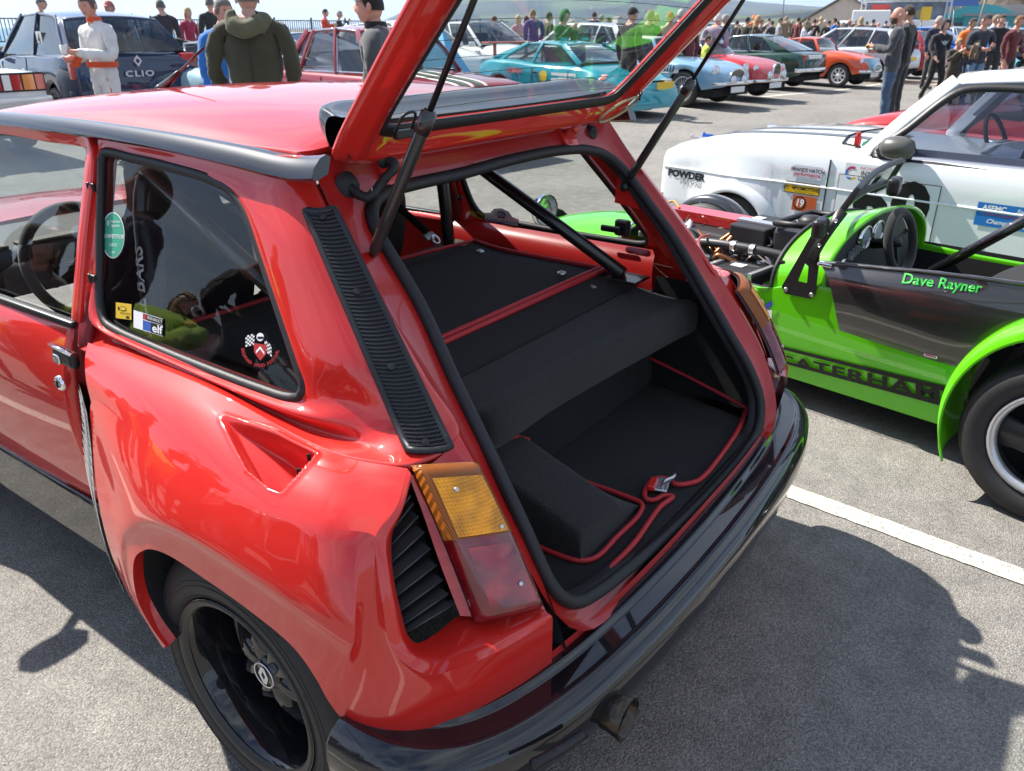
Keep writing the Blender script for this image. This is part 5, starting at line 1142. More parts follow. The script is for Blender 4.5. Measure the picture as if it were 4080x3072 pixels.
            if fs[-1] < .99:
                Gp = np.array([[bas(fs[-1]+(1-fs[-1])*i2/5)*(1-j/4)+top(ft[-1]+(1-ft[-1])*i2/5)*(j/4)+np.array([sx*.010*math.sin(PI*j/4), 0, 0]) for i2 in range(6)] for j in range(5)]); qp_ = gridobj('rear_pillar', Gp, pm_, C); face_out(qp_, (sx, 0, 0)); solid(qp_, .02)
            for i, f in enumerate(fs):
                wd = pw*(1.5 if i in (0, len(fs)-1) else 1)
                if i == len(fs)-1: wd = pw*(g.get('cw', 2.2) if f > .99 else 1.1)
                V, F = sweep(np.array([bas(f)+np.array([0, 0, -.03]), .5*(bas(f)+top(ft[i]))+np.array([sx*.012, 0, 0]), top(ft[i])+np.array([0, 0, .01])]), [(-.014, -wd/2), (.014, -wd/2), (.014, wd/2), (-.014, wd/2)], up=(0, 1, 0)); bev(mesh('pillar', V, F, pm_, C), .006)
        # seats and a steering wheel inside
        for sx in (-1, 1):
            yb = y0+(y3-y0)*.42; b = MB(); b.box((sx*hb*.45, yb, z0-.06), (.42, .14, .62), rot=Matrix.Rotation(.22, 3, 'X')); b.box((sx*hb*.45, yb+.25, z0-.32), (.44, .48, .16)); so = b.obj('seat', SEATB, C); bev(so, .05, 2)
        wx = -hb*.45 if g.get('lhd') else hb*.45; c = np.array((wx, y0-.42, z0+.0)); q = Vector((0, -1, .45)).normalized().to_track_quat('Z', 'Y')
        b = MB(); b.tube([tuple(Vector(c)+q @ Vector((.18*math.cos(a), .18*math.sin(a), 0))) for a in np.linspace(0, 2*PI, 20, endpoint=False)], .014, 6, True); b.tube([c-np.array([.17, 0, 0]), c+np.array([.17, 0, 0])], .01, 5); b.obj('steering_wheel', SEATB, C, True)
        b = MB(); b.box((0, y0-.12, z0-.06), (hb*1.8, .3, .12)); bev(b.obj('dashboard', SEATB, C), .03)
    yn, yt = st[-1][0], st[0][0]
    for spec in S.get('parts', ()):
        kd = spec[0]
        if kd == 'lr': [lamp_round(C, (sx*spec[1], spec[2], spec[3]), spec[4], spec[5] if len(spec) > 5 else HLG) for sx in (-1, 1)]
        elif kd == 'lb': [lamp_box(C, (sx*spec[1], spec[2], spec[3]), spec[4], spec[5], spec[6] if len(spec) > 6 else 'tail_lamp') for sx in (-1, 1)]
        elif kd == 'box': lamp_box(C, spec[1], spec[2], spec[3], spec[4])
        elif kd == 'bumper':
            _, y, z, w, h, m_ = spec; sg = 1 if y > 0 else -1
            V, F = sweep(cr_spline([np.array(p) for p in ((-w, y-sg*.16, z), (-w*.93, y-sg*.03, z), (-w*.5, y+sg*.015, z), (0, y+sg*.025, z), (w*.5, y+sg*.015, z), (w*.93, y-sg*.03, z), (w, y-sg*.16, z))], 30), [(-.03, -h/2), (.03, -h/2), (.04, 0), (.03, h/2), (-.03, h/2)]); fixn(bev(mesh('bumper', V, F, m_, C), .01))
        elif kd == 'mirror':
            for sx in (-1, 1): b = MB(); b.box((sx*(spec[1]+.09), spec[2], spec[3]), (.17, .07, .11)); o = b.obj('door_mirror', spec[4], C); bev(o, .03, 3)
        elif kd == 'plate':
            b = MB(); b.box((spec[4] if len(spec) > 4 else 0, spec[1], spec[2]), (.5, .015, .11)); b.obj('number_plate', spec[3], C)
        elif kd == 'stripe':            # stripes lying on the body along its length: (x, width, material, y0, y1)
            _, xc, w, m_, ya, yb = spec; V = []; F = []
            ys_ = [s_ for s_ in st[:, 0] if ya <= s_ <= yb]
            for y in ys_:
                i = int(np.argmin(abs(st[:, 0]-y))); sg = segs[i]; xsg = [-q[0] for q in sg]; zsg = [q[1] for q in sg]
                for x in (xc-w/2, xc+w/2): V.append((x, y, float(np.interp(-abs(x), xsg, zsg))+.005))
            F = [(2*i, 2*i+1, 2*i+3, 2*i+2) for i in range(len(ys_)-1)]; o = mesh('stripe', V, F, m_, C); face_out(o, (0, 0, 1))
        elif kd == 'door':
            for sx in (-1, 1):
                for y in spec[1]:
                    i = int(np.argmin(abs(st[:, 0]-y))); sg = segs[i]; pts = np.array([(sx*(q[0]+.002), st[i][0], q[1]) for q in sg[0:5]]); V, F = sweep(pts, [(-.005, -.003), (.005, -.003), (.005, .003), (-.005, .003)], up=(0, 1, 0)); mesh('door_gap', V, F, DARK, C)
                b = MB(); i = int(np.argmin(abs(st[:, 0]-spec[2]))); b.box((sx*(segs[i][3][0]+.012), spec[2], spec[3]), (.02, .12, .03)); bev(b.obj('door_handle', spec[4] if len(spec) > 4 else CHR, C), .006)
    C['_st'] = 0; del C['_st']
    return C, st, segs
def side_decal(C, st, segs, name, parts, mats_, sx, yc, zc):
    """flat print on the flank: 2D parts in metres round (yc, zc); text reads from outside"""
    def fn(u, v, l):
        y = yc+(-u if sx < 0 else u); z = zc+v; i = int(np.argmin(abs(st[:, 0]-y))); sg = segs[i]; zz = [q[1] for q in sg[:6]]; xx = [q[0] for q in sg[:6]]
        return (sx*(float(np.interp(z, zz, xx))+.004+l), y, z)
    return decal(name, [(V, F, mi, l) for V, F, mi, l in parts], fn, mats_, C)
def T_hatch(p, L=3.9, hw=.83, H=1.45, nose=.62, **kw):
    S = dict(paint=p, r=.30, wheels=(-.31*L, .315*L), st=[(-.5*L, hw*.84, .36, .70, .74), (-.485*L, hw*.93, .28, .80, .86), (-.44*L, hw*.99, .24, .90, .95), (-.3*L, hw*1.01, .2, .92, .98), (0, hw, .2, .89, .97), (.2*L, hw, .2, .86, .99), (.36*L, hw*.98, .22, .78, .90), (.455*L, hw*.90, .24, nose+.06, .76), (.49*L, hw*.78, .26, nose-.06, nose), (.5*L, hw*.66, .30, .46, .5)],
             gh=dict(c=(.245*L, .97, .06*L, H, -.36*L, H-.06, -.455*L, .93), hb=hw*.93, hr=hw*.70, split=[0, .34, .66, 1], ftop=[0, .36, .74, 1.0], cw=3.2, belt=-.01),
             parts=[('lb', hw*.74, .465*L, .66, (.30, .20, .13), HLG, 'headlamp'), ('lb', hw*.86, -.463*L, .84, (.14, .10, .34), TLR), ('bumper', .49*L, .42, hw*.93, .16, p), ('bumper', -.49*L, .46, hw*.95, .2, p), ('plate', -.512*L, .62, PLY), ('plate', .515*L, .42, PLW), ('mirror', hw*.95, .2*L, .98, p), ('door', (.21*L, -.07*L), 0., .78, BLKT)])
    S.update(kw); return S
def T_saloon(p, L=4.1, hw=.80, H=1.40, **kw):
    S = dict(paint=p, r=.29, wheels=(-.29*L, .30*L), style='disc', rim=ALW, st=[(-.5*L, hw*.88, .40, .78, .80), (-.492*L, hw*.95, .32, .86, .88), (-.44*L, hw*.98, .28, .89, .92), (-.25*L, hw, .22, .90, .94), (0, hw, .2, .89, .94), (.2*L, hw, .22, .87, .95), (.36*L, hw*.98, .24, .84, .90), (.475*L, hw*.96, .28, .80, .84), (.495*L, hw*.93, .34, .76, .78), (.5*L, hw*.90, .38, .70, .72)],
             gh=dict(c=(.20*L, .94, .09*L, H, -.17*L, H-.01, -.29*L, .92), hb=hw*.92, hr=hw*.72, split=[0, .38, .8, 1], ftop=[0, .40, .86, 1.], trim=CHR, bow=.05, cw=2.0),
             parts=[('lr', hw*.72, .50*L, .66, .085), ('lr', hw*.50, .50*L, .66, .075), ('box', (0, .497*L, .64), (hw*.95, .03, .16), GRI, 'grille'), ('lb', hw*.80, -.497*L, .70, (.22, .04, .15), TLR), ('bumper', .505*L, .48, hw*.98, .09, CHR), ('bumper', -.505*L, .48, hw*.98, .09, CHR), ('plate', .515*L, .36, PLW), ('door', (.17*L, -.05*L), -.02, .80)])
    S.update(kw); return S
def T_roadster(p, L=3.9, hw=.76, open_=True, H=1.20, **kw):
    S = dict(paint=p, r=.31, wheels=(-.30*L, .30*L), ww=.17, style='eight', rim=ALW, flare=.0, st=[(-.5*L, hw*.35, .42, .52, .56), (-.475*L, hw*.68, .34, .62, .66), (-.40*L, hw*.90, .28, .74, .80), (-.29*L, hw*.98, .24, .82, .86), (-.15*L, hw*.97, .22, .80, .84), (.05*L, hw*.97, .22, .76, .86), (.16*L, hw*.98, .24, .78, .90), (.30*L, hw*.99, .28, .80, .86), (.40*L, hw*.96, .32, .74, .77), (.465*L, hw*.84, .36, .62, .65), (.49*L, hw*.62, .38, .54, .56), (.5*L, hw*.40, .42, .50, .51)],
             gh=dict(c=(.13*L, .88, .055*L, H, -.14*L, H-.02, -.27*L, .86), hb=hw*.80, hr=hw*.62, open=open_, pillar=CHR, bow=.07, split=[0, .55, 1]),
             parts=[('lr', hw*.74, .455*L, .62, .085), ('bumper', .49*L, .40, hw*.86, .06, CHR), ('plate', .50*L, .30, PLW), ('lr', hw*.80, -.44*L, .60, .04, TLR), ('door', (.12*L, -.10*L), -.06*L, .66)])
    S.update(kw); return S
CREAM = mat('white_stripe', (.75, .74, .70), .4); ORST = mat('orange_stripe', (.55, .10, .03), .4); BLST = mat('blue_stripe', (.04, .07, .40), .4); GRST = mat('green_stripe', (.02, .14, .07), .4)
P_NAVY = paint('navy_paint', (.012, .022, .060), .28, dirt=.1); P_WHITE = paint('white_paint', (.72, .73, .72), .3); P_TEAL = paint('teal_paint', (.005, .26, .32), .35); P_MAR = paint('maroon_red_paint', (.26, .018, .025), .3); P_ICE = paint('ice_blue_paint', (.17, .32, .45), .3); P_RED = paint('bright_red_paint', (.48, .022, .018), .3); P_BRG = paint('racing_green_paint', (.006, .045, .030), .28); P_ORG = paint('orange_paint', (.60, .075, .015), .32); P_SILV = paint('silver_paint', (.38, .41, .46), .3, metal=.4); P_BLUE = paint('bright_blue_paint', (.01, .11, .50), .3); P_SKY = paint('pale_blue_paint', (.35, .52, .60), .25); P_DNAV = paint('midnight_paint', (.008, .014, .030), .25); P_OLV = paint('olive_paint', (.05, .055, .03), .4); P_GREY = paint('grey_paint', (.14, .15, .16), .3)
def row(x, y): return (x, y, gz(x, y))
# navy hatchback seen from behind
C, st, sg = make_car('parked_hatchback', 'dark navy modern hatchback seen from behind beside the man in white overalls', row(5.15, 11.55), R_(9), T_hatch(P_NAVY, 3.99, .87, 1.54, r=.31, style='five', rim=DKW, arch=.37, st=[(-1.995, .70, .36, .78, .82), (-1.95, .81, .28, .93, .99), (-1.75, .87, .24, 1.0, 1.04), (-1.2, .885, .2, 1.0, 1.03), (0, .875, .2, .97, 1.0), (.8, .87, .2, .92, 1.0), (1.45, .85, .22, .80, .90), (1.85, .78, .24, .66, .75), (1.98, .66, .28, .5, .55)], gh=dict(c=(1.0, .99, .25, 1.53, -1.40, 1.48, -1.88, 1.02), hb=.80, hr=.62, split=[0, .5, .93], ftop=[0, .46, .86], cw=5.5, glass=CGD, bow=.09, crown=.05), parts=[('lb', .735, -1.915, .88, (.20, .10, .30), TLR), ('bumper', -1.97, .48, .83, .24, P_NAVY), ('plate', -2.045, .50, PLY), ('mirror', .82, .8, .98, P_NAVY), ('door', (.85, -.35), -.2, .80, ALW)]))
f_ = lambda u, v, l: (u, -2.04+.012*v-l, .86+v)
decal('tailgate_badge', [(*poly2([(0, .16), (.055, .085), (0, .01), (-.055, .085)]), 0, 0), (*poly2([(0, .12), (.028, .085), (0, .05), (-.028, .085)]), 1, .003), (*tx2('CLIO', 0, -.075, .10, .003, 1.5, space=1.2), 0, 0)], f_, [ALW, P_NAVY], C)
side_decal(C, st, sg, 'race_number', [(*rect2(-.17, -.13, .17, .13), 0, 0), (*tx2('4', -.08, 0, .26, .004), 1, .003)], [CREAM, BLKT], -1, -.62, 1.16) if 0 else None
b = MB(); b.box((-.72, -.65, 1.20), (.012, .20, .20)); b.box((-.722, -.60, 1.2), (.012, .01, .01)); nb = b.obj('race_number_card', CREAM, C); f_ = lambda u, v, l: (-.729-l, -.65-u, 1.20+v); decal('race_number', [(*tx2('4', 0, 0, .20, .004), 0, .0)], f_, [BLKT], nb)
# white wedge tail, far left
C, st, sg = make_car('wedge_coupe', 'white wedge shaped sports car tail with wide slatted lamps and a whip aerial', row(2.62, 11.0), R_(4), T_saloon(P_WHITE, 4.1, .84, 1.22, style='five', parts=[], gh=dict(c=(.22*4.1, .92, .06*4.1, 1.20, -.10*4.1, 1.19, -.22*4.1, 1.0), hb=.76, hr=.60, split=[0, .6, 1], cw=4)))
for sx in (-1, 1):
    b = MB(); b.box((sx*.48, -2.055, .80), (.62, .03, .20)); tl = b.obj('tail_lamp', BLKT, C)
    for i, (dx, w, m_) in enumerate(((-.22, .12, TLR), (-.10, .08, PLW), (0, .10, TLR), (.13, .12, TLA), (.25, .09, TLR))): b = MB(); b.box((sx*(.48+dx), -2.072, .80), (w, .02, .16)); b.obj('lamp_segment', m_, tl)
b = MB(); b.box((0, -2.07, .56), (1.66, .10, .18)); bev(b.obj('bumper', P_WHITE, C), .04)
b = MB(); b.tube([(.55, -1.6, .90), (.32, -1.85, 1.75), (.25, -1.95, 2.1)], .004, 5); b.obj('whip_aerial', ALW, C)
# pale blue roadster and olive tourer behind the roof line
make_car('pale_blue_roadster', 'pale blue roadster with a glaring bonnet behind the red roof', row(6.2, 9.9), PI+.12, T_roadster(P_SKY, 3.9, .78, parts=[('lr', .56, 1.78, .62, .085), ('box', (0, 1.93, .50), (.5, .04, .2), GRI, 'grille')]))
make_car('olive_tourer', 'olive open tourer with an upright screen and bare steering wheel', row(6.3, 13.6), PI, T_roadster(P_OLV, 3.7, .74, H=1.28))
make_car('midnight_coupe', 'midnight blue low coupe beyond the man in the green coat', row(9.0, 11.2), PI-.1, T_hatch(P_DNAV, 4.2, .84, 1.26, r=.30))
# maroon-red saloon with a striped bonnet
C, st, sg = make_car('striped_saloon', 'faded red boxy saloon with white and green bonnet stripes', row(6.75, 7.0), PI+.12, T_saloon(P_MAR, 4.1, .81, 1.44))
f_ = lambda u, v, l: (u, .45+v*-.55+.012+.06*(1-(u/.55)**2)*1.0, 1.31+v+.0)
for k, (x, m_) in enumerate(((.42, CREAM), (.30, GRST), (.20, CREAM), (.08, GRST), (-.03, CREAM))): 
    bpy.data.objects  # stripes over the bonnet
    ys_ = [s_ for s_ in st[:, 0] if .9 < s_ < 2.0]; V = []
    for y in ys_:
        i = int(np.argmin(abs(st[:, 0]-y)))
        for dx in (-.03, .03): q = sg[i]; V.append((x+dx, y, float(np.interp(-abs(x+dx), [-a[0] for a in q], [a[1] for a in q]))+.004))
    o = mesh('bonnet_stripe', V, [(2*i, 2*i+1, 2*i+3, 2*i+2) for i in range(len(ys_)-1)], m_, C); face_out(o, (0, 0, 1))
b = MB(); b.box((0, .53, 1.315), (1.1, .02, .10), rot=Matrix.Rotation(-.75, 3, 'X')); sv = b.obj('sun_strip', BLKT, C)
f_ = lambda u, v, l: (-u, .545-v*.7, 1.318+v*.72+.0+.003); decal('strip_lettering', [(*tx2('SVE 2000', 0, 0, .085, .003, 1.3), 0, 0)], f_, [CREAM], sv)
# teal silhouette racer
C, st, sg = make_car('teal_racer', 'turquoise race coupe with a roll cage, roundel board and low front spoiler', row(12.35, 7.35), PI+.16, T_hatch(P_TEAL, 3.75, .84, 1.20, r=.28, arch=.34, flare=.06, style='eight', rim=DKW,
    st=[(-1.87, .60, .30, .62, .66), (-1.82, .76, .24, .74, .80), (-1.6, .83, .2, .84, .88), (-1.1, .86, .16, .86, .90), (-.3, .82, .14, .78, .88), (.3, .82, .14, .76, .88), (.8, .84, .16, .76, .84), (1.2, .86, .18, .74, .76), (1.6, .84, .18, .60, .62), (1.82, .80, .14, .46, .48), (1.90, .74, .12, .36, .38)],
    gh=dict(c=(.78, .86, .22, 1.17, -.75, 1.19, -1.55, .90), hb=.74, hr=.56, split=[0, .50, .88], ftop=[0, .50, .90], cw=4.5, pw=.06),
    parts=[('plate', 1.90, .50, PLY, -.3), ('box', (.25, 1.86, .28), (.5, .06, .18), GRI, 'grille'), ('lb', .58, 1.70, .54, (.22, .14, .10), HLG, 'headlamp'), ('door', (.55, -.35), -.25, .68, BLKT)]))
side_decal(C, st, sg, 'number_board', [(*rect2(-.30, -.11, .30, .11), 0, 0)], [CREAM], 1, .45, .58); side_decal(C, st, sg, 'yellow_roundel', [(*disc2(0, 0, .10), 0, 0)], [PLY], 1, -.05, .62)
side_decal(C, st, sg, 'sponsor_sticker', [(*rect2(-.16, -.04, .16, .04), 0, 0)], [mat('pink_sticker', (.55, .18, .18), .4)], 1, -.75, .70); side_decal(C, st, sg, 'wing_sticker', [(*rect2(-.2, -.04, .2, .04), 0, 0)], [MATS['pink_sticker']], 1, 1.25, .66)
for sx in (-1, 1): b = MB(); b.tube([(sx*.62, -.3, .45), (sx*.55, -.3, 1.12), (-sx*.55, -.3, .5)], .022, 6); b.tube([(sx*.55, -.3, 1.12), (sx*.6, -1.2, .75)], .022, 6); b.obj('cage_tube', mat('cage_red', (.25, .03, .03), .5), C)
for x in (-.3, .3): b = MB(); b.box((x, .0, 1.24), (.02, .16, .05)); b.obj('roof_tab', P_TEAL, C)
b = MB(); b.box((0, -1.78, 1.16), (1.3, .22, .035)); b.box((-.45, -1.7, 1.0), (.03, .08, .3)); b.box((.45, -1.7, 1.0), (.03, .08, .3)); bev(b.obj('rear_wing', mat('salmon_wing', (.55, .16, .12), .4), C), .01)
# Healeys
WIRE = mat('wire_wheel', (.5, .5, .52), .35, metal=.7)
def grille_oval(C, y, z, w, h, n, m_=CHR):
    b = MB(); b.tube([(w*math.cos(a), y, z+h*math.sin(a)) for a in np.linspace(0, 2*PI, 28, endpoint=False)], .018, 6, True); g = b.obj('grille_surround', m_, C, True)
    b = MB(); b.lathe([(-.01, 0), (-.01, 1)], 28, 'Y', (0, 0, 0)); V = [(p[0]*w, y-.012, z+p[2]*h) for p in b.V]; mesh('grille_mesh', V, b.F, GRI, g)
    for i in range(n): x = -w*.8+1.6*w*i/(n-1); hh = h*math.sqrt(max(.02, 1-(x/w)**2)); bb = MB(); bb.box((x, y+.002, z), (.012, .012, 2*hh*.95)); bb.obj('grille_bar', m_, g)
C, st, sg = make_car('ice_blue_roadster', 'pale ice blue classic roadster with louvred wing and wire wheels', row(15.1, 7.0), PI+.16, T_roadster(P_ICE, 4.0, .77, open_=False, H=1.28, r=.33, rim=WIRE, style='wire', parts=[('lr', .56, 1.84, .68, .095), ('bumper', 2.0, .44, .66, .06, CHR), ('plate', 2.02, .32, PLW), ('door', (.48, -.4), -.25, .66)], gh=dict(c=(.52, .90, .24, 1.26, -.5, 1.26, -.95, .88), hb=.62, hr=.50, split=[0, .6, 1], roof=mat('grey_hardtop', (.42, .42, .43), .4), pillar=P_ICE, bow=.07, cw=3)))
grille_oval(C, 1.985, .56, .28, .14, 8); side_decal(C, st, sg, 'wing_vent', [(*rect2(-.22, -.09, .22, .09), 0, 0)], [CREAM], 1, .86, .70); 
for i in range(6): side_decal(C, st, sg, 'vent_slot', [(*poly2([(-.18+.065*i, -.065), (-.15+.065*i, -.065), (-.13+.065*i, .065), (-.16+.065*i, .065)]), 0, .003)], [BLKT], 1, .86, .70)
for sx in (-.2, .2): lamp_round(C, (sx, 2.04, .50), .075, HLG, name='spot_lamp')
C, st, sg = make_car('red_roadster', 'bright red classic roadster with an upright slatted grille and eight spoke wheels', row(17.2, 6.9), PI+.17, T_roadster(P_RED, 3.95, .77, open_=True, H=1.22, r=.32, rim=WHW, style='eight'))
grille_oval(C, 1.97, .56, .17, .19, 5); lamp_round(C, (-.30, 2.0, .50), .08, HLG, name='spot_lamp'); lamp_round(C, (.30, 2.0, .50), .08, HLG, name='spot_lamp')
C, st, sg = make_car('green_coupe', 'dark racing green fastback coupe parked tail out with chrome window frames', row(20.8, 7.15), .16, T_saloon(P_BRG, 3.9, .76, 1.26, rim=WHW, style='eight', r=.31, st=[(-1.95, .62, .42, .70, .72), (-1.90, .70, .36, .80, .82), (-1.7, .74, .3, .84, .88), (-1.1, .76, .24, .84, .90), (-.2, .76, .22, .80, .88), (.6, .76, .22, .80, .90), (1.3, .75, .26, .78, .84), (1.75, .70, .30, .68, .72), (1.92, .60, .36, .58, .6)],
    gh=dict(c=(.55, .89, .12, 1.25, -.75, 1.24, -1.62, .88), hb=.69, hr=.53, split=[0, .46, .80], ftop=[0, .5, 1.0], trim=CHR, cw=5.5, pw=.05), parts=[('lb', .56, -1.92, .70, (.12, .06, .24), TLR), ('box', (0, -1.935, .72), (.7, .03, .16), PLW, 'number_plate'), ('bumper', -1.96, .46, .72, .09, CHR), ('lr', .52, 1.88, .60, .08), ('bumper', 1.96, .44, .7, .07, CHR), ('door', (.48, -.45), -.36, .72)]))
C, st, sg = make_car('orange_roadster', 'orange and light blue small sports car with white eight spoke wheels', row(23.0, 6.0), PI+.14, T_roadster(P_ORG, 3.5, .72, open_=False, H=1.22, r=.29, rim=WHW, style='eight', gh=dict(c=(.42, .86, .18, 1.2, -.5, 1.2, -.9, .85), hb=.62, hr=.5, split=[0, .55, 1], cw=3, roof=P_ORG)))
b = MB()
nose = [[np.array(p) for p in q] for q in ([(-.60, 1.50, .70), (-.3, 1.62, .72), (0, 1.66, .72), (.3, 1.62, .72), (.60, 1.50, .70)], [(-.68, 1.46, .50), (-.34, 1.76, .5), (0, 1.80, .5), (.34, 1.76, .5), (.68, 1.46, .5)], [(-.66, 1.44, .34), (-.32, 1.72, .34), (0, 1.75, .34), (.32, 1.72, .34), (.66, 1.44, .34)])]
face_out(gridobj('nose_panel', patch(nose, 20, 10), paint('sky_nose_paint', (.12, .38, .52), .3), C), (0, 1, 0)); grille_oval(C, 1.80, .48, .26, .09, 6)
# silver hatch tail out, red hatch, bright blue hatches
make_car('silver_hatchback', 'silver modern hatchback parked tail out beside the orange sports car', row(26.2, 5.9), .17, T_hatch(P_SILV, 3.84, .83, 1.46, style='five'))
make_car('red_hatchback', 'dark red hatchback with a roof spoiler hidden behind the silver hatchback', row(28.7, 5.6), .16, T_hatch(P_MAR, 3.7, .81, 1.42))
make_car('blue_hatchback', 'bright blue hatchback facing out behind the man in the grey hoodie', row(33.6, 4.9), PI+.05, T_hatch(P_BLUE, 4.0, .86, 1.50, style='five', r=.32))
make_car('blue_estate', 'second bright blue car parked just beyond the bright blue hatchback', row(37.6, 5.6), PI+.05, T_hatch(P_BLUE, 4.3, .86, 1.44, style='five', r=.31))
# second row
C, st, sg = make_car('rally_hatchback', 'white rally hatchback with orange and blue roof stripes behind the red saloon', row(15.2, 11.9), PI+.16, T_hatch(P_WHITE, 3.9, .84, 1.46, rim=WHW))
for x, m_ in ((-.36, ORST), (-.18, BLST), (0, ORST), (.18, BLST), (.36, ORST)):
    V = [(x+dx, y, 1.475+.0-.03*(x/.58)**2*1.2+.012*math.sin(PI*(.25-y)/1.65)-.06*max(0, (.1-y)/1.5)) for y in np.linspace(.15, -1.3, 9) for dx in (-.06, .06)]; o = mesh('roof_stripe', V, [(2*i, 2*i+1, 2*i+3, 2*i+2) for i in range(8)], m_, C); face_out(o, (0, 0, 1))
make_car('white_hatchback', 'plain white hatchback with tinted windows behind the faded red saloon', row(13.0, 12.2), PI+.16, T_hatch(P_WHITE, 4.0, .84, 1.46))
C, st, sg = make_car('silver_spoiler_hatch', 'pale silver hatchback with a large roof spoiler behind the turquoise coupe', row(18.7, 10.9), .16, T_hatch(paint('pale_silver_paint', (.52, .55, .58), .3, metal=.3), 4.0, .85, 1.46))
b = MB(); b.box((0, -1.62, 1.43), (1.15, .34, .04)); bev(b.obj('roof_spoiler', BLKT, C), .015)
make_car('grey_classic', 'silver grey vintage saloon behind the ice blue roadster', row(21.4, 11.8), PI+.16, T_saloon(paint('dove_grey_paint', (.40, .41, .42), .3), 4.2, .78, 1.40))
p_ = row(8.9, 8.9)
# blue sail-like wind shelter
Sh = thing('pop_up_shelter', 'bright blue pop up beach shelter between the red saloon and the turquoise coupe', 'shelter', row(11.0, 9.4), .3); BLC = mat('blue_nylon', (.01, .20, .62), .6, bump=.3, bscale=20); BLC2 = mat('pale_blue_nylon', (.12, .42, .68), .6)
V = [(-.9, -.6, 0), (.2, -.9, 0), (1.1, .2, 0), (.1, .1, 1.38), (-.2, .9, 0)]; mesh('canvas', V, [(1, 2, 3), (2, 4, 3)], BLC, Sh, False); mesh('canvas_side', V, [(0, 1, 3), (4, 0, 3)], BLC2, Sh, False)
# far car park on the right
farspec = [('silver', P_SILV, 2040, 46, 1.2), ('grey', P_GREY, 2068, 52, 1.3), ('white', P_WHITE, 2035, 60, 1.2), ('pale blue', P_SKY, 2120, 58, 1.1), ('red', P_RED, 2030, 74, 1.2), ('dark blue', P_NAVY, 2195, 44, 1.0), ('silver', P_SILV, 2160, 72, 1.3), ('black', P_DNAV, 2008, 86, 1.2), ('white', P_WHITE, 2030, 92, 1.1), ('blue', P_BLUE, 2058, 88, 1.2), ('grey', P_GREY, 1545, 58, 1.3), ('white', P_WHITE, 1600, 62, 1.2)]
where = ['behind the person in the fox print hoodie', 'with a curved roof beside the far silver hatchback', 'in front of the post with the yellow notice', 'near the orange hi-vis marshal', 'below the cream building', 'estate at the back beside the dark red jacketed man', 'parked in front of the turquoise kiosk', 'under the white apartment block', 'on the slope below the apartment block', 'on the slope left of the kiosk', 'beyond the crowd behind the red roadster', 'beyond the crowd behind the green coupe']
for (cn, pp, u, D, h), wr in zip(farspec, where):
    q = at_d(u, D); make_car('far_hatchback', 'distant '+cn+' car '+wr, (q[0], q[1], q[2]), h+R_(20), T_hatch(pp, 4.1, .85, 1.47, n=40))
# ================================================================== people
SKIN = [mat('skin_fair', (.55, .32, .24), .5, var=.08, vscale=30), mat('skin_tan', (.42, .24, .16), .5), mat('skin_ruddy', (.55, .27, .20), .5)]
LIPS = mat('lips', (.35, .13, .11), .5); EYE = mat('eye_dark', (.02, .018, .016), .3); SHOE = mat('shoe_dark', (.02, .018, .016), .6)
_cm = {}
def cloth(c):
    if c not in _cm: _cm[c] = mat('cloth_%d' % len(_cm), c, .9, bump=.7, bscale=45, var=.15, vscale=9, sheen=.2)
    return _cm[c]
def head_mesh():
    V = []; F = []; n, m_ = 20, 14; MI = []
    for j in range(m_+1):
        th = PI*j/m_
        for i in range(n):
            ph = 2*PI*i/n; d = np.array([math.sin(th)*math.sin(ph), math.sin(th)*math.cos(ph), math.cos(th)])
            p = d*np.array([.074, .094, .115]); fr_ = max(0, d[1])
            g = lambda x, z, s_: math.exp(-(((d[0]-x)**2+(d[2]-z)**2)/(s_*s_)))*(fr_ > 0.2)
            p[1] += .024*g(0, -.12, .17)+.012*g(0, .12, .22)-.010*g(.33, .05, .16)-.010*g(-.33, .05, .16)+.008*g(0, -.72, .25)
            if d[2] < -.2: p[0] *= 1-.28*(-d[2]-.2); p[1] *= 1-.10*(-d[2]-.2)*(1 if d[1] < 0 else 0)
            V.append(p)
    for j in range(m_):
        for i in range(n):
            F.append((j*n+i, (j+1)*n+i, (j+1)*n+(i+1) % n, j*n+(i+1) % n)); c = (V[j*n+i]+V[(j+1)*n+(i+1) % n])/2; MI.append(1 if (c[1] > .07 and abs(c[0]) < .026 and -.068 < c[2] < -.048) else 0)
    for sx in (-1, 1):
        o = len(V)
        for k in range(8): a = 2*PI*k/8; V.append(np.array([sx*.076, -.008+.018*math.cos(a), -.005+.03*math.sin(a)])); V.append(np.array([sx*.090, -.016+.020*math.cos(a), -.002+.032*math.sin(a)]))
        for k in range(8): F.append((o+2*k, o+2*((k+1) % 8), o+2*((k+1) % 8)+1, o+2*k+1)); MI.append(0)
        F.append(tuple(o+2*k+1 for k in range(8))); MI.append(0)
        o = len(V); V += [np.array([sx*.032+.012*math.cos(a), .083, .014+.006*math.sin(a)]) for a in np.linspace(0, 2*PI, 8, endpoint=False)]; F.append(tuple(range(o, o+8))); MI.append(2)
    return V, F, MI
HEADV, HEADF, HEADM = head_mesh()
POSES = {}
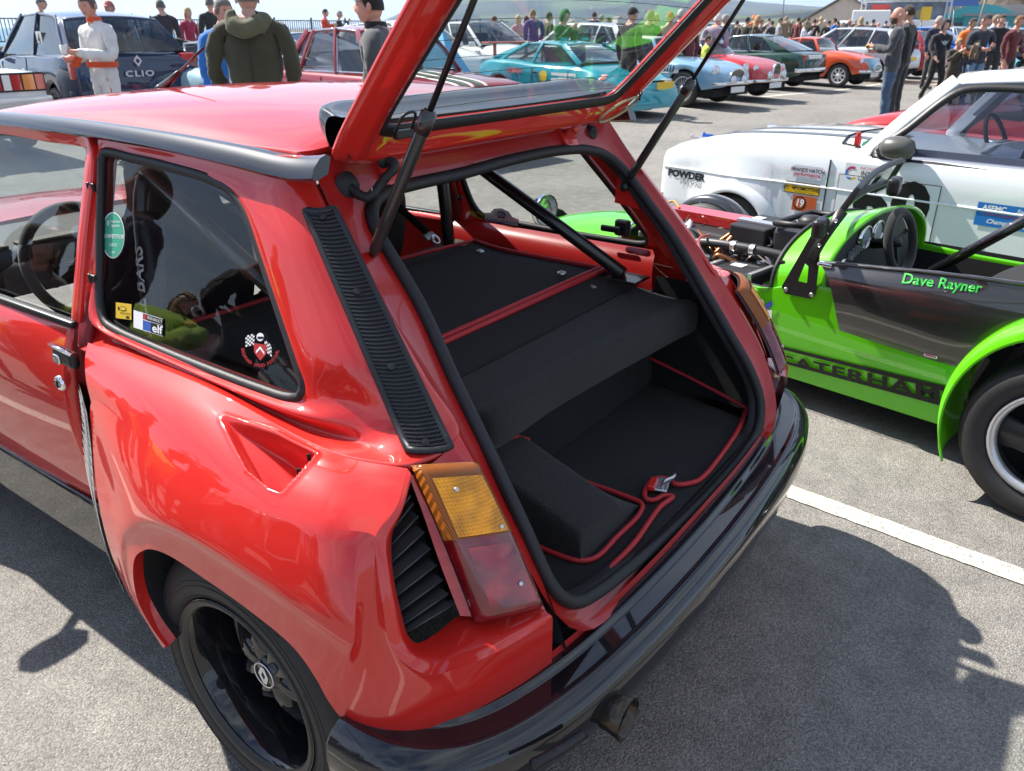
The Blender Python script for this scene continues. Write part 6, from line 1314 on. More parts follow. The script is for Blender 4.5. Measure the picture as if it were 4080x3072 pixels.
def build_pose(key, arms=None, legs=None, lean=0., bulk=1., skirt=0., head=(0, 0, 0), child=False, hood=False):
    """one continuous body; slots: 0 skin, 1 lips, 2 eyes, 3 top, 4 trousers, 5 shoes"""
    arms = arms or {}; J = {}; E_ = []; Rr = {}; reg = {}
    def j(n, p, r, rg): J[n] = np.array(p, float); Rr[n] = r; reg[n] = rg
    L = lambda z: np.array([0, math.sin(lean)*(z-.95), (math.cos(lean)-1)*(z-.95)]) if z > .95 else np.zeros(3)
    b = bulk
    j('pelvis', (0, 0, .95), (.155*b, .115*b), 4); j('waist', np.array((0, .0, 1.08))+L(1.08), (.155*b, .115*b), 3); j('chest', np.array((0, .0, 1.28))+L(1.28), (.175*b, .125*min(b, 1.2)), 3); j('upper', np.array((0, -.012, 1.42))+L(1.42), (.135*min(b, 1.2), .10*min(b, 1.15)), 3); j('neck', np.array((0, -.005, 1.50))+L(1.5), (.062, .06), 0 if not hood else 3); j('skull', np.array((0, .02, 1.58))+L(1.58), (.055, .055), 0)
    E_ += [('pelvis', 'waist'), ('waist', 'chest'), ('chest', 'upper'), ('upper', 'neck'), ('neck', 'skull')]
    for s_, sx in (('l', -1), ('r', 1)):
        lg = (legs or {}).get(s_, ((sx*.10, .01, .50), (sx*.11, -.02, .09), (sx*.13, .11, .045)))
        j('hip'+s_, (sx*.085, 0, .88), .10*min(b, 1.15), 4); j('knee'+s_, lg[0], .066, 4); j('ankle'+s_, lg[1], .052, 4); j('heel'+s_, (lg[1][0], lg[1][1]+.0, .05), .042, 5); j('toe'+s_, lg[2], .036, 5)
        E_ += [('pelvis', 'hip'+s_), ('hip'+s_, 'knee'+s_), ('knee'+s_, 'ankle'+s_), ('ankle'+s_, 'heel'+s_), ('heel'+s_, 'toe'+s_)]
        sh = np.array((sx*.185*min(b, 1.27), -.01, 1.41))+L(1.41); a = arms.get(s_); el = np.array(a[0]) if a else np.array((sx*.25, -.03, 1.14))+L(1.14); wr = np.array(a[1]) if a else np.array((sx*.26, .05, .90))
        j('sh'+s_, sh, .070*min(1.15, b), 3); j('el'+s_, el, .056*min(1.15, b), 3); j('wr'+s_, wr, .042*min(1.15, b), 3); d = (wr-el)/np.linalg.norm(wr-el); j('palm'+s_, wr+d*.075, (.036, .020), 0)
        E_ += [('upper', 'sh'+s_), ('sh'+s_, 'el'+s_), ('el'+s_, 'wr'+s_), ('wr'+s_, 'palm'+s_)]
        pc = J['palm'+s_]; side = np.cross(d, np.array([-sx, 0.3, .2])); side /= np.linalg.norm(side); cu = np.cross(side, d)
        if np.dot(cu, np.array([-sx, .4, 0])) < 0: cu = -cu
        for k in range(4):
            o_ = side*(-.026+.0175*k); ln = (.036, .042, .040, .032)[k]
            j('f%d%s' % (k, s_), pc+o_+d*.035, .0085, 0); j('g%d%s' % (k, s_), pc+o_+d*(.035+ln*.7)+cu*.012, .0078, 0); j('h%d%s' % (k, s_), pc+o_*.95+d*(.035+ln*1.25)+cu*.036, .0068, 0)
            E_ += [('palm'+s_, 'f%d%s' % (k, s_)), ('f%d%s' % (k, s_), 'g%d%s' % (k, s_)), ('g%d%s' % (k, s_), 'h%d%s' % (k, s_))]
        j('t0'+s_, pc-side*.034-d*.015+cu*.012, .0095, 0); j('t1'+s_, pc-side*.046+d*.022+cu*.026, .008, 0); E_ += [('palm'+s_, 't0'+s_), ('t0'+s_, 't1'+s_)]
    names = list(J); ix = {n: i for i, n in enumerate(names)}
    me = bpy.data.meshes.new('sk'); me.from_pydata([tuple(J[n]) for n in names], [(ix[a], ix[c]) for a, c in E_], []); o = bpy.data.objects.new('sk', me); COL.objects.link(o)
    md = o.modifiers.new('skin', 'SKIN'); md.use_smooth_shade = True; md.branch_smoothing = .6
    if not me.skin_vertices: bpy.context.view_layer.objects.active = o
    lay = me.skin_vertices[0].data if len(me.skin_vertices) else None
    for n, sv in zip(names, lay):
        r = Rr[n]; sv.radius = r if isinstance(r, tuple) else (r, r); sv.use_root = (n == 'pelvis')
    sb = o.modifiers.new('sub', 'SUBSURF'); sb.levels = 2; sb.render_levels = 2
    dg = bpy.context.evaluated_depsgraph_get(); ev = o.evaluated_get(dg); m2 = bpy.data.meshes.new_from_object(ev)
    V = [np.array(v.co[:]) for v in m2.vertices]; F = [tuple(p.vertices) for p in m2.polygons]
    A = np.array([J[a] for a, c in E_]); B = np.array([J[c] for a, c in E_]); RG = [reg[c] for a, c in E_]; MI = []
    # trousers / top boundary by height, the rest by the nearest bone
    for f in F:
        c = sum(V[i] for i in f)/len(f); AB = B-A; t_ = np.clip(((c-A)*AB).sum(1)/((AB*AB).sum(1)+1e-9), 0, 1); dd = np.linalg.norm(c-(A+AB*t_[:, None]), axis=1); g = RG[int(np.argmin(dd))]
        if g == 4 and c[2] > .90-skirt: g = 3
        MI.append(g)
    NV = np.array([v.normal[:] for v in m2.vertices]); cl = np.zeros(len(V)); 
    for f, g in zip(F, MI):
        if g in (3, 4):
            for i in f: cl[i] = 1
    from mathutils import noise as mn
    for i in range(len(V)):
        if cl[i]:
            p = V[i]; q = Vector((p[0]*11, p[1]*11, p[2]*7+sum(map(ord, key))*.37)); V[i] = p+NV[i]*(.014*mn.noise(q)*b+.022*(abs(mn.noise(q*1.7+Vector((3, 1, 7))))**.7-.35)*(-1)+.005*mn.noise(q*4))
    bpy.data.objects.remove(o); bpy.data.meshes.remove(me); bpy.data.meshes.remove(m2)
    hb = J['skull']+np.array([0, .018, .045]); Rm = Matrix.Rotation(head[2], 3, 'Z') @ Matrix.Rotation(head[0]-lean*.6, 3, 'X'); o_ = len(V)
    hv = [np.array(Rm @ Vector(tuple(p)))+hb for p in HEADV]; V += hv; F += [tuple(i+o_ for i in f) for f in HEADF]; MI += HEADM
    m3 = bpy.data.meshes.new('body'); m3.from_pydata([tuple(v) for v in V], [], F); m3.polygons.foreach_set('use_smooth', [True]*len(F)); 
    for _ in range(6): m3.materials.append(SKIN[0])
    m3.polygons.foreach_set('material_index', MI); m3.update()
    POSES[key] = (m3, hb, Rm, {k: J['palm'+k] for k in 'lr'}); return m3
def hair_mesh(kind):
    V = []; F = []; n = 20; rows = {'short': (.0, 1.75), 'long': (.0, 1.9), 'cap': (0, 1.55), 'beanie': (0, 1.72), 'hood': (0, 2.2), 'bun': (0, 1.8)}[kind]; m_ = 9
    for q in range(m_+1):
        th = rows[1]*q/m_
        for i in range(n):
            ph = 2*PI*i/n; d = np.array([math.sin(th)*math.sin(ph), math.sin(th)*math.cos(ph), math.cos(th)]); k = 1.10 if kind != 'hood' else 1.30
            p = d*np.array([.079, .098, .118])*k
            front = max(0, d[1])
            if kind in ('short', 'long', 'bun'):
                if d[1] > .35 and d[2] < .55: p = p*.86; p[2] = max(p[2], .055)
            if kind == 'cap' and d[1] > .3 and d[2] < .45: p[2] = max(p[2], .045)
            if kind == 'beanie' and d[1] > .2: p[2] = max(p[2], .040)
            if kind == 'hood' and d[1] > .45: p = p*.98; p[2] = max(p[2], .075); p[1] = min(p[1], .075)
            p = p*(1+.018*math.sin(i*2.7+q*1.9)*(kind in ('short', 'long', 'bun')))
            V.append(p)
    for q in range(m_):
        for i in range(n): F.append((q*n+i, (q+1)*n+i, (q+1)*n+(i+1) % n, q*n+(i+1) % n))
    if kind == 'long':
        o = len(V)
        for q in range(6):
            for i in range(9): a = PI*(.98-1.96*i/8)-PI/2 if 0 else -PI*.02+PI*1.04*i/8; r = .092-.004*q; V.append(np.array([r*math.cos(a)*(1+.04*q), -r*math.sin(a)*.9-.015, .0-.055*q]))
        for q in range(5):
            for i in range(8): F.append((o+q*9+i, o+(q+1)*9+i, o+(q+1)*9+i+1, o+q*9+i+1))
    if kind == 'cap':
        o = len(V); 
        for i in range(9): a = PI*(.15+.7*i/8); V.append(np.array([.078*math.cos(a), .085*math.sin(a)+.005, .050])); V.append(np.array([.072*math.cos(a), .085*math.sin(a)+.085*math.sin(a)**2, .036]))
        for i in range(8): F.append((o+2*i, o+2*i+1, o+2*i+3, o+2*i+2))
    me = bpy.data.meshes.new(kind); me.from_pydata([tuple(v) for v in V], [], F); me.polygons.foreach_set('use_smooth', [True]*len(F)); me.materials.append(SHOE); return me
HAIR = {k: hair_mesh(k) for k in ('short', 'long', 'cap', 'beanie', 'hood')}
A_ = lambda lx, ly, lz, wx, wy, wz: ((lx, ly, lz), (wx, wy, wz))
build_pose('stand', bulk=1.08)
build_pose('stroll', legs=dict(l=((-.10, .14, .50), (-.11, .10, .10), (-.12, .24, .05)), r=((.10, .02, .50), (.11, -.22, .11), (.12, -.10, .045))), arms=dict(l=A_(-.26, -.10, 1.16, -.25, -.02, .93), r=A_(.25, .06, 1.16, .22, .22, .98)), bulk=1.08)
build_pose('hands_up', arms=dict(l=A_(-.25, .04, 1.16, -.10, .28, 1.26), r=A_(.25, .04, 1.16, .10, .28, 1.28)), bulk=1.08)
build_pose('phone', arms=dict(r=A_(.24, .12, 1.18, .07, .30, 1.42), l=A_(-.24, .12, 1.18, -.06, .30, 1.40)), bulk=1.1, head=(-.2, 0, 0))
build_pose('pockets', arms=dict(l=A_(-.285, -.05, 1.16, -.215, .08, .94), r=A_(.285, -.05, 1.16, .215, .08, .94)), bulk=1.26, skirt=.16)
build_pose('coat', arms=dict(l=A_(-.305, -.04, 1.15, -.27, .07, .92), r=A_(.305, -.04, 1.15, .27, .07, .92)), bulk=1.8, skirt=.2)
build_pose('bend', lean=-1.05, arms=dict(l=A_(-.22, .52, .95, -.16, .62, .72), r=A_(.22, .52, .95, .16, .62, .72)), bulk=1.1)
build_pose('eat', arms=dict(l=A_(-.27, .02, 1.14, -.07, .30, 1.18), r=A_(.26, .0, 1.14, .12, .27, 1.12)), bulk=1.12, skirt=.06, head=(-.1, 0, .35))
build_pose('slim', bulk=.95, arms=dict(l=A_(-.24, .0, 1.15, -.15, .20, 1.0), r=A_(.23, -.03, 1.14, .22, .04, .9)))
USED = set()
def person(label, x, y, face, top, legs, hair='short', hcol=(.05, .03, .02), pose='stand', skin=0, h=1.75, z=None, shoes=None, group=None):
    """face = direction the person looks, radians clockwise from +Y"""
    assert label not in USED, label
    USED.add(label); me, hb, Rm, palms = POSES[pose]; s_ = h/1.75
    zz = gz(x, y) if z is None else z
    T = thing('person', label, 'person', (x, y, zz), -face, group); T.scale = (s_, s_, s_)
    o = bpy.data.objects.new('body', me); COL.objects.link(o); o.parent = T
    for i, m_ in enumerate((SKIN[skin], LIPS, EYE, cloth(top), cloth(legs), shoes or SHOE)): o.material_slots[i].link = 'OBJECT'; o.material_slots[i].material = m_
    if hair != 'bald':
        q = bpy.data.objects.new({'cap': 'cap', 'beanie': 'beanie', 'hood': 'hood'}.get(hair, 'hair'), HAIR[hair]); COL.objects.link(q); q.parent = T; q.location = tuple(hb); q.rotation_euler = Rm.to_euler(); q.material_slots[0].link = 'OBJECT'; q.material_slots[0].material = cloth(hcol)
    return T
def person_px(label, u, D, face, *a, **kw):
    p = at_d(u, D); return person(label, p[0], p[1], face, *a, **kw)
BLK_, NAV, CHAR, GRY, LGR, OLI, BRN, DEN, LDEN, WHT, CRM, REDC, MAG, BLU, ORA, PNK, GRN, TAN, DGR, BUR = (.012, .012, .013), (.015, .022, .05), (.03, .03, .033), (.09, .09, .10), (.25, .25, .26), (.045, .045, .025), (.06, .035, .02), (.035, .06, .11), (.09, .15, .24), (.65, .65, .63), (.48, .40, .27), (.45, .03, .02), (.30, .02, .06), (.02, .14, .45), (.65, .14, .03), (.50, .28, .28), (.03, .14, .05), (.24, .17, .10), (.02, .05, .03), (.13, .02, .025)
B_, G_, BL_, GY_ = (.04, .022, .012), (.30, .29, .28), (.42, .30, .14), (.14, .13, .12)
H_ = lambda u: math.atan2(hdir(u)[0], hdir(u)[1])
# near figures
w1 = person_px('person in white race overalls with orange belt and cuffs holding a cup', 205, 10.3, H_(193)+PI+1.0, (.62, .62, .60), (.62, .62, .60), 'short', (.10, .08, .06), 'eat', 2, 1.76)
def trim_on(T, pts, w, m_, nm):
    V, F = sweep(cr_spline([np.array(p) for p in pts], 16), [(-.004, -w), (.004, -w), (.004, w), (-.004, w)], up=(0, .2, 1)); mesh(nm, V, F, m_, T)
OT_ = mat('orange_trim', (.62, .08, .02), .7)
b = MB(); b.lathe([(-.028, .185), (.028, .185)], 28, 'Z', (0, 0, 1.06)); V = [(p[0], p[1]*.78+.0, p[2]) for p in b.V]; mesh('belt', V, b.F, OT_, w1)
for k in 'lr':
    pm_ = POSES['eat'][3][k]; b = MB(); q = Vector((0, .8, .25)).normalized(); b.tube([tuple(Vector(pm_)-q*.13), tuple(Vector(pm_)-q*.075)], .050, 12); b.obj('cuff', OT_, w1, True)
b = MB(); b.lathe([(0, .078), (.05, .070)], 18, 'Z', (0, -.005, 1.475)); b.obj('collar', OT_, w1, True)
V, F = sweep(np.array([(-.13, .05, 1.0), (-.15, .03, .8), (-.14, .04, .6), (-.13, .03, .3)]), [(-.006, -.03), (.006, -.03), (.006, .03), (-.006, .03)], up=(0, 1, 0)); mesh('leg_stripe', V, F, OT_, w1)
b = MB(); b.lathe([(0, .03), (.09, .038), (.09, .034), (.01, .027)], 16, 'Z', tuple(np.array(POSES['eat'][3]['l'])+np.array([.03, .03, -.02]))); cup = b.obj('paper_cup', WHB if 'WHB' in globals() else CREAM, None, True); cup.matrix_world = Matrix.Translation(w1.location) @ Matrix.Rotation(w1.rotation_euler[2], 4, 'Z') @ Matrix.Scale(1.76/1.75, 4); tag(cup, 'white paper cup held by the person in white overalls', 'cup')
g1 = person_px('person in a heavy olive hooded coat seen from behind', 540, 7.5, H_(540)+.15, OLI, CHAR, 'short', GY_, 'coat', 0, 1.86)
hd_ = []
for i, a in enumerate(np.linspace(0, 2*PI, 24, endpoint=False)):
    hd_.append([np.array((.155*math.sin(a)*k*(1+.08*math.sin(5*a)), -.03+.12*math.cos(a)*k-.03*(math.cos(a) < 0), 1.46+dz+.02*math.sin(3*a+1)-(.05*k if math.cos(a) < -.3 else 0))) for k, dz in ((.62, .07), (.95, .06), (1.12, .0), (.95, -.05), (.7, -.04))])
V, F = sweep(np.array([(0, -.155, 1.40), (0, -.158, 1.2), (0, -.155, 1.0), (0, -.150, .84)]), [(-.004, -.003), (.004, -.003), (.004, .003), (-.004, .003)], up=(0, 1, 0)); mesh('back_seam', V, F, cloth((.02, .02, .012)), g1)
gridobj('hood', patch([list(q) for q in zip(*hd_)], 48, 16, True), cloth((.10, .10, .055)), g1, closed=True)
person_px('person in a bright blue jacket half hidden behind the olive coat', 483, 8.8, H_(487)+PI-.5, BLU, NAV, 'short', GY_, 'stand', 2, 1.74)
k1 = person_px('person in a black beanie and dark padded jacket', 812, 6.4, H_(812)-1.35, (.05, .055, .06), CHAR, 'beanie', BLK_, 'pockets', 2, 1.78)
b = MB(); b.lathe([(-.02, .085), (.03, .082), (.06, .075)], 20, 'Z', (0, .0, 1.475)); b.obj('snood', cloth(BLK_), k1, True)
h1 = person_px('bald bearded person in a grey hooded top and jeans holding food', 1942, 15.3, H_(1942)-1.45, (.05, .052, .06), (.045, .08, .14), 'bald', B_, 'eat', 2, 1.82)
b = MB(); Q = []
for a in np.linspace(R_(200), R_(340), 12): pass
bd = [[np.array((.072*math.sin(a)*k, .020+.088*math.cos(a)*k, z)) for a in np.linspace(-1.5, 1.5, 13)] for z, k in ((-.035, 1.04), (-.07, 1.05), (-.10, .92), (-.118, .6))]
bo_ = gridobj('beard', patch(bd, 20, 8), cloth((.06, .035, .02)), h1); bo_.location = tuple(POSES['eat'][1]); bo_.rotation_euler = POSES['eat'][2].to_euler()
fx = Matrix.Translation(h1.location) @ Matrix.Rotation(h1.rotation_euler[2], 4, 'Z') @ Matrix.Scale(1.82/1.75, 4)
b = MB(); c = np.array(POSES['eat'][3]['l'])*.5+np.array(POSES['eat'][3]['r'])*.5+np.array([0, .05, .03]); b.lathe([(-.10, .02), (-.05, .035), (.05, .035), (.10, .02)], 10, 'X', c); fo = b.obj('hot_dog', mat('bread', (.55, .30, .08), .8, var=.3, vscale=40), None, True); fo.matrix_world = fx; tag(fo, 'bread roll with yellow sauce held by the person in the grey hoodie', 'food')
person_px('dark haired person in a black jacket with a backpack behind the grey hoodie', 1962, 16.4, H_(1968)-1.2, BLK_, CHAR, 'short', B_, 'stand', 1, 1.86)
# along the promenade
for lab, u, D, f, t_, l_, hr, hc, ps, sk, hh in (
    ('person in an olive cap and green jacket behind the navy hatchback', 96, 22, 2.2, OLI, CHAR, 'cap', GY_, 'stand', 0, 1.84),
    ('person in a red and white cap behind the navy hatchback', 247, 17, -2.0, CHAR, CHAR, 'cap', (.4, .12, .1), 'stand', 2, 1.74),
    ('person in a charcoal hoodie and grey beanie watching the sea', 355, 19, .3, (.035, .03, .04), CHAR, 'beanie', (.10, .10, .085), 'stand', 0, 1.80),
    ('blonde person in a magenta coat and sunglasses by the railing', 408, 21, 3.0, MAG, CHAR, 'long', BL_, 'slim', 0, 1.68),
    ('person with blond hair bending over the olive tourer', 395, 15.2, 1.4, BLK_, CHAR, 'short', BL_, 'bend', 0, 1.7),
    ('person with grey hair looking out beyond the blue jacket', 461, 20, .4, CHAR, CHAR, 'short', GY_, 'stand', 0, 1.88),
    ('person in orange red overalls with folded arms by the sea wall', 703, 29, 2.6, (.55, .05, .02), (.55, .05, .02), 'short', B_, 'hands_up', 0, 1.76),
    ('person in a navy coat leaning beside the orange red overalls', 733, 29.5, 2.4, NAV, CHAR, 'short', G_, 'phone', 0, 1.72),
    ('small child in a tan fur hooded coat by the sea wall', 741, 28, 2.8, BLK_, CHAR, 'hood', TAN, 'stand', 0, 1.25),
    ('person with a brown hair bun and beige backpack', 946, 22.5, -.4, TAN, CHAR, 'long', (.13, .06, .025), 'slim', 0, 1.70),
    ('person in black looking down behind the striped rally roof', 1066, 25, 1.7, BLK_, BLK_, 'short', (.09, .05, .03), 'phone', 0, 1.60),
    ('blonde person in a pale pink jacket', 1120, 25, .6, PNK, NAV, 'long', (.5, .38, .2), 'slim', 0, 1.64),
    ('person in a purple and teal anorak', 1152, 24, .4, (.06, .06, .20), NAV, 'short', (.22, .14, .07), 'pockets', 2, 1.78),
    ('long haired person in brown beside the purple anorak', 1138, 25.5, .5, BRN, CHAR, 'long', B_, 'slim', 0, 1.62),
    ('person in khaki camouflage behind the raincoat hood', 1184, 24.5, 2.0, OLI, CHAR, 'short', B_, 'stand', 1, 1.72),
    ('person in a hooded raincoat coloured with a green reflection, holding a mug', 1216, 17.5, 3.3, (.02, .11, .04), DGR, 'hood', (.02, .12, .045), 'phone', 0, 1.74),  # clothes coloured with the lime car's green reflection in the tailgate glass
    ('person in a black coat and orange bag near the shore', 1283, 30, 1.0, BLK_, CHAR, 'short', B_, 'stand', 0, 1.78),
    ('grey haired person in a red waistcoat near the shore', 1297, 30.5, 2.0, (.3, .06, .05), CHAR, 'short', G_, 'stand', 2, 1.70),
    ('short person in dark green near the shore', 1316, 29.5, -1.0, DGR, CHAR, 'short', B_, 'stand', 0, 1.62),
    ('person in a black cap and black jacket beside the turquoise coupe', 1362, 15.5, 1.9, BLK_, (.02, .02, .02), 'cap', BLK_, 'stand', 0, 1.80),
    ('grey haired person in an olive body warmer over cream sleeves', 1402, 18.5, 1.6, (.05, .055, .035), CHAR, 'short', (.3, .2, .12), 'hands_up', 2, 1.78),
    ('person in a mustard jumper beside the olive body warmer', 1415, 19.5, 1.2, (.30, .2, .07), CHAR, 'short', BL_, 'stand', 0, 1.72),
    ('person in a red cap and cream fleece', 1447, 19, 1.0, CRM, TAN, 'cap', (.35, .02, .03), 'stand', 2, 1.76),
    ('white haired person in charcoal beside the cream fleece', 1470, 20.5, .8, CHAR, CHAR, 'short', (.5, .48, .45), 'stand', 0, 1.82),
    ('brown haired person in burgundy behind the tailgate', 1490, 18.5, .5, BUR, CHAR, 'long', B_, 'slim', 0, 1.66),
    ('person with white hair in a lilac grey jumper', 1548, 20.5, 1.5, (.33, .30, .36), DEN, 'short', (.55, .53, .5), 'pockets', 2, 1.74),
    ('person in a royal blue fleece beside the lilac jumper', 1563, 22.5, 2.2, (.015, .05, .22), NAV, 'short', G_, 'stand', 0, 1.74),
    ('child in a yellow hi-vis vest behind the ice blue roadster', 1530, 19.5, 2.5, (.42, .55, .04), NAV, 'short', B_, 'stand', 0, 1.30)):
    person_px(lab, u, D, f, t_, l_, hr, hc, ps, sk, hh)
# crowd between the row of cars and the buildings
crowd = [(1592, 24, GRY, TAN, 'short', B_, 'grey anorak and tan trousers', .6), (1612, 21, (.05, .045, .03), OLI, 'pockets_', B_, 'long dark olive coat', 1.9), (1628, 26, ORA, CHAR, 'cap', ORA, 'orange jacket and orange cap', .8), (1642, 25, NAV, NAV, 'short', (.25, .1, .04), 'navy jacket with orange scarf', 2.3), (1632, 20, BRN, CHAR, 'long', BL_, 'brown coat with long blond hair', 2.8), (1668, 28, CHAR, DEN, 'short', B_, 'charcoal coat and jeans', .5), (1683, 27, LGR, CHAR, 'short', B_, 'light grey jumper', 2.6), (1697, 30, TAN, DEN, 'cap', TAN, 'tan jacket and tan cap', 1.1), (1712, 34, OLI, CHAR, 'short', G_, 'olive jacket with grey hair', .4), (1722, 29, BUR, NAV, 'short', B_, 'burgundy jumper', 2.0), (1738, 23, (.52, .56, .62), LDEN, 'short', GY_, 'broad pale blue shirt', 2.9), (1758, 30, BLK_, CHAR, 'short', B_, 'black jacket beside the pale shirt', 1.6), (1772, 31, CRM, TAN, 'short', BL_, 'cream coat and tan trousers', .9), (1790, 29, CHAR, CHAR, 'cap', BLK_, 'charcoal jacket and black cap', 1.2), (1803, 28, BLU, DEN, 'short', B_, 'blue coat and jeans', .3), (1822, 27, GRY, DEN, 'short', G_, 'grey fleece with silver hair', -.6), (1836, 27.5, BLK_, NAV, 'bald', G_, 'black fleece with bald head', -.5), (1858, 26, TAN, BRN, 'long', BL_, 'tan coat and blond hair', 1.5), (1872, 38, REDC, CHAR, 'short', B_, 'bright red jacket', .7), (1884, 36, BLK_, BLK_, 'short', B_, 'plain black coat', 2.2), (1898, 37, PNK, NAV, 'bald', G_, 'pink shirt with bald head', .2), (1912, 40, NAV, CHAR, 'beanie', NAV, 'navy coat and navy beanie', 1.8), (1745, 40, GRN, CHAR, 'short', B_, 'green jacket', .2), (1700, 42, ORA, NAV, 'short', G_, 'orange coat and grey hair', 2.4), (1660, 38, WHT, DEN, 'short', B_, 'white shirt and jeans', .9), (1728, 44, MAG, CHAR, 'long', B_, 'magenta coat', 1.4), (1780, 43, LGR, NAV, 'cap', WHT, 'light grey coat and white cap', 2.0), (1762, 46, BRN, BRN, 'short', G_, 'brown coat and brown trousers', 2.8), (1810, 45, DGR, CHAR, 'hood', DGR, 'dark green hooded coat', .6), (1846, 44, CHAR, TAN, 'short', G_, 'charcoal coat and tan trousers', 1.3), (1925, 34, NAV, DEN, 'short', G_, 'navy fleece with white hair', -.8), (1934, 44, GRY, CHAR, 'short', B_, 'mid grey jacket', .9), (2098, 48, BUR, DEN, 'short', B_, 'dark burgundy coat beside the far cars', 1.0), (2052, 36, TAN, TAN, 'short', G_, 'beige suit beside the blue cars', 2.7)]
for i, (u, D, t_, l_, hr, hc, d_, f) in enumerate(crowd):
    ps = ['stand', 'pockets', 'stroll', 'slim', 'phone', 'hands_up'][i % 6]
    if hr == 'pockets_': hr, ps = 'short', 'pockets'
    person_px('person in the crowd in a '+d_ if d_[0] not in 'aeiou' else 'person in the crowd in an '+d_, u, D*1.32+2, f, t_, l_, hr, hc, ps, i % 3, 1.60+.05*(i*7 % 5))
# right-hand group
for lab, u, D, f, t_, l_, hr, hc, ps, sk, hh in (
    ('person in a black hoodie with a pale fox print and black leggings', 2040, 21, -2.3, (.014, .014, .018), BLK_, 'hood', (.016, .016, .02), 'stroll', 0, 1.66),
    ('person in a dark blue puffer behind the fox print hoodie', 2024, 25, -2.6, NAV, CHAR, 'short', G_, 'stand', 2, 1.78),
    ('child with sandy hair in a brown camouflage hoodie', 2078, 19.5, -2.2, (.05, .04, .028), BRN, 'short', (.32, .2, .09), 'phone', 0, 1.32),
    ('marshal in an orange hi-vis vest behind the child', 2098, 24, -2.4, (.75, .16, .02), NAV, 'short', B_, 'stand', 1, 1.72),
    ('bearded person in a grey beanie, navy gilet and light jeans holding a small dog', 2125, 19.5, -2.3, (.03, .034, .05), (.13, .22, .34), 'beanie', (.03, .03, .033), 'eat', 2, 1.76),
    ('person in a bright blue jacket behind the navy gilet', 2146, 25, 2.6, (.02, .22, .62), NAV, 'cap', TAN, 'stand', 0, 1.80),
    ('person in a black coat with an orange scarf beside the blue jacket', 2160, 24.5, -2.0, BLK_, CHAR, 'short', B_, 'stand', 0, 1.80),
    ('person in a dark red and black jacket by the motorbike', 2196, 21, -2.6, (.10, .015, .02), (.04, .025, .025), 'short', (.16, .07, .03), 'slim', 2, 1.74)):
    T = person_px(lab, u, D, f, t_, l_, hr, hc, ps, sk, hh)
    if 'fox' in lab:
        f2 = lambda a, c, l: (a, .148+l-.12*abs(a)*abs(a)*8*.2, 1.28+c); decal('chest_print', [(*poly2([(-.10, .05), (-.05, .02), (0, .045), (.05, .02), (.10, .05), (.06, -.02), (0, -.06), (-.06, -.02)]), 0, 0)], f2, [mat('print_grey', (.3, .36, .42), .6)], T)
# small dogs: body, head and legs as one animal each
def dog(label, u, D, face, s_, col, z=0., spot=(.5, .45, .4)):
    p = at_d(u, D); T = thing('dog', label, 'dog', (p[0], p[1], p[2]+z), -face); T.scale = (s_, s_, s_)
    J = [((0, -.22, .40), .085), ((0, 0, .39), .095), ((0, .20, .41), .10), ((0, .30, .52), .06), ((0, .38, .60), .068), ((0, .48, .57), .038)]; E_ = [(i, i+1) for i in range(5)]
    for sx in (-1, 1):
        k = len(J); J += [((sx*.07, .20, .26), .045), ((sx*.07, .19, .13), .026), ((sx*.07, .20, .02), .024), ((sx*.07, -.20, .28), .055), ((sx*.07, -.28, .15), .028), ((sx*.07, -.24, .02), .024)]; E_ += [(2, k), (k, k+1), (k+1, k+2), (0, k+3), (k+3, k+4), (k+4, k+5)]
        k = len(J); J += [((sx*.045, .36, .67), .02)]; E_ += [(4, k)]
    k = len(J); J += [((0, -.32, .45), .025), ((0, -.40, .55), .014)]; E_ += [(0, k), (k, k+1)]
    me = bpy.data.meshes.new('sk'); me.from_pydata([j_[0] for j_ in J], [], []) if 0 else me.from_pydata([j_[0] for j_ in J], E_, []); o = bpy.data.objects.new('sk', me); COL.objects.link(o); md = o.modifiers.new('s', 'SKIN'); 
    for q, sv in zip(J, me.skin_vertices[0].data): sv.radius = (q[1], q[1])
    me.skin_vertices[0].data[1].use_root = True; sb = o.modifiers.new('u', 'SUBSURF'); sb.levels = 1; dg = bpy.context.evaluated_depsgraph_get(); m2 = bpy.data.meshes.new_from_object(o.evaluated_get(dg)); bpy.data.objects.remove(o)
    m2.polygons.foreach_set('use_smooth', [True]*len(m2.polygons)); m2.materials.clear(); m2.materials.append(cloth(col)); b_ = bpy.data.objects.new('body', m2); COL.objects.link(b_); b_.parent = T; return T
dog('grey brown dog standing at the feet of the person in jeans', 2150, 18.8, 1.3, 1.0, (.10, .075, .055)); dog('black dog near the motorbike', 2203, 20, -1.5, .9, (.012, .012, .012)); dog('small tan dog held against the navy gilet', 2118, 19.2, 1.6, .62, (.16, .11, .07), .92)
